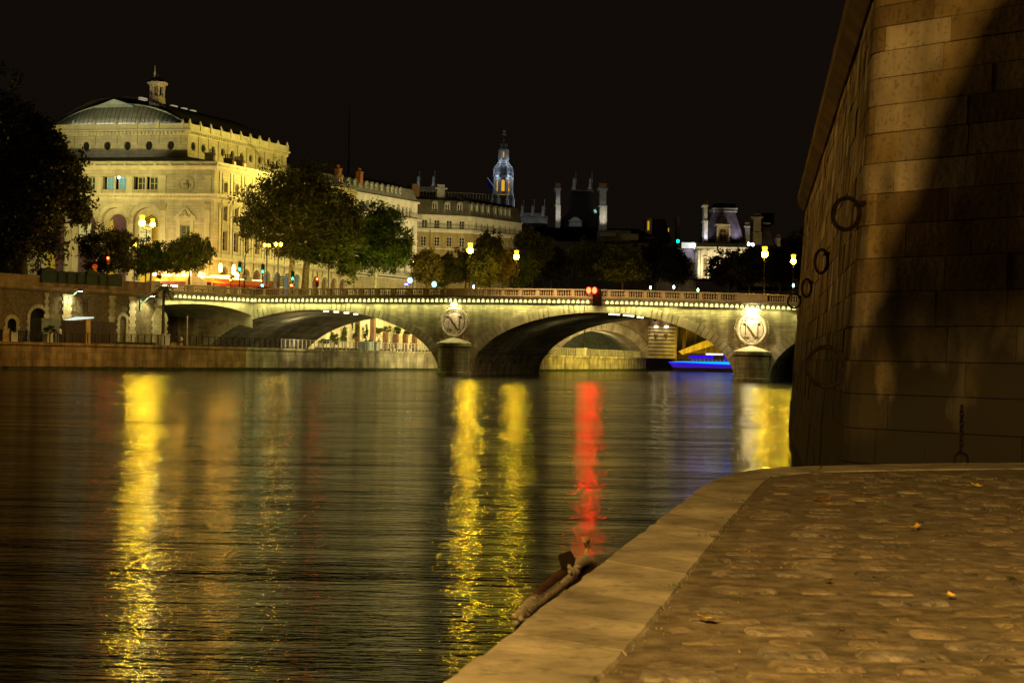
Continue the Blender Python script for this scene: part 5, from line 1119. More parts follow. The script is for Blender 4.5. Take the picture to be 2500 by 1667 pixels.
# ---- side
hs = []; sS = [2.95 + 3.02 * k for k in range(13)]
for c in sS: hs += [('r', c, 26.3, 27.75, .95), ('r', c, 22.0, 24.1, 1.05), ('r', c, 17.5, 20.4, 1.25), ('a', c, 9.6, 15.0, 1.9)]
mb = MB(); wall(mb, TS, 0, 43, 9.3, zA, hs, t=.45); ob('side_wall', mb, TSS, th)
AGL = [mat('arcade_brown_glass', (.10, .05, .03), emit=(1, .45, .1), estr=.06, sampling=False), mat('arcade_blue_glass', (.06, .09, .12), emit=(.4, .6, .8), estr=.10, sampling=False)]
for i, c in enumerate(sS):
    win(TS, th, c, 26.3, 27.75, .95, .4, cols=2, rows=1); win(TS, th, c, 22.0, 24.1, 1.05, .4, cols=2, rows=2); win(TS, th, c, 17.5, 20.4, 1.25, .4, cols=2, rows=3)
    win(TS, th, c, 9.6, 15.0, 1.9, .42, cols=3, rows=2, gm=AGL[1 if i in (4, 5, 6, 7) else 0], fm=mat('brown_door', (.16, .09, .05)))
    mb = MB()
    for z0, z1, w_ in ((26.3, 27.75, .95), (22.0, 24.1, 1.05), (17.5, 20.4, 1.25)):
        for sg in (-1, 1): x0, x1 = sorted((c + sg * (w_ / 2 + .02), c + sg * (w_ / 2 + .22))); mb.box(TS, x0, x1, 0, .10, z0 - .2, z1 + .15)
        mb.box(TS, c - w_ / 2 - .35, c + w_ / 2 + .35, 0, .22, z1 + .16, z1 + .34)
        mb.box(TS, c - w_ / 2 - .3, c + w_ / 2 + .3, 0, .16, z0 - .36, z0 - .21)
    ob('window_surround', mb, TRIM, th)
    mb = MB()
    for k in range(7):
        a, b = PI * k / 7 + .03, PI * (k + 1) / 7 - .03; r0, r1, zz = .97, 1.4, 14.05
        mb.prism(TS, [(c + r0 * math.cos(a), zz + r0 * math.sin(a)), (c + r1 * math.cos(a), zz + r1 * math.sin(a)), (c + r1 * math.cos(b), zz + r1 * math.sin(b)), (c + r0 * math.cos(b), zz + r0 * math.sin(b))], 0, .12)
    ob('arch_stones', mb, TRIM, th)
    x = c - 1.51; mb = MB()
    for z0, z1, w_ in ((25.9, 29.3, .5), (16.9, 24.3, .5)): mb.box(TS, x - w_ / 2, x + w_ / 2, 0, .16, z0, z1)
    mb.lathe(TS.P(x, .1, 23.6), [(.25, 0), (.36, .7), (.38, .8)], 7, sy=.5); ob('pilaster', mb, TRIM, th)
    mb = MB(); mb.tube([TS.P(x + .45, .12, 10), TS.P(x + .45, .12, 29.2)], .05, 4); ob('drainpipe', mb, mat('drainpipe', (.08, .06, .03)), th)
corn(TS, -.1, 43, 15.9, [(0, 0), (.1, .2), (.3, .5), (.45, .5), (.5, .1), (1.0, .1), (1.05, .18), (1.12, 0)], 'balcony_course')
mb = MB(); mb.box(TS, 42.99, 43.4, -18, .1, 9.3, zA + 1); ob('end_wall', mb, TSS, th)
# low roof of the lower block
ZR = zA + 1.2
mb = MB(); af = TF.P(0, .2, ZR); b_ = TF.P(TF.len, .2, ZR); c_ = TS.P(43, .2, ZR)
AC = Vector((XX(449, 253), 253, 0)); AF = Fr((XX(90, 258), 258), (AC.x, AC.y)); AS = Fr((AC.x, AC.y), (AC.x + dS.x * 29, AC.y + dS.y * 29))
d_ = AF.P(0, 0, 32.2); e_ = AF.P(AF.len, 0, 32.2); g_ = AS.P(29, 0, 32.2); h_ = TS.P(43, -14, 31.6)
mb.add([af, b_, e_, d_], [(0, 1, 2, 3)]); mb.add([b_, c_, h_, g_, e_], [(0, 1, 2, 3, 4)]); mb.add([c_, h_, Vector((h_.x - 20, h_.y, 31)), Vector((h_.x - 20, h_.y, 9)), Vector((c_.x, c_.y, 9))], [(0, 1, 2, 3, 4)]); ob('lower_roof', mb, SLATE, th)
# ---- attic with round windows
AZ0, AZ1 = 30.5, AF.Z(440, 316); at_z = AF.Z(440, 355)
ho = [('o', AF.S(px, 355), at_z - .68, at_z + .68, 1.12) for px in (158, 210, 262, 311, 364, 417)]; ho = [h for h in ho if h[1] > .8]
mb = MB(); wall(mb, AF, 0, AF.len, AZ0, AZ1, ho, t=.35); ob('attic_front', mb, TST, th)
so = [1.45 + 2.74 * k for k in range(10)]; hq = [('o', c, at_z - .68, at_z + .68, 1.12) for c in so]
mb = MB(); wall(mb, AS, 0, 29, AZ0, AZ1, hq, t=.35); ob('attic_side', mb, TSS, th)
def oculus(fr, c, lab=None, lit=0):
    mb = MB(); mb.tube([fr.P(c + .80 * math.cos(a), .03, at_z + .92 * math.sin(a)) for a in [2 * PI * k / 20 for k in range(21)]], .07, 5, cap=False)
    o = ob('round_window', mb, TRIM, th)
    mb = MB(); mb.prism(fr, [(c + .6 * math.cos(a), at_z + .72 * math.sin(a)) for a in [2 * PI * k / 20 for k in range(20)]], -.36, -.33); ob('pane', mb, GLD, o)
for h in ho: oculus(AF, h[1])
for c in so: oculus(AS, c)
mb = MB()
for h in ho: c = h[1] + 1.6; mb.box(AF, c - .0, c + .09, 0, .05, at_z + .2, at_z + 1.9); mb.box(AF, c - .75, c + .09, 0, .05, at_z + 1.9, at_z + 1.98)
for c in so: c += 1.37; mb.box(AS, c - .06, c + .06, 0, .07, at_z - 1.8, at_z + 1.5); mb.box(AS, c - .2, c + .2, 0, .1, at_z + 1.5, at_z + 1.62)
ob('attic_strips', mb, mat('strip_brown', (.2, .16, .08)), th)  # thin brown strips between the round windows
P_AT = [(-.9, 0), (-.8, .1), (-.3, .14), (-.25, .5), (.0, .55), (.05, .2), (.75, .18), (.8, .26), (.9, .26), (.92, -.2)]
corn(AF, -.1, AF.len + .3, AZ1, P_AT, 'attic_cornice', dent=(.22, .38, .42, .62, -.72)); corn(AS, -.1, 29.3, AZ1, P_AT, 'attic_cornice', dent=(.22, .38, .42, .62, -.72))
def finial(fr, c):
    mb = MB(); mb.box(fr, c - .22, c + .22, -.1, .34, AZ1 + .1, AZ1 + 1.05); mb.lathe(fr.P(c, .12, AZ1 + 1.05), [(.26, 0), (.26, .06), (.16, .10), (.19, .28), (.09, .5), (.02, .62)], 6); ob('finial', mb, TRIM, th)
for px in (180, 231, 283, 335, 387, 447): finial(AF, AF.S(px, 300))
for k in range(11): finial(AS, .25 + 2.86 * k)
# curved zinc roof: barrel with a leaning front
w2 = AF.len - .3; zr0 = AZ1 + .75
def rz(x):                                   # x in 0..1 across, segmental
    return zr0 + 3.85 * (1 - abs(2 * x - 1) ** 2.25)
def rp_(x, back, up=0.0):
    p = AF.P(.2 + (w2 - .2) * x, 0, 0) + Vector((0, 3.4, 0)) + dS * (back - 3.4); return Vector((p.x, p.y, zr0 + (rz(x) - zr0) * 1.30 + up))
mb = MB(); n = 36
for i in range(n):
    a, b = i / n, (i + 1) / n
    mb.add([rp_(a, 3.6), rp_(b, 3.6), rp_(b, 28), rp_(a, 28)], [(0, 1, 2, 3)])
ob('barrel_roof', mb, SLATE, th)
mb = MB()
for i in range(n):                              # leaning, slightly bellied front
    a, b = i / n, (i + 1) / n
    for j in range(5):
        f0, f1 = j / 5, (j + 1) / 5
        def q(x, f): s = zr0 - .35 + (rz(x) - zr0 + .35) * f; p = AF.P(.2 + (w2 - .2) * x, -.5, 0) + Vector((0, 1, 0)) * (3.4 * f ** 1.5); return Vector((p.x, p.y, s))
        mb.add([q(a, f0), q(b, f0), q(b, f1), q(a, f1)], [(0, 1, 2, 3)])
ob('zinc_front', mb, ZINC, th)
for i in range(1, 33):                          # standing seams
    x = i / 33; xt = x * 1.0 + .015; mb = MB(); mb.tube([q(x, f) + Vector((0, -.05, 0)) for f in (0, .25, .5, .75, 1)], .035, 4); ob('seam', mb, mat('seam_dark', (.07, .07, .05)), th)
mb = MB(); mb.tube([q(i / n, 1.0) + Vector((0, -.05, .05)) for i in range(n + 1)], .13, 5); ob('roof_edge', mb, mat('pale_zinc', (.36, .40, .36)), th)
c0, c1 = None, None; zz = AF.Z(280, 246) + .0; kf = 3.2
mb = MB(); pf = AF.P(0, 0, 0) + Vector((0, 3.3, 0)); RF = Fr((pf.x, pf.y), (pf.x + AF.u.x, pf.y + AF.u.y)); zt1 = zz - .55
c0, c1 = RF.S(233, 245), RF.S(325, 245); mb.box(RF, c0, c1, -.5, .15, zt1, zt1 + .28); mb.prism(RF, [(c0 + .2, zt1 + .3), (c1 - .2, zt1 + .3), ((c0 + c1) / 2, zt1 + 1.35)], -6, 0); ob('roof_gable', mb, MATS['pale_zinc'], th)
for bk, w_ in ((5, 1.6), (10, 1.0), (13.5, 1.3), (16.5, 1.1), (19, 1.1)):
    p = rp_(.60, bk); f3 = Fr((p.x, p.y), (p.x + dS.x, p.y + dS.y)); mb = MB(); mb.box(f3, 0, w_, -.3, .3, p.z - .1, p.z + .26); ob('skylight', mb, glow('skylight_glow', (.62, .5, .28), .6), th)  # emission stands in for the light falling on these roof strips
# lantern on the ridge
lp = W(384, 240, 262); lb = Vector((lp.x, 262, 0)); zl0, zl1 = W(391, 266, 262).z, W(391, 238, 262).z; zl2 = W(391, 214, 262).z; zl3 = W(391, 190, 262).z
LM = mat('lantern_stone', (.36, .29, .25)); mb = MB(); mb.lathe((lb.x, lb.y, zl0 - 2), [(1.45, 0), (1.25, zl1 - zl0 + 2), (1.35, zl1 - zl0 + 2.05)], 8, a0=PI / 8); ob('lantern_base', mb, LM, th)
for k in range(8):
    a = PI / 8 + k * PI / 4; mb = MB(); mb.box(Fr((lb.x + 1.12 * math.cos(a), lb.y + 1.12 * math.sin(a)), (lb.x + 1.12 * math.cos(a) - math.sin(a), lb.y + 1.12 * math.sin(a) + math.cos(a))), -.13, .13, -.15, .1, zl1, zl2); ob('lantern_post', mb, LM, th)
mb = MB(); mb.lathe((lb.x, lb.y, zl2), [(1.25, 0), (1.3, .3), (1.65, .5), (1.7, .75), (1.3, .85)], 8, a0=PI / 8); ob('lantern_cornice', mb, LM, th)
mb = MB(); mb.lathe((lb.x, lb.y, zl2 + 1.15), [(1.6, -.3), (1.0, .1), (.4, .5), (.1, 1.0)], 8, a0=PI / 8); ob('lantern_roof', mb, SLATE, th)
fp = W(378, 190, 262); mb = MB(); mb.tube([(fp.x, 262, zl2 + 1.5), (fp.x, 262, W(378, 160, 262).z)], [.12, .03], 5); mb.ball((fp.x, 262, W(378, 180, 262).z), .2, 6, 4, sz=2); ob('spire', mb, LM, th)
# chimneys on the lower roof
def chimney(par, p0, fr, w_, dpt, z0, z1, m, pots=4, pm=None):
    mb = MB(); mb.box(fr, p0, p0 + w_, -dpt, 0, z0, z1); mb.box(fr, p0 - .08, p0 + w_ + .08, -dpt - .08, .08, z1, z1 + .18); o = ob('chimney', mb, m, par)
    mb = MB()
    for k in range(pots): mb.lathe(fr.P(p0 + w_ * (k + .5) / pots, -dpt / 2, z1 + .18), [(.12, 0), (.11, .65)], 6)
    ob('pots', mb, pm or m, o)
CHM = mat('dark_chimney', (.05, .035, .02)); CHL = mat('cream_chimney_side', (.42, .34, .2))  # near-black chimneys with a cream right flank
for px0, px1, y0, y1, p in ((520, 541, 410, 375, 0), (566, 588, 414, 388, 4), (590, 613, 418, 393, 5)):
    s0 = TS.S(px0, 400); s1 = TS.S(px1, 400); Yc = TS.P(s0, 0, 0).y - 0; f4 = Fr((TS.P(s0, -1.5, 0).x, TS.P(s0, -1.5, 0).y), (TS.P(s0, -1.5, 0).x + 1, TS.P(s0, -1.5, 0).y - .05)); chimney(th, 0, f4, (px1 - px0) / 16.0, 1.2, ZR - .5, W(px0, y1, Yc).z, CHM, p or 1)
    mb = MB(); mb.box(f4, (px1 - px0) / 16.0 + .01, (px1 - px0) / 16.0 + .3, -1.2, .02, ZR - .5, W(px0, y1, Yc).z - .3); ob('chimney_flank', mb, CHL, th)
mb = MB(); q0, q1 = AS.P(AS.S(626, 410), 2.2, 0), AS.P(AS.S(592, 340), .3, 0); za, zb = W(626, 408, q0.y).z, W(592, 337, q1.y).z
for o_ in (0, .35): mb.tube([(q0.x + o_, q0.y, za), (q1.x + o_, q1.y, zb)], .035, 4)
for k in range(14): f = k / 14; mb.tube([(q0.x + (q1.x - q0.x) * f, q0.y, za + (zb - za) * f), (q0.x + .35 + (q1.x - q0.x) * f, q0.y, za + (zb - za) * f + .2)], .02, 3)
ob('roof_ladder', mb, RAIL, th)
# banners between the arches
BAN = mat('white_banner', (.62, .62, .52), var=.03); INK = mat('banner_ink', (.02, .02, .02))
def banner(px, w_, y0, y1, lines, lab, size):
    c = sx_(px); z0, z1 = tz(y0), tz(y1); t = thing('banner', lab, 'banner', TF.P(c, .5, z0)); mb = MB(); mb.box(TF, c - w_ / 2, c + w_ / 2, .45, .49, z0, z1); ob('cloth', mb, BAN, t)
    n = len(lines); z = z1 - .35
    for l, gap in lines: 
        if l: put_text(text_mesh(l, size, INK), 'lettering', t, TF, c, .50, z)
        z -= gap
banner(359, 1.95, 600, 549, [('PENDANT', .42), ('LES', .42), ('TRAVAUX', .46), ('LE', .42), ('SPECTACLE', .44), ('CONTINUE !', .5)], 'tall white banner with black capitals hanging in the second theatre arch', .37)
banner(212, 1.9, 600, 547, [('', .1), ('PARIS', .5)], 'white banner half hidden behind the big dark tree', .4)
# ---- brasserie at the foot of the theatre's corner: awnings and bright signs
AWN = mat('orange_awning', (.62, .16, .03), var=.2, scale=3); AWD = mat('dark_red_valance', (.20, .03, .02))
CF = Fr(TF.P(TF.len - 9.8, 5.0, 0), TF.P(TF.len + 1.5, 5.0, 0)); CSd = Fr(TF.P(TF.len + 1.5, 5.0, 0), TS.P(9, 5, 0))
def awning(fr, a0, a1, lab, zt_, zb_):
    t = thing('awning', lab, 'awning', fr.P(a0, 0, zb_), group='awnings of the corner brasserie'); mb = MB(); n = 8
    for k in range(n): s0 = a0 + (a1 - a0) * k / n; s1 = a0 + (a1 - a0) * (k + 1) / n; mb.add([fr.P(s0, 0, zb_), fr.P(s1, 0, zb_), fr.P(s1, -2.2, zt_), fr.P(s0, -2.2, zt_)], [(0, 1, 2, 3)])
    ob('canvas', mb, AWN, t); mb = MB(); mb.box(fr, a0, a1, -.02, .02, zb_ - .42, zb_ - .01); ob('valance', mb, AWD, t)
    mb = MB()
    for s_ in (a0 + .1, (a0 + a1) / 2, a1 - .1): mb.tube([fr.P(s_, 0, 9.4), fr.P(s_, 0, zb_ - .43)], .04, 4)
    ob('post', mb, RAIL, t)
def zf(px, y): return CF.Z(px, y)
awning(CF, CF.S(372), CF.S(450), 'orange brasserie awning left of the sign posts', zf(420, 673), zf(420, 687))
awning(CF, CF.S(502), CF.len, 'orange brasserie awning at the theatre corner', zf(520, 675), zf(520, 689)); awning(CSd, 0.3, CSd.len, 'orange awning running back along the theatre side', zf(540, 676), zf(540, 690))
SGN = glow('brasserie_glow', (1.0, .62, .14), 4, True); SGW = glow('brasserie_hot', (1, .58, .12), 11, True)
mb = MB(); kb = thing('brasserie_sign', 'long glowing yellow sign band and lanterns above the orange awnings', 'sign', CF.P(2, -2, 12))
mb.box(CF, CF.S(376), CF.S(444), -2.3, -2.2, zf(420, 673), zf(420, 668.5)); ob('sign_band', mb, SGW, kb)
mb = MB(); mb.box(CF, CF.S(497), CF.S(545), -2.3, -2.2, zf(520, 675), zf(520, 670.5)); ob('sign_band', mb, SGW, kb)
mb = MB(); mb.box(CSd, .3, CSd.len, -2.3, -2.2, zf(545, 679), zf(545, 674)); ob('sign_band', mb, SGW, kb)
for px, y, h in ((393, 666, .8), (421, 664, .9), (433, 665, .9), (447, 666, .9), (474, 667, .9), (395, 655, .3), (455, 655, .3), (410, 668, .5), (483, 668, .5), (524, 652, 1.3), (557, 657, 1.5), (565, 671, .9)):
    mb = MB(); p = CF.P(CF.S(px), -1.9, zf(px, y) - h / 2); mb.lathe(p, [(.12, 0), (.28, .12), (.30, h * .7), (.12, h)], 8); ob('lantern', mb, SGW if h > .6 else SGN, kb)
for px in (380, 430, 520, 556): lamp('POINT', 'brasserie_light', CF.P(CF.S(px), -1.2, zf(px, 664)), 330 * PW_CAFE, (1, .46, .04), size=.4, glossy=True)
lamp('POINT', 'awning_light', CF.P(CF.S(400), -1.0, 10.9), 120 * PW_CAFE, (1, .7, .3), size=.3); lamp('POINT', 'awning_light', CF.P(CF.S(530), -1.0, 10.9), 120 * PW_CAFE, (1, .7, .3), size=.3)
mb = MB(); 
for k in range(7): mb.ball(CF.P(CF.S(400 + 5.6 * k), .6, zf(420, 697)), .13, 6, 4, sz=1.6)
ob('terrace_lights', mb, glow('terrace_bulb', (1, .85, .5), 16), label='row of small pale bulbs along the terrace just above the parapet', cat='lights')
p = CF.P(CF.S(379), .8, zf(379, 670)); mb = MB(); mb.ball(p, .22, 8, 6); ob('white_lamp', mb, glow('white_hot', (.92, 1, .85), 40, True), label='piercing white lamp left of the orange awnings', cat='street lamp')
lamp('POINT', 'white_light', p, 60 * PW_GLOBE, (.8, 1, .78), size=.3, glossy=True)
# floodlights of the theatre; the roof and attic spots are added in mid-air
lamp('SPOT', 'front_flood', TF.P(17, 21, 23.2), 12500 * PW_TH, (1, .87, .30), TF.P(17, 0, 24), size=.4, spot=112, blend=.5)
lamp('SPOT', 'roof_fill', AF.P(AF.len * .55, 15, 38.2), 2600 * PW_TH, (1, 1, .66), AF.P(AF.len * .55, -2, 39.8), size=.3, spot=76, blend=.3)
lamp('SPOT', 'front_flood', TF.P(15, 21, 23.0), 12500 * PW_TH, (1, .87, .30), AF.P(AF.len * .55, 0, 36.5), size=.3, spot=60, blend=.5)
lamp('AREA', 'front_flood', TF.P(22, 17, 11), 1300 * PW_TH, (1, .86, .36), TF.P(22, 0, 19), size=6, size_y=2)
lamp('AREA', 'side_flood', TS.P(10, 22, 11), 5200 * PW_TH, (1, .82, .26), TS.P(16, 0, 24), size=20, size_y=2)
lamp('AREA', 'attic_flood', TS.P(16, 12, 30.2), 9500 * PW_TH, (1, .82, .18), AS.P(16, 0, 35), size=24, size_y=.6)
lamp('AREA', 'roof_flood', AF.P(AF.len * .55, -.2, AZ1 + .75), 330 * PW_TH, (1, 1, .68), AF.P(AF.len * .55, -3, 40.5), size=18, size_y=.3)
# ================================================================= APARTMENT HOUSES
CR = mat('house_cream', (.46, .41, .30), var=.12, scale=.6, stain=.15, bump=.15); CRD = mat('house_dim_stone', (.36, .29, .16), var=.15, scale=.6, stain=.2, brick=(1.3, .42, 0)); MANS = mat('mansard_zinc', (.15, .14, .11), var=.2, rough=.5, scale=.8); BALC = mat('balcony_iron', (.10, .085, .06)); BR_O = mat('orange_brick', (.22, .085, .03), var=.2)  # the lower floors' shade is put into a darker stone colour
def dormer(par, fr, c, z0, z1, w, d, m):
    mb = MB(); fw = .16
    mb.box(fr, c - w / 2 - fw, c - w / 2, d - 1.0, d + .05, z0 - .2, z1); mb.box(fr, c + w / 2, c + w / 2 + fw, d - 1.0, d + .05, z0 - .2, z1); mb.box(fr, c - w / 2 - fw, c + w / 2 + fw, d - 1.0, d + .08, z1, z1 + .16)
    mb.prism(fr, [(c - w / 2 - fw - .08, z1 + .16), (c + w / 2 + fw + .08, z1 + .16), (c + w / 4, z1 + .48), (c - w / 4, z1 + .48)], d - 1.0, d + .14)
    o = ob('dormer', mb, m, par); mb = MB(); ww = w; 
    mb.box(fr, c - ww / 2, c - ww / 2 + .1, d - .2, d - .1, z0, z1); mb.box(fr, c + ww / 2 - .1, c + ww / 2, d - .2, d - .1, z0, z1); mb.box(fr, c - .06, c + .06, d - .2, d - .1, z0, z1); mb.box(fr, c - ww / 2, c + ww / 2, d - .2, d - .1, z1 - .1, z1); ob('casement', mb, mat('pale_casement', (.5, .46, .34)), o)
    mb = MB(); mb.box(fr, c - ww / 2, c + ww / 2, d - .3, d - .21, z0, z1); ob('pane', mb, GLD, o)
def balcony(par, fr, a0, a1, z, h=1.05, st=.4):
    mb = MB(); mb.box(fr, a0, a1, 0, .85, z - .2, z); ob('balcony_slab', mb, CR, par); mb = MB(); mb.box(fr, a0, a1, .74, .80, z + h - .06, z + h); mb.box(fr, a0, a1, .75, .79, z + .1, z + .15)
    n = int((a1 - a0) / st)
    for k in range(n + 1): x = a0 + (a1 - a0) * k / n; mb.box(fr, x - .03, x + .03, .75, .79, z, z + h)
    ob('balcony_railing', mb, BALC, par)
# --- first house
HB = Fr((-38.6, 293.7), (-19.5, 330)); B_L = HB.len
hb = thing('apartment_house', 'cream apartment house with a row of lit dormers and orange chimneys behind the plane trees', 'apartment house', HB.P(10, 0, 9.35))
zr, zbal = 32.5, 29.3; cs = [HB.S(x, 450) for x in (855, 870, 884, 898, 911, 923, 936, 950.6, 961, 971, 981)]
top_w = [HB.S(x, 510) for x in (868, 883, 897, 911, 924, 935, 948, 962, 973, 984, 993, 1002)] + [HB.S(820), HB.S(838), HB.S(853)]
low_w = sorted([HB.S(1002) - k * 2.55 for k in range(14)])
hh = [('r', c, zbal + .1, 31.6, 1.0) for c in top_w] + [('a', c, z, z + 2.3, 1.1) for c in low_w for z in (25.6, 21.9, 18.2)]
hh += [('r', c, 12.4, 14.6, 1.05) for c in low_w]
hh = [h for h in hh if .6 < h[1] < B_L - .6]
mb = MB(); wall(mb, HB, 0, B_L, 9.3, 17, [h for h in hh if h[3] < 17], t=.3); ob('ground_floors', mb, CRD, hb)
mb = MB(); wall(mb, HB, 0, B_L, 17.0, zr, [h for h in hh if h[3] > 17], t=.3); ob('facade', mb, CR, hb)
for h in hh: win(HB, hb, h[1], h[2], h[3], h[4], .28, cols=2, rows=2, fw=.10)
e = HB.P(B_L, 0, 0); mb = MB(); mb.add([(e.x, e.y, 9.3), (e.x - 14, e.y + 7, 9.3), (e.x - 14, e.y + 7, zr), (e.x, e.y, zr)], [(0, 1, 2, 3)]); ob('end_wall', mb, CR, hb)
balcony(hb, HB, 0, B_L + .4, zbal); balcony(hb, HB, 0, B_L + .2, 17.6, st=.5)
mb = MB(); mb.box(HB, 0, B_L + .3, -.1, .35, zr, zr + .35); mb.box(HB, 0, B_L, 0, .2, 24.9, 25.2); ob('cornice', mb, CR, hb)
mb = MB(); mb.prism(Fr(HB.P(0, 0, 0), HB.P(0, -1, 0)), [(0, zr + .35), (1.1, 35.4), (6, 37.0), (11, 35.4), (12, zr)], 0, B_L); ob('mansard_roof', mb, MANS, hb)
for c in cs: dormer(hb, HB, c, zr + .9, zr + 2.35, .95, -.35, MATS['mansard_zinc'])
dormer(hb, HB, HB.S(832.5, 450), zr + .6, zr + 2.6, 1.9, -.2, MATS['mansard_zinc'])
for px, y0, y1 in ((828, 432, 413), (880, 440, 421)): chimney(hb, HB.S(px, 430), HB, .9, 1.0, 34.6, HB.Z(px, y1), BR_O, 3)
p = HB.P(HB.S(826, 400), -1.5, 0); mb = MB(); mb.tube([(p.x, p.y, 36), (p.x, p.y, W(826, 384, p.y).z)], .05, 4)
for k in range(4): z = W(826, 386 + 4 * k, p.y).z; mb.tube([(p.x - .6, p.y, z), (p.x + .6, p.y, z)], .02, 3)
ob('aerial', mb, RAIL, hb)
mb = MB(); p = Vector((XX(853, 420, 300), 420, 0)); mb.tube([(p.x, 420, 20), (p.x, 420, W(853, 290, 420).z), (p.x, 420, W(853, 262, 420).z)], [.35, .22, .10], 6); ob('tall_mast', mb, mat('mast_brown', (.16, .08, .03)), label='very tall thin brown mast rising behind the first apartment house', cat='mast')
# --- second house: bent front
hc = thing('apartment_house', 'second apartment house, bent front, olive lower floors and black iron balcony beside the clock tower', 'apartment house', (XX(1100, 340), 340, 9.35))
H1 = Fr((XX(1003, 338), 338), (XX(1145, 342), 342)); H2 = Fr(H1.P(H1.len, 0, 0), (XX(1268, 357), 357))
OLV = mat('house_dim_olive', (.30, .22, .09), var=.15, scale=.6, stain=.25, brick=(1.5, .42, 0)); zr2, zb2 = 30.95, 28.3  # shade on these lower floors is put into the olive tone
for fr, tw, lw, dw in ((H1, (1036.7, 1067, 1097, 1128), (1034, 1067, 1097, 1128), (1012, 1062.6, 1093, 1123.5)), (H2, (1149.6, 1164, 1177, 1191, 1205, 1222, 1235, 1246, 1259), (1154, 1168, 1182, 1196, 1210, 1224, 1238, 1252), (1154, 1167, 1181, 1195, 1212, 1225.5, 1236, 1246))):
    ww = 1.15 if fr is H1 else .8
    a = [('r', fr.S(x, 545), zb2 + .05, 30.15, ww) for x in tw]; b = [('r', fr.S(x, 585), z, z + 2.0, ww) for x in lw for z in (24.7, 21.2, 17.7, 14.2)]
    mb = MB(); wall(mb, fr, 0, fr.len, 27.6, zr2, a, t=.25); ob('upper_facade', mb, CR, hc); mb = MB(); wall(mb, fr, 0, fr.len, 9.3, 27.6, b, t=.25); ob('facade', mb, OLV, hc)
    for h in a + b: win(fr, hc, h[1], h[2], h[3], h[4], .22, cols=2, rows=3, fw=.08)
    balcony(hc, fr, 0, fr.len, zb2, h=1.0, st=.28); mb = MB(); mb.box(fr, -.1, fr.len + .1, -.1, .25, zr2, zr2 + .25); mb.box(fr, 0, fr.len, 0, .12, 24.1, 24.3); mb.box(fr, 0, fr.len, 0, .12, 20.6, 20.8); ob('cornice', mb, CR, hc)
    rb = Fr(fr.P(0, 0, 0), fr.P(0, -1, 0)); mb = MB(); mb.prism(rb, [(0, zr2 + .25), (.9, 34.4), (3.5, 35.3), (10, 35.3), (10, zr2)], 0, fr.len); ob('mansard_roof', mb, mat('mansard_slate', (.07, .06, .04), var=.3, scale=.8), hc)
    for x in dw: dormer(hc, fr, fr.S(x, 508), zr2 + .75, zr2 + 2.75, 1.05 if fr is H1 else .65, -.25, MANS)
e = H2.P(H2.len, 0, 0); mb = MB(); mb.add([(e.x, e.y, 9.3), (e.x - 6, e.y + 11, 9.3), (e.x - 6, e.y + 11, 34), (e.x, e.y, zr2)], [(0, 1, 2, 3)]); ob('end_wall', mb, OLV, hc)
mb = MB(); mb.tube([H1.P(H1.S(1049, 600), .1, 10), H1.P(H1.S(1049, 600), .1, 30.5)], .07, 4); ob('drainpipe', mb, MATS['drainpipe'], hc)
c = H1.S(1077, 480); mb = MB(); mb.box(H1, c, c + 1.6, -4.2, -3, 35, H1.Z(1080, 459)); mb.box(H1, c - .5, c + 2.1, -4.5, -2.7, H1.Z(1080, 459), H1.Z(1080, 455)); mb.box(H1, c, c + 1.6, -4.2, -3, H1.Z(1080, 455), H1.Z(1080, 447)); ob('chimney', mb, mat('grey_chimney', (.25, .24, .22)), hc)
mb = MB(); mb.box(H1, .2, H1.S(1030, 470), -6, -2, 35, H1.Z(1010, 450)); mb.box(H1, .2, H1.S(1026, 470), -6.4, -1.6, H1.Z(1010, 450), H1.Z(1010, 447)); ob('roof_hut', mb, mat('brown_hut', (.12, .07, .03)), hc)
mb = MB()
for k in range(30): x = H1.S(990, 470) + (H1.len + 8) * k / 30; mb.box(H1, x - .03, x + .03, -3.6, -3.55, 35.3, 36.4)
mb.box(H1, 0, H1.len + 4, -3.62, -3.54, 36.35, 36.42); ob('roof_railing', mb, BALC, hc)
# floods that wash the top floors, and the street lamps below
lamp('AREA', 'house_flood', HB.P(B_L * .55, 20, 22), 8600 * PW_HB, (1, .86, .40), HB.P(B_L * .6, 0, 31), size=24, size_y=1.5)
lamp('AREA', 'house_flood', H1.P(8, 24, 22), 4300 * PW_HB, (1, .84, .42), H1.P(9, 0, 31), size=16, size_y=1.5)
lamp('AREA', 'house_flood', H2.P(6, 16, 24), 1000 * PW_HB, (1, .84, .42), H2.P(8, 0, 31), size=10, size_y=1.5)
# ================================================================= THE TOWN HALL
HST = mat('town_hall_stone', (.44, .42, .36), var=.2, scale=1, stain=.2, bump=.2); HDK = mat('town_hall_roof', (.020, .016, .015), rough=.8, var=.3); HSL = mat('violet_slate', (.16, .13, .15), rough=.6, var=.3, scale=.8, stain=.3)
TY = 450.0; tw = thing('clock_tower', 'tall tiered bell tower lit blue-white with golden openings', 'tower', (XX(1228.5, TY, 450), TY, 20))
def TZ(y, px=1228.5): return ZZ(px, y, TY)
tx = XX(1228.5, TY, 440); k_ = TY / F
DKW0 = mat('shade_toned_stone', (.16, .12, .07), var=.3, stain=.3)  # same stone with the lack of light put into a darker colour
def lev(prof, n=8, name='tower_stage', m=HST, a0=PI / 8):
    mb = MB(); mb.lathe((tx, TY, 0), [(w * k_ / 2, TZ(y)) for w, y in prof], n, a0=a0); return ob(name, mb, m, tw)
lev([(56, 545), (56, 512), (52, 510), (50, 480), (52, 478)], name='tower_base', m=DKW0)
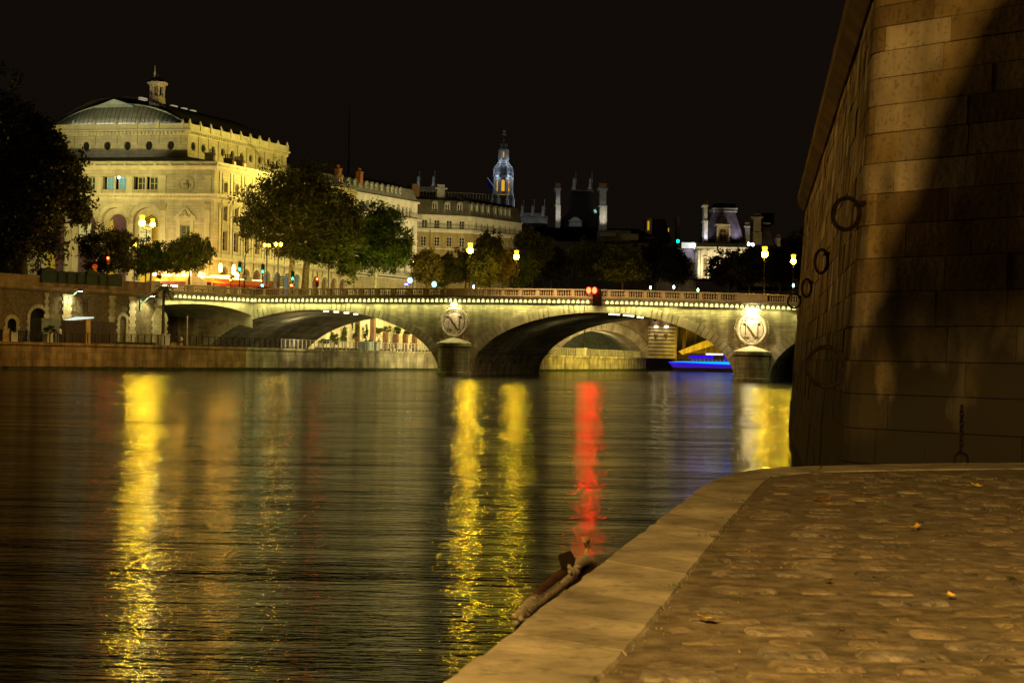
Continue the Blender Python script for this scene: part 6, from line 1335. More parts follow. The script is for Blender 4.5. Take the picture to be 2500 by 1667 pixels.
def stage(w, y0, y1, n=8, pw=.5, glow_m=None):
    for k in range(n):
        a = PI / 8 + k * 2 * PI / n; r = w * k_ / 2; x, y = tx + r * math.cos(a), TY + r * math.sin(a); f = Fr((x, y), (x - math.sin(a), y + math.cos(a))); mb = MB(); mb.box(f, -pw / 2, pw / 2, -.3, .25, TZ(y0), TZ(y1)); mb.lathe((x, y, TZ(y0)), [(pw * .75, 0), (pw * .7, .4)], 6); ob('tower_pillar', mb, HST, tw)
    for k in range(n):                       # arches between pillars
        a = k * 2 * PI / n; r = w * k_ / 2 * math.cos(PI / n); x, y = tx + r * math.cos(a), TY + r * math.sin(a); L_ = w * k_ * math.sin(PI / n) - pw; f = Fr((x, y), (x - math.sin(a), y + math.cos(a))); mb = MB(); h = TZ(y1) - TZ(y0)
        wall(mb, f, -L_ / 2, L_ / 2, TZ(y0), TZ(y1), [('a', 0, TZ(y0) + .2 * h, TZ(y1) - .12 * h, L_ * .72)], t=.25); wall(mb, Fr(f.P(0, -.01, 0), f.P(-1, -.01, 0)), -L_ / 2, L_ / 2, TZ(y0), TZ(y1), [('a', 0, TZ(y0) + .2 * h, TZ(y1) - .12 * h, L_ * .72)], t=.01); ob('arched_screen', mb, HST, tw)
GO = glow('golden_inside', (1, .50, .04), .75)
stage(46, 477, 436, pw=.75); lev([(33, 476), (33, 440)], name='inner_core', m=GO, n=6)
lev([(50, 436), (54, 433), (54, 430), (46, 429), (44, 424), (48, 423), (47, 418), (44, 411), (34, 406), (28, 403)], name='dome', m=mat('dome_lead', (.30, .30, .30), rough=.5, var=.3))
for k in range(8):
    a = PI / 8 + k * PI / 4; mb = MB(); mb.tube([(tx + w * k_ / 2 * math.cos(a), TY + w * k_ / 2 * math.sin(a), TZ(y)) for w, y in ((50, 428), (50, 418), (45, 410), (33, 404))], .22, 5); ob('dome_rib', mb, HST, tw)
lev([(28, 403), (33, 401), (33, 399), (27, 398), (27, 391), (24, 390)], name='gallery')
stage(22, 390, 368, pw=.42); lev([(15, 390), (15, 371)], name='inner_core', m=GO, n=6)
lev([(24, 368), (27, 367), (27, 365), (20, 364), (18, 352), (10, 350), (5, 349)], name='lantern_cap', m=MATS['dome_lead'])
lev([(2, 349), (5, 344), (2, 340), (1.2, 331)], n=6, name='finial'); mb = MB(); z = TZ(329); mb.tube([(tx - 5 * k_, TY, z), (tx + 5 * k_, TY, z)], .14, 4); mb.lathe((tx, TY, z), [(.3, 0), (.15, .6), (.4, .8), (.35, 1.2)], 6); ob('cross_vane', mb, HST, tw)
for k in range(8):
    a = PI / 8 + k * PI / 4; r = 27 * k_; mb = MB(); mb.lathe((tx + r * math.cos(a), TY + r * math.sin(a), TZ(506)), [(.5, 0), (.4, 1.2), (.5, 1.9), (.2, 2.3), (.3, 2.7), (.1, 3.0)], 6); ob('tower_statue', mb, HST, tw)
def flag(x0, y0, x1, y1, cols, lab):
    p, q = W(x0, y0, TY - 6), W(x1, y1, TY - 6); t = thing('flag', lab, 'flag', p); mb = MB(); mb.tube([p, q], .09, 5); ob('staff', mb, mat('white_staff', (.7, .7, .75), emit=(.7, .75, 1), estr=.12, sampling=False), t)
    d = (q - p); n = len(cols)
    for i, c in enumerate(cols):
        a, b = p + d * (.42 + .5 * i / n), p + d * (.42 + .5 * (i + 1) / n); mb = MB(); dr = Vector((-.25, 0, -1.6)); mb.add([a, b, b + dr, a + dr + Vector((.2, .2, -.2))], [(0, 1, 2, 3)]); ob('stripe', mb, c, t)
FB, FRD, FW = mat('flag_blue', (.02, .02, .35), var=.05), mat('flag_red', (.6, .02, .03), var=.05), mat('flag_white', (.6, .6, .6), var=.05)
flag(1212, 464, 1190, 434, [FB, FB], 'dark blue flag on a slanting staff left of the tower'); flag(1236, 462, 1247, 441, [FRD, FW], 'red and white tricolour flag on the right of the tower')
for dx, dy, p_, c in ((-14, -22, 1500, BLU), (20, -10, 6000, BLU)): lamp('SPOT', 'tower_flood', (tx + dx, TY + dy, 33), p_ * PW_TW, c, (tx, TY, 52), size=.5, spot=60, blend=.6)
lamp('POINT', 'tower_inner', (tx, TY, TZ(470)), 500 * PW_TW, (1, .55, .06), size=.5)
for a in (-2.2, -1.0, -.2): lamp('POINT', 'tower_ledge', (tx + 3.6 * math.cos(a), TY + 3.6 * math.sin(a), TZ(433)), 150 * PW_TW, BLU, size=.2); lamp('POINT', 'tower_ledge', (tx + 2.9 * math.cos(a), TY + 2.9 * math.sin(a), TZ(398)), 130 * PW_TW, BLU, size=.2)
# long dark body of the town hall behind the trees
tb = thing('town_hall', 'vast dark town hall with tall chimneys, roof statues and a white-lit corner pavilion', 'town hall', (XX(1450, 470, 600), 470, 9.35))
def bx(px0, px1, y0, y1, Y, dep, name, m, taper=None, par=None):
    x0, x1 = XX(px0, Y, y0), XX(px1, Y, y0); z0, z1 = ZZ((px0 + px1) / 2, y0, Y), ZZ((px0 + px1) / 2, y1, Y); mb = MB()
    if taper:
        t0, t1 = XX(taper[0], Y, y1), XX(taper[1], Y, y1); iy = dep * .22
        mb.add([(x0, Y, z0), (x1, Y, z0), (x1, Y + dep, z0), (x0, Y + dep, z0), (t0, Y + iy, z1), (t1, Y + iy, z1), (t1, Y + dep - iy, z1), (t0, Y + dep - iy, z1)], [(3, 2, 1, 0), (4, 5, 6, 7), (0, 1, 5, 4), (1, 2, 6, 5), (2, 3, 7, 6), (3, 0, 4, 7)])
    else: mb.box(WORLD, x0, x1, -Y - dep, -Y, z0, z1)
    return ob(name, mb, m, par or tb)
DKW = mat('shade_toned_stone', (.16, .12, .07), var=.3, stain=.3)
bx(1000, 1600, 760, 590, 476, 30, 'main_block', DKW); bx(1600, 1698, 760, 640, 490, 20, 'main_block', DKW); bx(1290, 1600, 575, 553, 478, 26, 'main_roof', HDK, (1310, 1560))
bx(1270, 1337, 545, 527, 470, 14, 'parapet_block', HST)
# middle pavilion
bx(1365, 1476, 556, 467, 468, 16, 'pavilion_roof', HDK, (1397, 1447)); bx(1396, 1449, 467, 464, 471, 9, 'roof_crest', DKW)
bx(1390, 1420, 553, 540, 466, 3, 'attic_window', HST); bx(1388, 1422, 540, 538.5, 465.6, 3.4, 'attic_sill', HST); bx(1391, 1419, 538.5, 530, 466, 3, 'attic_window', HST, (1400, 1410))
def tall_chimney(x0, x1, yb, y1, ym, yt, Y, dep=4.5, m=HST, mt=None):
    w = x1 - x0; bx(x0, x1, yb, ym + 2, Y, dep, 'chimney_shaft', m); bx(x0 - w * .08, x1 + w * .08, ym + 2, ym, Y - .3, dep + .6, 'chimney_band', m); bx(x0 + w * .06, x1 - w * .06, ym, y1 + 5, Y + .1, dep - .2, 'chimney_panel', mt or m); bx(x0 - w * .1, x1 + w * .1, y1 + 5, y1 + 2, Y - .3, dep + .6, 'chimney_cap', m); bx(x0 - w * .22, x1 + w * .22, y1 + 2, y1, Y - .7, dep + 1.4, 'chimney_cap', m); bx(x0 - w * .04, x1 + w * .04, y1, yt, Y, dep, 'chimney_top', mat('brown_brick', (.20, .10, .04)))
tall_chimney(1356.5, 1368, 556, 459.5, 500, 447, 466); tall_chimney(1463.5, 1481, 562, 459.5, 501, 447, 464)
bx(1461, 1540, 590, 562, 460, 10, 'wing', DKW); bx(1465, 1503, 577, 568, 458, 3, 'wing_dormer', CRD); bx(1518, 1559, 586, 571, 458, 3, 'wing_dormer', CRD)
bx(1576, 1591, 580, 534, 500, 5, 'far_chimney', DKW); bx(1594, 1640, 590, 533, 500, 14, 'far_pavilion', HDK, (1598, 1626)); bx(1652, 1660, 580, 530, 500, 5, 'far_chimney', DKW)
mb = MB(); mb.box(WORLD, XX(1580.5, 499, 560), XX(1585, 499, 560), -499, -498.6, ZZ(1583, 562, 499), ZZ(1583, 540, 499)); ob('amber_window', mb, glow('amber_window', (1, .62, .02), .5), tb)
mb = MB(); mb.box(WORLD, XX(1631, 499, 560), XX(1633, 499, 560), -499, -498.6, ZZ(1631, 566, 499), ZZ(1631, 557, 499)); ob('amber_window', mb, MATS['amber_window'], tb)
mb = MB(); mb.tube([W(1451.5, 512, 463), W(1455, 519.5, 463)], .35, 4); ob('roof_light', mb, glow('mint_window', (.35, .9, .6), .55), tb)
# statues on the roofs
def statue(px, yb, yt, Y, lab):
    x = XX(px, Y, yb); z0, z1 = ZZ(px, yb, Y), ZZ(px, yt, Y); h = z1 - z0; t = thing('roof_statue', lab, 'statue', (x, Y, z0), group='lance-bearing statues on the town hall roofs'); mb = MB()
    mb.lathe((x, Y, z0), [(.13 * h, 0), (.12 * h, .10 * h)], 6); ob('plinth', mb, HST, t); mb = MB()
    mb.lathe((x, Y, z0 + .10 * h), [(.085 * h, 0), (.07 * h, .22 * h), (.05 * h, .30 * h), (.075 * h, .42 * h), (.03 * h, .47 * h), (.04 * h, .52 * h), (.01 * h, .56 * h)], 7); mb.tube([(x + .06 * h, Y, z0 + .5 * h), (x + .13 * h, Y, z0 + .42 * h), (x + .10 * h, Y, z0 + .58 * h)], .02 * h, 4); ob('figure', mb, HST, t)
    mb = MB(); mb.tube([(x + .10 * h, Y - .1, z0 + .15 * h), (x + .10 * h, Y - .1, z1)], .012 * h, 4); ob('lance', mb, HST, t)
for px, yb, yt, Y, lab in ((1020.5, 455, 417, 455, 'first lance-bearing statue, above the flat roof of the second house'), (1057.5, 455, 417, 455, 'second lance-bearing statue left of the grey roof chimney'), (1274, 527, 487, 468, 'left of the three statues right of the clock tower'), (1299.5, 527, 487, 468, 'middle of the three statues right of the clock tower'), (1325, 529, 487, 468, 'right of the three statues right of the clock tower'), (1401, 463, 419, 468, 'left statue on the tall dark pavilion roof between two chimneys'), (1440.5, 463, 419, 468, 'right statue on the tall dark pavilion roof between two chimneys')):
    statue(px, yb, yt, Y, lab)
bx(1010, 1070, 468, 456, 456, 10, 'statue_roof', DKW)
mb = MB()
for k in range(24): x = XX(1272 + 2.3 * k, 468, 527); mb.box(WORLD, x - .06, x + .06, -468.1, -468, ZZ(1300, 528, 468), ZZ(1300, 520, 468))
ob('roof_cresting', mb, HST, tb)
# right pavilion, white lit
PY = 480.0
pv = tb
bx(1717, 1816, 586, 517, PY, 14, 'mansard', HSL, (1742, 1799)); bx(1741, 1800, 517, 515, PY + 1.8, 8, 'roof_moulding', HST); bx(1743, 1798, 515, 511, PY + 2, 8, 'roof_band', HSL); bx(1740, 1801, 511, 508, PY + 1.7, 9, 'roof_moulding', HST); bx(1745, 1796, 508, 497, PY + 3, 6, 'roof_top', HDK)
tall_chimney(1718, 1727.5, 590, 500, 538, 490, PY - 1, dep=4, m=HST)
bx(1750, 1783, 592, 555, PY - 1.2, 5, 'attic_bay', CRD)
for a, b in ((1749.5, 1753), (1778.5, 1782)): bx(a, b, 592, 556, PY - 1.8, 1, 'attic_pilaster', HST)
bx(1747, 1784, 550, 547.5, PY - 2, 3, 'attic_cornice', HST); bx(1751, 1780, 556, 550, PY - 1.4, 3, 'attic_frieze', CRD); bx(1752, 1779, 547.5, 538, PY - 1.2, 3, 'attic_gable', CRD, (1760, 1770)); bx(1754.5, 1775, 538, 531, PY - 1.2, 3, 'pediment', CRD, (1762, 1768))
f5 = Fr((XX(1750, PY - 1.25), PY - 1.25), (XX(1783, PY - 1.25), PY - 1.25)); mb = MB(); cx_ = f5.S(1765, 575); mb.prism(f5, [(cx_ - .95, ZZ(1765, 590, PY)), (cx_ + .95, ZZ(1765, 590, PY)), (cx_ + .95, ZZ(1765, 567, PY)), (cx_ + .5, ZZ(1765, 562, PY)), (cx_ - .5, ZZ(1765, 562, PY)), (cx_ - .95, ZZ(1765, 567, PY))], .02, .06); o = ob('arched_window', mb, mat('brown_glass', (.05, .03, .015)), tb)
mb = MB(); mb.box(f5, cx_ - .05, cx_ + .05, .06, .12, ZZ(1765, 590, PY), ZZ(1765, 563, PY)); mb.box(f5, cx_ - .95, cx_ + .95, .06, .11, ZZ(1765, 571, PY), ZZ(1765, 570, PY)); ob('glazing_bar', mb, CRD, o)
bx(1700, 1831, 604, 594, PY - 3, 18, 'parapet', HST); bx(1699, 1832, 606, 603, PY - 4, 19, 'main_cornice', HST); bx(1703, 1829, 680, 606, PY - 3, 18, 'pavilion_wall', HST)
for k in range(22): a = 1706 + k * 5.7; bx(a, a + 2.6, 610.5, 607.5, PY - 3.5, .6, 'modillion', HST)
for a in (1704, 1710.5, 1726.5, 1778, 1792, 1812): bx(a, a + 4.2, 680, 614, PY - 3.6, .7, 'pilaster', HST); bx(a - .6, a + 4.8, 615, 611.5, PY - 3.7, .8, 'pilaster_capital', HST)
f6 = Fr((XX(1700, PY - 3.05, 640), PY - 3.05), (XX(1830, PY - 3.05, 640), PY - 3.05)); mb = MB(); cx_ = f6.S(1721.5, 640); zz = ZZ(1721, 634, PY)
for k in range(10):
    a, b = PI * k / 10, PI * (k + 1) / 10; mb.prism(f6, [(cx_ + .55 * math.cos(a), zz + .55 * math.sin(a)), (cx_ + .85 * math.cos(a), zz + .85 * math.sin(a)), (cx_ + .85 * math.cos(b), zz + .85 * math.sin(b)), (cx_ + .55 * math.cos(b), zz + .55 * math.sin(b))], 0, .3)
ob('niche_arch', mb, HST, tb); mb = MB(); mb.box(f6, cx_ - .5, cx_ + .5, .01, .03, zz - 5, zz + .3); ob('niche', mb, DKW, tb)
tall_chimney(1819, 1830, 592, 552, 560, 543, PY + 4, dep=4); tall_chimney(1838, 1859, 597, 529, 567, 522, PY + 8, dep=5, m=CRD)
bx(1857, 1894, 610, 552, PY + 14, 14, 'mansard', HSL, (1862, 1880)); bx(1861, 1881, 547, 543, PY + 15, 9, 'roof_band', HST); bx(1862, 1890, 547, 520, PY + 22, 9, 'roof_top', HDK)
tall_chimney(1897.5, 1905, 606, 581, 587, 572, PY + 10, dep=4); bx(1904, 1955, 640, 580, PY + 20, 20, 'end_roof', HDK, (1908, 1945))
bx(1664, 1699, 606, 592, PY + 4, 12, 'link_parapet', HST); bx(1655, 1701, 640, 606, PY + 5, 12, 'link_roof', HSL)
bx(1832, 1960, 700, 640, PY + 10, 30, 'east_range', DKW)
lamp('AREA', 'pavilion_flood', (XX(1765, PY - 9), PY - 9, 27), 2300 * PW_PV, (1, .80, .42), (XX(1765, PY), PY - 3, 36), size=22, size_y=1)
for px, p_ in ((1795, 1500), (1722, 500), (1820, 260)): lamp('SPOT', 'roof_uplight', (XX(px, PY - 3.2), PY - 3.0, ZZ(px, 591, PY)), p_ * PW_PV, (.85, .82, 1), (XX(px - 2, PY), PY + 2, ZZ(px, 540, PY)), size=.2, spot=75, blend=1)
lamp('POINT', 'roof_uplight', (XX(1688, PY), PY + 1, ZZ(1690, 600, PY)), 700 * PW_PV, (.75, .85, 1), size=.3)
for px, yb in ((1362, 560), (1472, 566)): lamp('SPOT', 'chimney_uplight', (XX(px, 455, yb), 457, ZZ(px, yb, 457)), 2100 * PW_PV, (1, .92, .78), (XX(px, 466, 500), 466, ZZ(px, 515, 466)), size=.3, spot=35, blend=.9)
lamp('SPOT', 'chimney_uplight', (XX(1722, PY - 9, 590), PY - 9, ZZ(1722, 594, PY - 9)), 900 * PW_PV, (1, .95, .85), (XX(1722, PY, 540), PY - 1, ZZ(1722, 545, PY)), size=.3, spot=30, blend=.9)
lamp('POINT', 'roof_glow', (XX(1300, 455, 500), 452, ZZ(1300, 500, 452)), 500 * PW_PV, (.75, .85, 1), size=.5); lamp('POINT', 'roof_glow', (XX(1040, 450, 450), 446, ZZ(1040, 450, 446)), 420 * PW_PV, (.75, .9, 1), size=.5); lamp('POINT', 'roof_glow', (XX(1420, 460, 470), 456, ZZ(1420, 440, 456)), 200 * PW_PV, (.85, .95, 1), size=.5)
WH = glow('cool_white_lamp', (.85, .97, 1.0), 40)
for px, y, Y, lab, m in ((1838, 597, 400, 'brightest of two cool white lamps beside the lit pavilion', WH), (1828, 596, 402, 'dimmer cool white lamp left of the brightest one', WH), (1914, 623, 400, 'single small cool lamp between the pavilion and the last globe lamp', WH), (1655, 589, 395, 'small bright green signal lamp in the dark gap left of the pavilion', glow('green_signal', (.0, 1, .25), 25))):
    p = W(px, y, Y); t = thing('mast_lamp', lab, 'street lamp', (p.x, Y, 9.35)); mb = MB(); mb.ball(p, .30, 7, 5, sz=1.3); ob('bulb', mb, m, t); mb = MB(); mb.tube([(p.x, Y + .3, 9.35), (p.x, Y + .3, p.z)], .08, 5); ob('mast', mb, POLE, t)
# ================================================================= TREES
def leafmat(name, a, b):
    m = bpy.data.materials.new(name); m.use_nodes = True; nt = m.node_tree; N = nt.nodes; L = nt.links; bs = N['Principled BSDF']; bs.inputs['Roughness'].default_value = .55; bs.inputs['Specular IOR Level'].default_value = .3
    g = N.new('ShaderNodeNewGeometry'); n = N.new('ShaderNodeTexNoise'); n.inputs['Scale'].default_value = .9; n.inputs['Detail'].default_value = 5; L.new(g.outputs['Position'], n.inputs['Vector']); r = N.new('ShaderNodeValToRGB'); r.color_ramp.elements[0].position = .38; r.color_ramp.elements[1].position = .62; r.color_ramp.elements[0].color = (*a, 1); r.color_ramp.elements[1].color = (*b, 1); L.new(n.outputs['Fac'], r.inputs['Fac']); L.new(r.outputs['Color'], bs.inputs['Base Color'])
    tr = N.new('ShaderNodeBsdfTranslucent'); L.new(r.outputs['Color'], tr.inputs['Color']); mx = N.new('ShaderNodeMixShader'); mx.inputs[0].default_value = .3; out = N['Material Output']; L.new(bs.outputs[0], mx.inputs[1]); L.new(tr.outputs[0], mx.inputs[2]); L.new(mx.outputs[0], out.inputs['Surface']); return m
LG = leafmat('leaf_green', (.033, .042, .007), (.072, .088, .013)); LO = leafmat('leaf_olive', (.042, .045, .008), (.095, .092, .016)); LD = leafmat('leaf_dark', (.012, .012, .004), (.035, .030, .008)); LW = leafmat('leaf_autumn', (.06, .05, .01), (.15, .11, .02)); BRK_ = mat('plane_bark', (.28, .20, .10), var=.5, scale=3, bump=.4); BRD = mat('dark_bark', (.06, .045, .03), var=.4, scale=3)
def crown_mesh(blobs, n, size, m, seed):
    rg = np.random.default_rng(seed); vol = np.array([b[3] * b[4] * b[5] for b in blobs]); cnt = np.maximum(1, (n * vol ** .8 / (vol ** .8).sum()).astype(int)); C = []
    for b, c in zip(blobs, cnt):
        nc = max(8, int(c / 48)); d = rg.normal(size=(nc, 3)); d /= np.linalg.norm(d, axis=1)[:, None]; rad = rg.uniform(.15, 1.0, nc) ** .45; cc = d * rad[:, None] * (1 + .24 * rg.normal(size=(nc, 1)))
        idx = rg.integers(0, nc, c); pts = cc[idx] + rg.normal(size=(c, 3)) * .15; C.append(pts * np.array(b[3:6]) + np.array(b[0:3]))
    C = np.concatenate(C); k = len(C); a = rg.normal(size=(k, 3)); a /= np.linalg.norm(a, axis=1)[:, None]; b = np.cross(a, rg.normal(size=(k, 3))); b /= np.linalg.norm(b, axis=1)[:, None]; s = size * rg.uniform(.6, 1.3, (k, 1))
    V = np.stack([C - a * s, C + b * s * .55, C + a * s, C - b * s * .55], 1).reshape(-1, 3).astype(np.float32)
    me = bpy.data.meshes.new('crown'); me.vertices.add(4 * k); me.vertices.foreach_set('co', V.ravel()); me.loops.add(4 * k); me.loops.foreach_set('vertex_index', np.arange(4 * k, dtype=np.int32)); me.polygons.add(k); me.polygons.foreach_set('loop_start', np.arange(0, 4 * k, 4, dtype=np.int32)); me.update(calc_edges=True); me.materials.append(m); return me
TSEED = [20]
def tree(lab, Y, blobs, n, leaf, m, trunk, bark=BRD, tr=.35, group=None, base_z=9.35, name='tree', limbs=True):
    """blobs (px,py,rx_px,ry_px); trunk = list of photo points from the ground up"""
    TSEED[0] += 1; r = random.Random(TSEED[0]); kk = Y / F; B = []
    for (px, py, rx, ry) in blobs: p = W(px, py, Y); B.append((p.x, Y + r.uniform(-.35, .35) * rx * kk, p.z, rx * kk, max(rx, ry) * kk * .85, ry * kk))
    tp = [W(a, b, Y) for a, b in trunk]; tp[0] = Vector((tp[0].x, Y, base_z)); t = thing(name, lab, 'tree', tp[0], group=group)
    ob('crown', crown_mesh(B, n, leaf, m, TSEED[0]), m, t); mb = MB(); rs = [tr * (1 - .5 * i / max(1, len(tp) - 1)) for i in range(len(tp))]; mb.tube(tp, rs, 8); ob('trunk', mb, bark, t, smooth=True)
    if limbs:
        mb = MB()
        for b in B:
            s = tp[-1] if r.random() < .6 else tp[-1].lerp(tp[-2], r.random() * .5); e = Vector(b[:3]); mid = s.lerp(e, .5) + Vector((r.gauss(0, .4), r.gauss(0, .4), r.uniform(-.2, .5))); mb.tube([s, mid, e], [tr * .42, tr * .28, tr * .12], 5)
            for q in range(3): d = Vector((r.gauss(0, 1), r.gauss(0, 1), abs(r.gauss(0, 1)))).normalized() * b[3] * .7; mb.tube([mid, mid + d * .6, mid + d], [tr * .2, tr * .12, .02], 4)
        ob('limbs', mb, bark, t)
    return t
tree('enormous dark tree filling the upper left corner above the quay wall', 205, [(20, 300, 60, 90), (60, 400, 75, 100), (112, 345, 42, 50), (160, 395, 42, 55), (120, 480, 90, 80), (190, 480, 45, 60), (20, 520, 70, 120), (90, 590, 70, 60), (-40, 420, 80, 160), (178, 430, 45, 50), (60, 290, 40, 50), (10, 640, 60, 60), (100, 320, 40, 50), (200, 540, 28, 40)], 46000, .26, LD, [(60, 720), (58, 640), (50, 520)], tr=.6)
tree('low dark tree on the street behind the red traffic light', 214, [(215, 600, 30, 35), (262, 592, 42, 34), (305, 600, 35, 38), (240, 640, 40, 28), (320, 640, 22, 28), (280, 640, 40, 24)], 15000, .16, LD, [(262, 700), (262, 660), (262, 630)], tr=.2)
tree('soft green tree behind the candelabra lamp', 222, [(355, 612, 26, 26), (385, 620, 24, 28), (345, 645, 24, 30), (375, 650, 30, 20)], 9000, .17, LG, [(368, 700), (368, 665), (366, 630)], tr=.16)
tree('rounded green tree before the pedimented theatre window', 220, [(440, 605, 36, 26), (475, 603, 34, 26), (500, 622, 22, 24), (425, 636, 28, 26), (468, 640, 36, 26), (505, 600, 10, 22)], 14000, .16, LO, [(462, 700), (462, 668), (460, 640)], tr=.18)
tree('largest plane tree with a bare forked trunk in front of the theatre side', 226, [(640, 500, 52, 55), (690, 450, 58, 48), (750, 440, 55, 42), (790, 500, 60, 60), (720, 520, 80, 60), (640, 560, 55, 42), (860, 560, 45, 48), (800, 590, 60, 42), (720, 590, 50, 38), (845, 520, 45, 45), (600, 545, 28, 32), (700, 610, 40, 26)], 40000, .19, LO, [(712, 705), (712, 660), (716, 610), (722, 570)], bark=BRK_, tr=.5)
tree('second plane tree trunk leaning beside the red traffic light', 228, [(800, 540, 50, 40), (840, 600, 40, 38), (780, 620, 50, 26), (745, 480, 40, 40), (850, 655, 34, 30)], 16000, .19, LO, [(742, 705), (748, 650), (756, 610), (770, 570)], bark=BRK_, tr=.55)
tree('green-lit plane tree with a pale straight trunk before the first apartment house', 232, [(925, 530, 36, 36), (955, 540, 36, 30), (900, 570, 45, 40), (950, 590, 45, 40), (925, 620, 50, 36), (985, 610, 26, 40), (880, 620, 34, 40), (965, 640, 30, 28)], 22000, .19, LG, [(914, 705), (918, 660), (924, 620)], bark=mat('pale_bark', (.42, .38, .22), var=.2), tr=.26)
low = [(1040, 'bushy low tree right of the pale trunk'), (1085, 'low tree under the second house, left of the first globe lamp'), (1135, 'low tree around the pole of the first globe lamp'), (1180, 'low golden tree between the two globe lamps'), (1225, 'low tree just left of the second globe lamp'), (1270, 'low green tree under the second globe lamp')]
for k, (px, lab) in enumerate(low):
    y0 = 640 + (k % 2) * 8
    tree(lab, 236 + 5 * (k % 3), [(px - 14, y0, 24, 26), (px + 16, y0 + 4, 24, 28), (px, y0 + 30, 32, 22), (px + 4, y0 - 14, 16, 16)], 8500, .17, (LW, LO, LW, LO, LW, LG)[k], [(px, 705), (px + 2, 680), (px, 655)], tr=.13, group='low street trees behind the bridge parapet')
far = [(1195, 605, 36, 40, 'darker taller tree rising behind the first globe lamp'), (1300, 600, 50, 45, 'dim tree right of the second globe lamp'), (1345, 640, 45, 45, 'black gap-filling tree between the two dim ones'), (1445, 625, 60, 45, 'wide dim tree left of the red river signal'), (1520, 640, 55, 45, 'wide dim tree behind the red river signal'), (1600, 630, 50, 45, 'dark tree right of the river signal'), (1648, 645, 42, 45, 'dark tree below the green signal lamp'), (1778, 655, 54, 38, 'dark tree masking the foot of the lit pavilion'), (1830, 645, 50, 45, 'dark tree left of the third globe lamp'), (1905, 650, 50, 45, 'dark tree between the last two globe lamps'), (1950, 620, 40, 50, 'last dark tree beside the great pier')]
for k, (px, py, rx, ry, lab) in enumerate(far):
    tree(lab, 300 + 12 * (k % 4), [(px - rx * .4, py, rx * .6, ry * .8), (px + rx * .4, py + 6, rx * .6, ry * .8), (px, py - ry * .35, rx * .5, ry * .6), (px, py + ry * .5, rx * .9, ry * .6)], 9500, .26, (LO, LO, LD, LO, LO, LD, LD, LD, LD, LD, LD)[k], [(px, 730), (px, 690), (px, 660)], tr=.25, group='dim trees on the far embankment')
# palm in the white planter
p = pl; t = thing('palm_tree', 'palm tree in the white planter before the end of the quay wall', 'tree', (p.x, p.y, p.z + 1.1)); mb = MB(); top = W(400, 706, p.y); mb.tube([(p.x, p.y, p.z + 1.1), Vector((p.x, p.y, 0)).lerp(Vector((top.x, p.y, 0)), .5) + Vector((0, 0, (p.z + top.z) / 2)), top], [.20, .15, .17], 8); ob('trunk', mb, BRD, t); r = random.Random(4)
PM = mat('palm_leaf', (.035, .04, .012))
for k in range(26):
    a = r.uniform(0, 2 * PI); el = r.uniform(-.3, 1.2); L_ = r.uniform(1.1, 1.7); mb = MB(); pts = []; d = Vector((math.cos(a) * math.cos(el), math.sin(a) * math.cos(el), math.sin(el)))
    for j in range(7): f = j / 6; pts.append(top + d * L_ * f + Vector((0, 0, -.9 * f * f)))
    mb.tube(pts, .02, 3); 
    for j in range(1, 7):
        s = pts[j]; sd = d.cross(Vector((0, 0, 1))).normalized(); L2 = .38 * (1 - abs(j / 6 - .5))
        for sg in (-1, 1): mb.add([s, s + sd * sg * L2 + Vector((0, 0, -.12)), pts[j] + (pts[j] - pts[j - 1]) * .35], [(0, 1, 2)]); mb.add([s, s + sd * sg * L2 * .8 + d * .2 + Vector((0, 0, -.18)), s + d * .1], [(0, 1, 2)])
    ob('frond', mb, PM, t)
# climbers and shrubs on the lit quay wall
def shrub(px, y0, y1, w, lab, n=900, m=None, dd=.5):
    c = VW.S(px); z0, z1 = VW.Z(px, y0), VW.Z(px, y1); rg = np.random.default_rng(int(px)); me = crown_mesh([(*(VW.P(c, dd, (z0 + z1) / 2)), w, .5, (z1 - z0) / 2)], n, .13, m or LG, int(px)); t = thing('shrub', lab, 'shrub', VW.P(c, dd, z0)); ob('foliage', me, m, t); mb = MB(); mb.tube([VW.P(c, dd, 2.5), VW.P(c, dd, (z0 + z1) / 2)], .04, 4); ob('stem', mb, BRD, t)
for px, y0, y1, w, lab in ((783, 838, 826, .9, 'bushy plant at the left foot of the lit quay wall'), (808, 838, 812, 1.2, 'spreading green shrub against the lit quay wall'), (834, 836, 800, .7, 'slim climbing plant left of the empty planter'), (859, 832, 790, .55, 'thin-leaved climber left of the dark pole'), (886, 832, 786, .6, 'tall sparse climber before the bright patch'), (915, 813, 800, .8, 'green tuft on top of the first short brown buttress'), (937, 812, 796, .7, 'yellow-green tuft over the second brown buttress'), (962, 816, 798, .9, 'green tuft over the third brown buttress'), (988, 816, 806, .8, 'green tuft over the last brown buttress')):
    shrub(px, y0, y1, w, lab, n=500 if px in (859, 886, 937) else 1100)
p, fr = at(117, 1.0); t = thing('young_plant', 'young yellow-green plant in the pale pot', 'plant', (p.x, p.y, p.z + .8)); ob('foliage', crown_mesh([(p.x, p.y, p.z + 1.6, .4, .4, .7)], 400, .1, LG, 3), LG, t); mb = MB(); mb.tube([(p.x, p.y, p.z + .8), (p.x, p.y, p.z + 1.7)], .03, 4); ob('stem', mb, BRD, t)
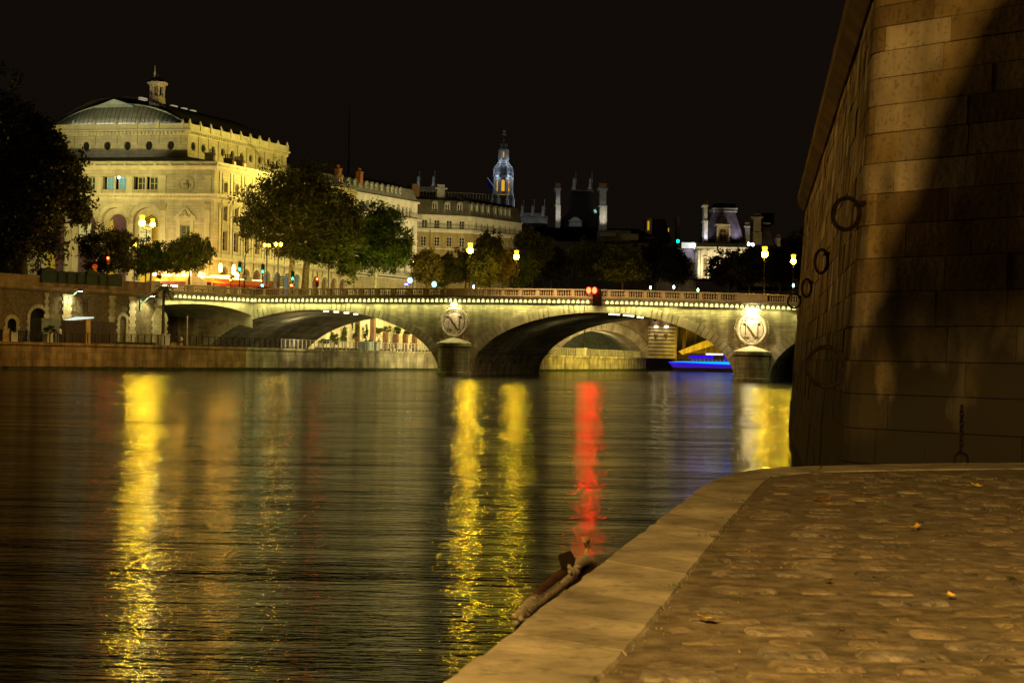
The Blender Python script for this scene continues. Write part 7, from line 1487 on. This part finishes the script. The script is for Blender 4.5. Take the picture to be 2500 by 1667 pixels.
# ================================================================= STREET FURNITURE BEHIND THE PARAPET
GRN_L = glow('green_traffic_lamp', (.02, 1.0, .50), 30); RED_L = glow('red_traffic_lamp', (1, .04, .01), 40); CYN = glow('cyan_sign_lamp', (.05, .85, 1), 18); SGD = mat('signal_head_black', (.012, .012, .012), rough=.5)
def tlight(px, y, Y, col, lab, foot=8.9, pole_top=None, hd=1.0):
    p = W(px, y, Y); t = thing('traffic_light', lab, 'traffic light', (p.x, Y, foot)); mb = MB(); mb.tube([(p.x - .05, Y + .1, foot), (p.x - .05, Y + .1, p.z + hd)], .07, 6); ob('pole', mb, POLE, t)
    mb = MB(); off = {'g': -.3, 'r': -.85}[col]; mb.box(WORLD, p.x - .22, p.x + .22, -Y - .0, -Y + .26, p.z + off, p.z + off + 1.15); ob('signal_head', mb, SGD, t, bevel=.04)
    for k in range(3): mb = MB(); c = Vector((p.x, Y - .28, p.z + off + .22 + .36 * k)); mb.ball(c, .13, 8, 5); on = (col == 'g' and k == 0) or (col == 'r' and k == 2); ob('lens', mb, (GRN_L if col == 'g' else RED_L) if on else mat('dark_lens', (.03, .03, .02)), t)
    if col == 'r': lamp('POINT', 'red_glow', (p.x, Y - .5, p.z), 30 * PW_RED, (1, .03, .01), size=.2, glossy=True)
    else: lamp('POINT', 'green_glow', (p.x, Y - .5, p.z), 4 * PW_RED, (.02, 1, .5), size=.2, glossy=True)
tlight(265, 632, 204, 'r', 'red traffic light on the street left of the candelabra lamp'); tlight(586, 656, 208, 'g', 'first green traffic light, beside the curved lamp post'); tlight(642, 662, 209, 'g', 'second green traffic light in the middle of the arcade'); tlight(715, 679, 210, 'g', 'third green traffic light before the plane trunk'); tlight(775, 683, 212, 'r', 'red traffic light right of the plane tree trunks')
for px, y, m, lab in ((641, 697, CYN, 'small cyan pedestrian signal just above the parapet'), (712, 697, RED_L, 'small red pedestrian signal just above the parapet'), (563, 684, RED_L, 'small red signal by the end of the brasserie awning')):
    p = W(px, y, 206); t = thing('pedestrian_signal', lab, 'signal light', (p.x, 206, 8.9)); mb = MB(); mb.ball((p.x, 205.8, p.z), .16, 7, 5); ob('lens', mb, m, t); mb = MB(); mb.box(WORLD, p.x - .17, p.x + .17, -206.2, -205.95, p.z - .3, p.z + .3); mb.tube([(p.x, 206.1, 8.9), (p.x, 206.1, p.z)], .05, 5); ob('housing', mb, SGD, t)
# twin lantern post and others
HOT = glow('hot_lantern', (1, .55, .03), 22, True)
def lantern_post(px, y, Y, lab, twin=True, power=1.0, foot=9.3):
    p = W(px, y, Y); t = thing('twin_lantern', lab, 'street lamp', (p.x, Y, foot)); mb = MB(); mb.tube([(p.x, Y, foot), (p.x, Y, p.z + .9)], .08, 6); mb.tube([(p.x - .5, Y, p.z + .95), (p.x + .5, Y, p.z + 1.05)], .04, 5); ob('post', mb, POLE, t)
    for sg in ((-.32, .32) if twin else (0,)): mb = MB(); mb.lathe((p.x + sg, Y - .1, p.z - .2), [(.08, 0), (.19, .15), (.22, .35), (.08, .5)], 8); ob('lantern', mb, HOT, t); lamp('POINT', 'lantern_light', (p.x + sg, Y - .1, p.z), 34 * PW_GLOBE * power, (1, .50, .06), size=.25, glossy=True)
lantern_post(680, 598, 216, 'bright twin lantern on a tall post before the plane tree', power=2.2); lantern_post(652, 600, 235, 'smaller twin lantern left of the bright one'); lantern_post(803, 630, 250, 'single small lantern glowing among the plane branches', False, .8); lantern_post(1009, 643, 258, 'tiny lantern between the two apartment houses', False, .5); lantern_post(8, 550, 215, 'faint lantern seen through the enormous dark tree', True, .5); lantern_post(330, 598, 230, 'faint lantern among the low dark tree leaves', False, .3)
# curved lamp post, direction signs
p = W(597, 690, 209); t = thing('curved_lamp_post', 'tall post curving over to the right beside the first green light', 'street lamp', (p.x, 209, 8.9)); mb = MB(); mb.tube([(p.x, 209, 8.9)] + [W(x, y, 209) for x, y in ((597, 660), (598, 628), (602, 616), (609, 609), (617, 607))], [.09, .08, .07, .06, .05, .04], 6); ob('post', mb, POLE, t)
SW = mat('white_sign', (.62, .58, .45), var=.05); SB = mat('sign_blue', (.01, .03, .25), var=.05); t = thing('parking_sign', 'white arrow-shaped parking sign on the curved post', 'sign', W(605, 680, 208.5)); fS = Fr((W(596, 680, 208.6).x, 208.6), (W(618, 680, 208.6).x, 208.6)); mb = MB(); z = ZZ(606, 679, 208.6); mb.prism(fS, [(0, z - .35), (.95, z - .42), (1.15, z - .1), (.95, z + .22), (0, z + .30)], 0, .05); ob('board', mb, SW, t)
mb = MB(); mb.box(fS, .05, .3, .051, .07, z - .2, z + .15); ob('blue_field', mb, SB, t); put_text(text_mesh('P', .3, SW), 'lettering', t, fS, .175, .08, z - .02)
t = thing('direction_signs', 'stack of grey direction boards on a dark post above the parapet', 'sign', W(680, 690, 208)); p = W(680, 690, 208); mb = MB(); mb.tube([(p.x, 208, 8.9), (p.x, 208, ZZ(680, 672, 208))], .07, 5); ob('post', mb, POLE, t)
for k in range(5): z = ZZ(686, 676 + 5.2 * k, 208); mb = MB(); mb.box(Fr((p.x - .15, 207.9), (p.x + 1, 207.9)), 0, .9 - .06 * (k % 2), 0, .05, z - .1, z + .1); ob('board', mb, mat('grey_sign', (.16, .17, .17)), t)
t = thing('ochre_sign_board', 'upright ochre board beside the direction signs', 'sign', W(675, 690, 208.3)); mb = MB(); a, b = W(672, 676, 208.3), W(679, 698, 208.3); mb.box(WORLD, a.x, b.x, -208.4, -208.3, b.z, a.z); ob('board', mb, OCH, t)
t = thing('poster_board', 'cream poster board with red handwriting above the parapet', 'sign', W(663, 690, 207.5)); a, b = W(656, 686, 207.5), W(670, 699.5, 207.5); mb = MB(); mb.box(WORLD, a.x, b.x, -207.6, -207.5, b.z - .5, a.z); ob('board', mb, mat('cream_board', (.55, .38, .2)), t)
r = random.Random(2); mb = MB()
for k in range(3):
    z = a.z - .16 - k * .2; mb.tube([(a.x + .08 + j * .06, 207.45, z + r.uniform(-.06, .06)) for j in range(9)], .018, 3)
ob('red_handwriting', mb, mat('red_ink', (.4, .02, .01)), t)
t = thing('round_speed_sign', 'round red-ringed road sign with a black arrow above the bookseller boxes', 'sign', W(232, 651, 204)); p = W(232, 651, 204); mb = MB(); mb.tube([p + Vector((.3 * math.cos(q), -.05, .3 * math.sin(q))) for q in [2 * PI * j / 16 for j in range(17)]], .05, 5, cap=False); ob('rim', mb, mat('sign_red', (.5, .03, .02)), t)
mb = MB(); mb.prism(Fr((p.x, 204), (p.x + 1, 204)), [(.27 * math.cos(q), p.z + .27 * math.sin(q)) for q in [2 * PI * j / 16 for j in range(16)]], 0, .04); mb.box(Fr((p.x, 204), (p.x + 1, 204)), -.2, .2, 0, .04, p.z - .75, p.z - .4); ob('disc', mb, mat('amber_sign_face', (.45, .30, .12)), t); mb = MB(); f9 = Fr((p.x, 204), (p.x + 1, 204)); mb.prism(f9, [(-.14, p.z + .12), (-.10, p.z + .16), (.16, p.z - .12), (.12, p.z - .16)], .045, .06); mb.box(f9, -.16, .10, .045, .06, p.z + .12, p.z + .16); mb.box(f9, -.16, -.12, .045, .06, p.z - .08, p.z + .12); ob('arrow', mb, INK, t); mb = MB(); mb.tube([(p.x, 204.1, 9.3), (p.x, 204.1, p.z)], .04, 5); ob('post', mb, POLE, t)
for px, y, col, txt, lab in ((1001, 684.5, (.25, .95, 1), 'M', 'round cyan lit sign on a pole at the right end of the first house'), (1060, 694, (.3, .95, 1), 'M', 'second round cyan lit sign, above the balustrade')):
    p = W(px, y, 207); t = thing('metro_sign', lab, 'sign', (p.x, 207, 8.9)); mb = MB(); mb.tube([p + Vector((.24 * math.cos(q), 0, .30 * math.sin(q))) for q in [2 * PI * j / 14 for j in range(15)]], .055, 5, cap=False); ob('lit_ring', mb, glow('cyan_ring', col, 6), t); mb = MB(); mb.ball(p + Vector((0, .03, 0)), .23, 12, 6, sz=1.2); ob('lit_disc', mb, glow('white_disc', (.8, 1, 1), 1.3), t); mb = MB(); mb.box(WORLD, p.x - .14, p.x + .14, -p.y + .26, -p.y + .28, p.z - .10, p.z - .05); ob('dark_bar', mb, mat('teal_bar', (.0, .12, .14)), t); mb = MB(); mb.tube([(p.x, 207.1, 8.9), (p.x, 207.1, p.z + .3)], .045, 5); ob('post', mb, POLE, t)
p = W(992, 694, 206); mb = MB(); mb.box(WORLD, p.x - .32, p.x + .32, -206.05, -206, p.z - .13, p.z + .13); o = ob('blue_sign', mb, glow('blue_sign_glow', (.06, .03, 1), 3), label='small glowing blue rectangular sign beside the cyan round sign', cat='sign'); mb = MB(); mb.box(WORLD, p.x - .2, p.x + .2, -206 + .002, -205.97, p.z - .07, p.z + .07); ob('white_band', mb, glow('sign_white', (.9, .9, 1), 3), o); mb = MB(); mb.tube([(p.x, 206.1, 8.9), (p.x, 206.1, p.z)], .04, 5); ob('post', mb, POLE, o)
for px, y, c, lab in ((1588, 702, (.35, 1, .5), 'small green-white lamp over the balustrade right of the river signal'), (1645, 701, (.6, 1, .75), 'brighter green-white lamp over the balustrade'), (1704, 708, (.3, .8, .35), 'faint green lamp over the balustrade left of the blind panel'), (1937, 697, (.25, .8, .55), 'green glowing sign lamp on the pole of the last globe lamp'), (1156, 700, (.35, .6, 1), 'small pale blue light just above the balustrade')):
    Y = BR.P(BR.S(px, y), -2.5, 0).y; p = W(px, y, Y); t = thing('small_lamp', lab, 'lamp', (p.x, Y, 8.5)); mb = MB(); mb.ball(p, .12, 7, 5, sz=1.7); ob('bulb', mb, glow('bulb_%d' % px, c, 14), t); mb = MB(); mb.tube([(p.x, Y + .15, 8.3), (p.x, Y + .15, p.z)], .035, 4); ob('stem', mb, POLE, t)
# a bus stop light trail is left out: the traffic stands still here; one dark red car behind the balusters
t = thing('parked_car', 'red car seen through the balusters right of the blank end pillar', 'car', W(620, 705, 205)); CFz = Fr((XX(606, 204.5, 705), 204.5), (XX(640, 204.5, 705), 204.0)); cz = 9.0
mb = MB(); mb.prism(CFz, [(0, cz + .3), (4.1, cz + .3), (4.15, cz + .8), (3.3, cz + .95), (2.7, cz + 1.4), (1.2, cz + 1.42), (.5, cz + .95), (0, cz + .9)], -1.7, 0); ob('body', mb, mat('red_car_paint', (.35, .02, .02), rough=.3), t, bevel=.05)
for a in (.85, 3.25): mb = MB(); mb.tube([CFz.P(a, .02, cz + .32), CFz.P(a, -.25, cz + .32)], .32, 12); ob('wheel', mb, SGD, t)
mb = MB(); mb.prism(CFz, [(.95, cz + .98), (2.85, cz + .98), (2.55, cz + 1.32), (1.3, cz + 1.33)], 0, .02); ob('side_window', mb, GLD, t)
for sg in (-.25, -1.4): mb = MB(); mb.box(CFz, -.04, .0, sg - .2, sg, cz + .65, cz + .8); ob('tail_lamp', mb, glow('tail_red', (1, .03, .01), 6), t)
# lamps in the trees and street for the general warm light of the town
for x, y, z, p_, c in ((-58, 200, 13, 500, SOD), (-44, 210, 13, 1500, (.9, 1, .3)), (-38, 214, 13, 2600, WARM), (-30, 214, 12.5, 3000, (1, .80, .22)), (-20, 222, 12.5, 3200, (.9, 1, .3)), (-14, 226, 12.5, 2600, (.9, 1, .3)), (-8, 230, 13, 2600, WARM), (-2, 230, 13, 2600, SOD), (4, 236, 13, 2400, WARM), (12, 285, 14, 2200, SOD), (22, 290, 14, 2000, SOD), (34, 290, 14, 900, SOD), (60, 290, 14, 200, SOD)):
    lamp('POINT', 'street_glow', (x, y, z), p_ * PW_ST, c, size=.4)
lamp('AREA', 'square_light', (-44, 196, 22), 700 * PW_ST, WARM, (-44, 222, 12), size=14, size_y=4)
lamp('AREA', 'parapet_fill', BR.P(10, 3.2, 13.6), 8500 * PW_ST, (1, .60, .22), BR.P(12, 0, 9.6), size=60, size_y=2)  # added strip hung in the air, with no fitting, to brighten the parapet
# foreground: a street lamp behind the camera, plus added quay and pier fills
lamp('SPOT', 'upper_street_lamp', (-2, -30, 11), 66000 * PW_FG, (1, .58, .15), (5.6, 22, 5), size=.24, spot=36, blend=.5)
lamp('SPOT', 'quay_fill_spot', (-3.0, -6, 9.5), 21000 * PW_FG, (1, .64, .21), (2.0, 8.0, 1.4), size=.25, spot=34, blend=.3)
lamp('AREA', 'pier_fill', (-25, 47, 12), 2900 * PW_FG, (1, .58, .16), (7, 36, 4), size=6)
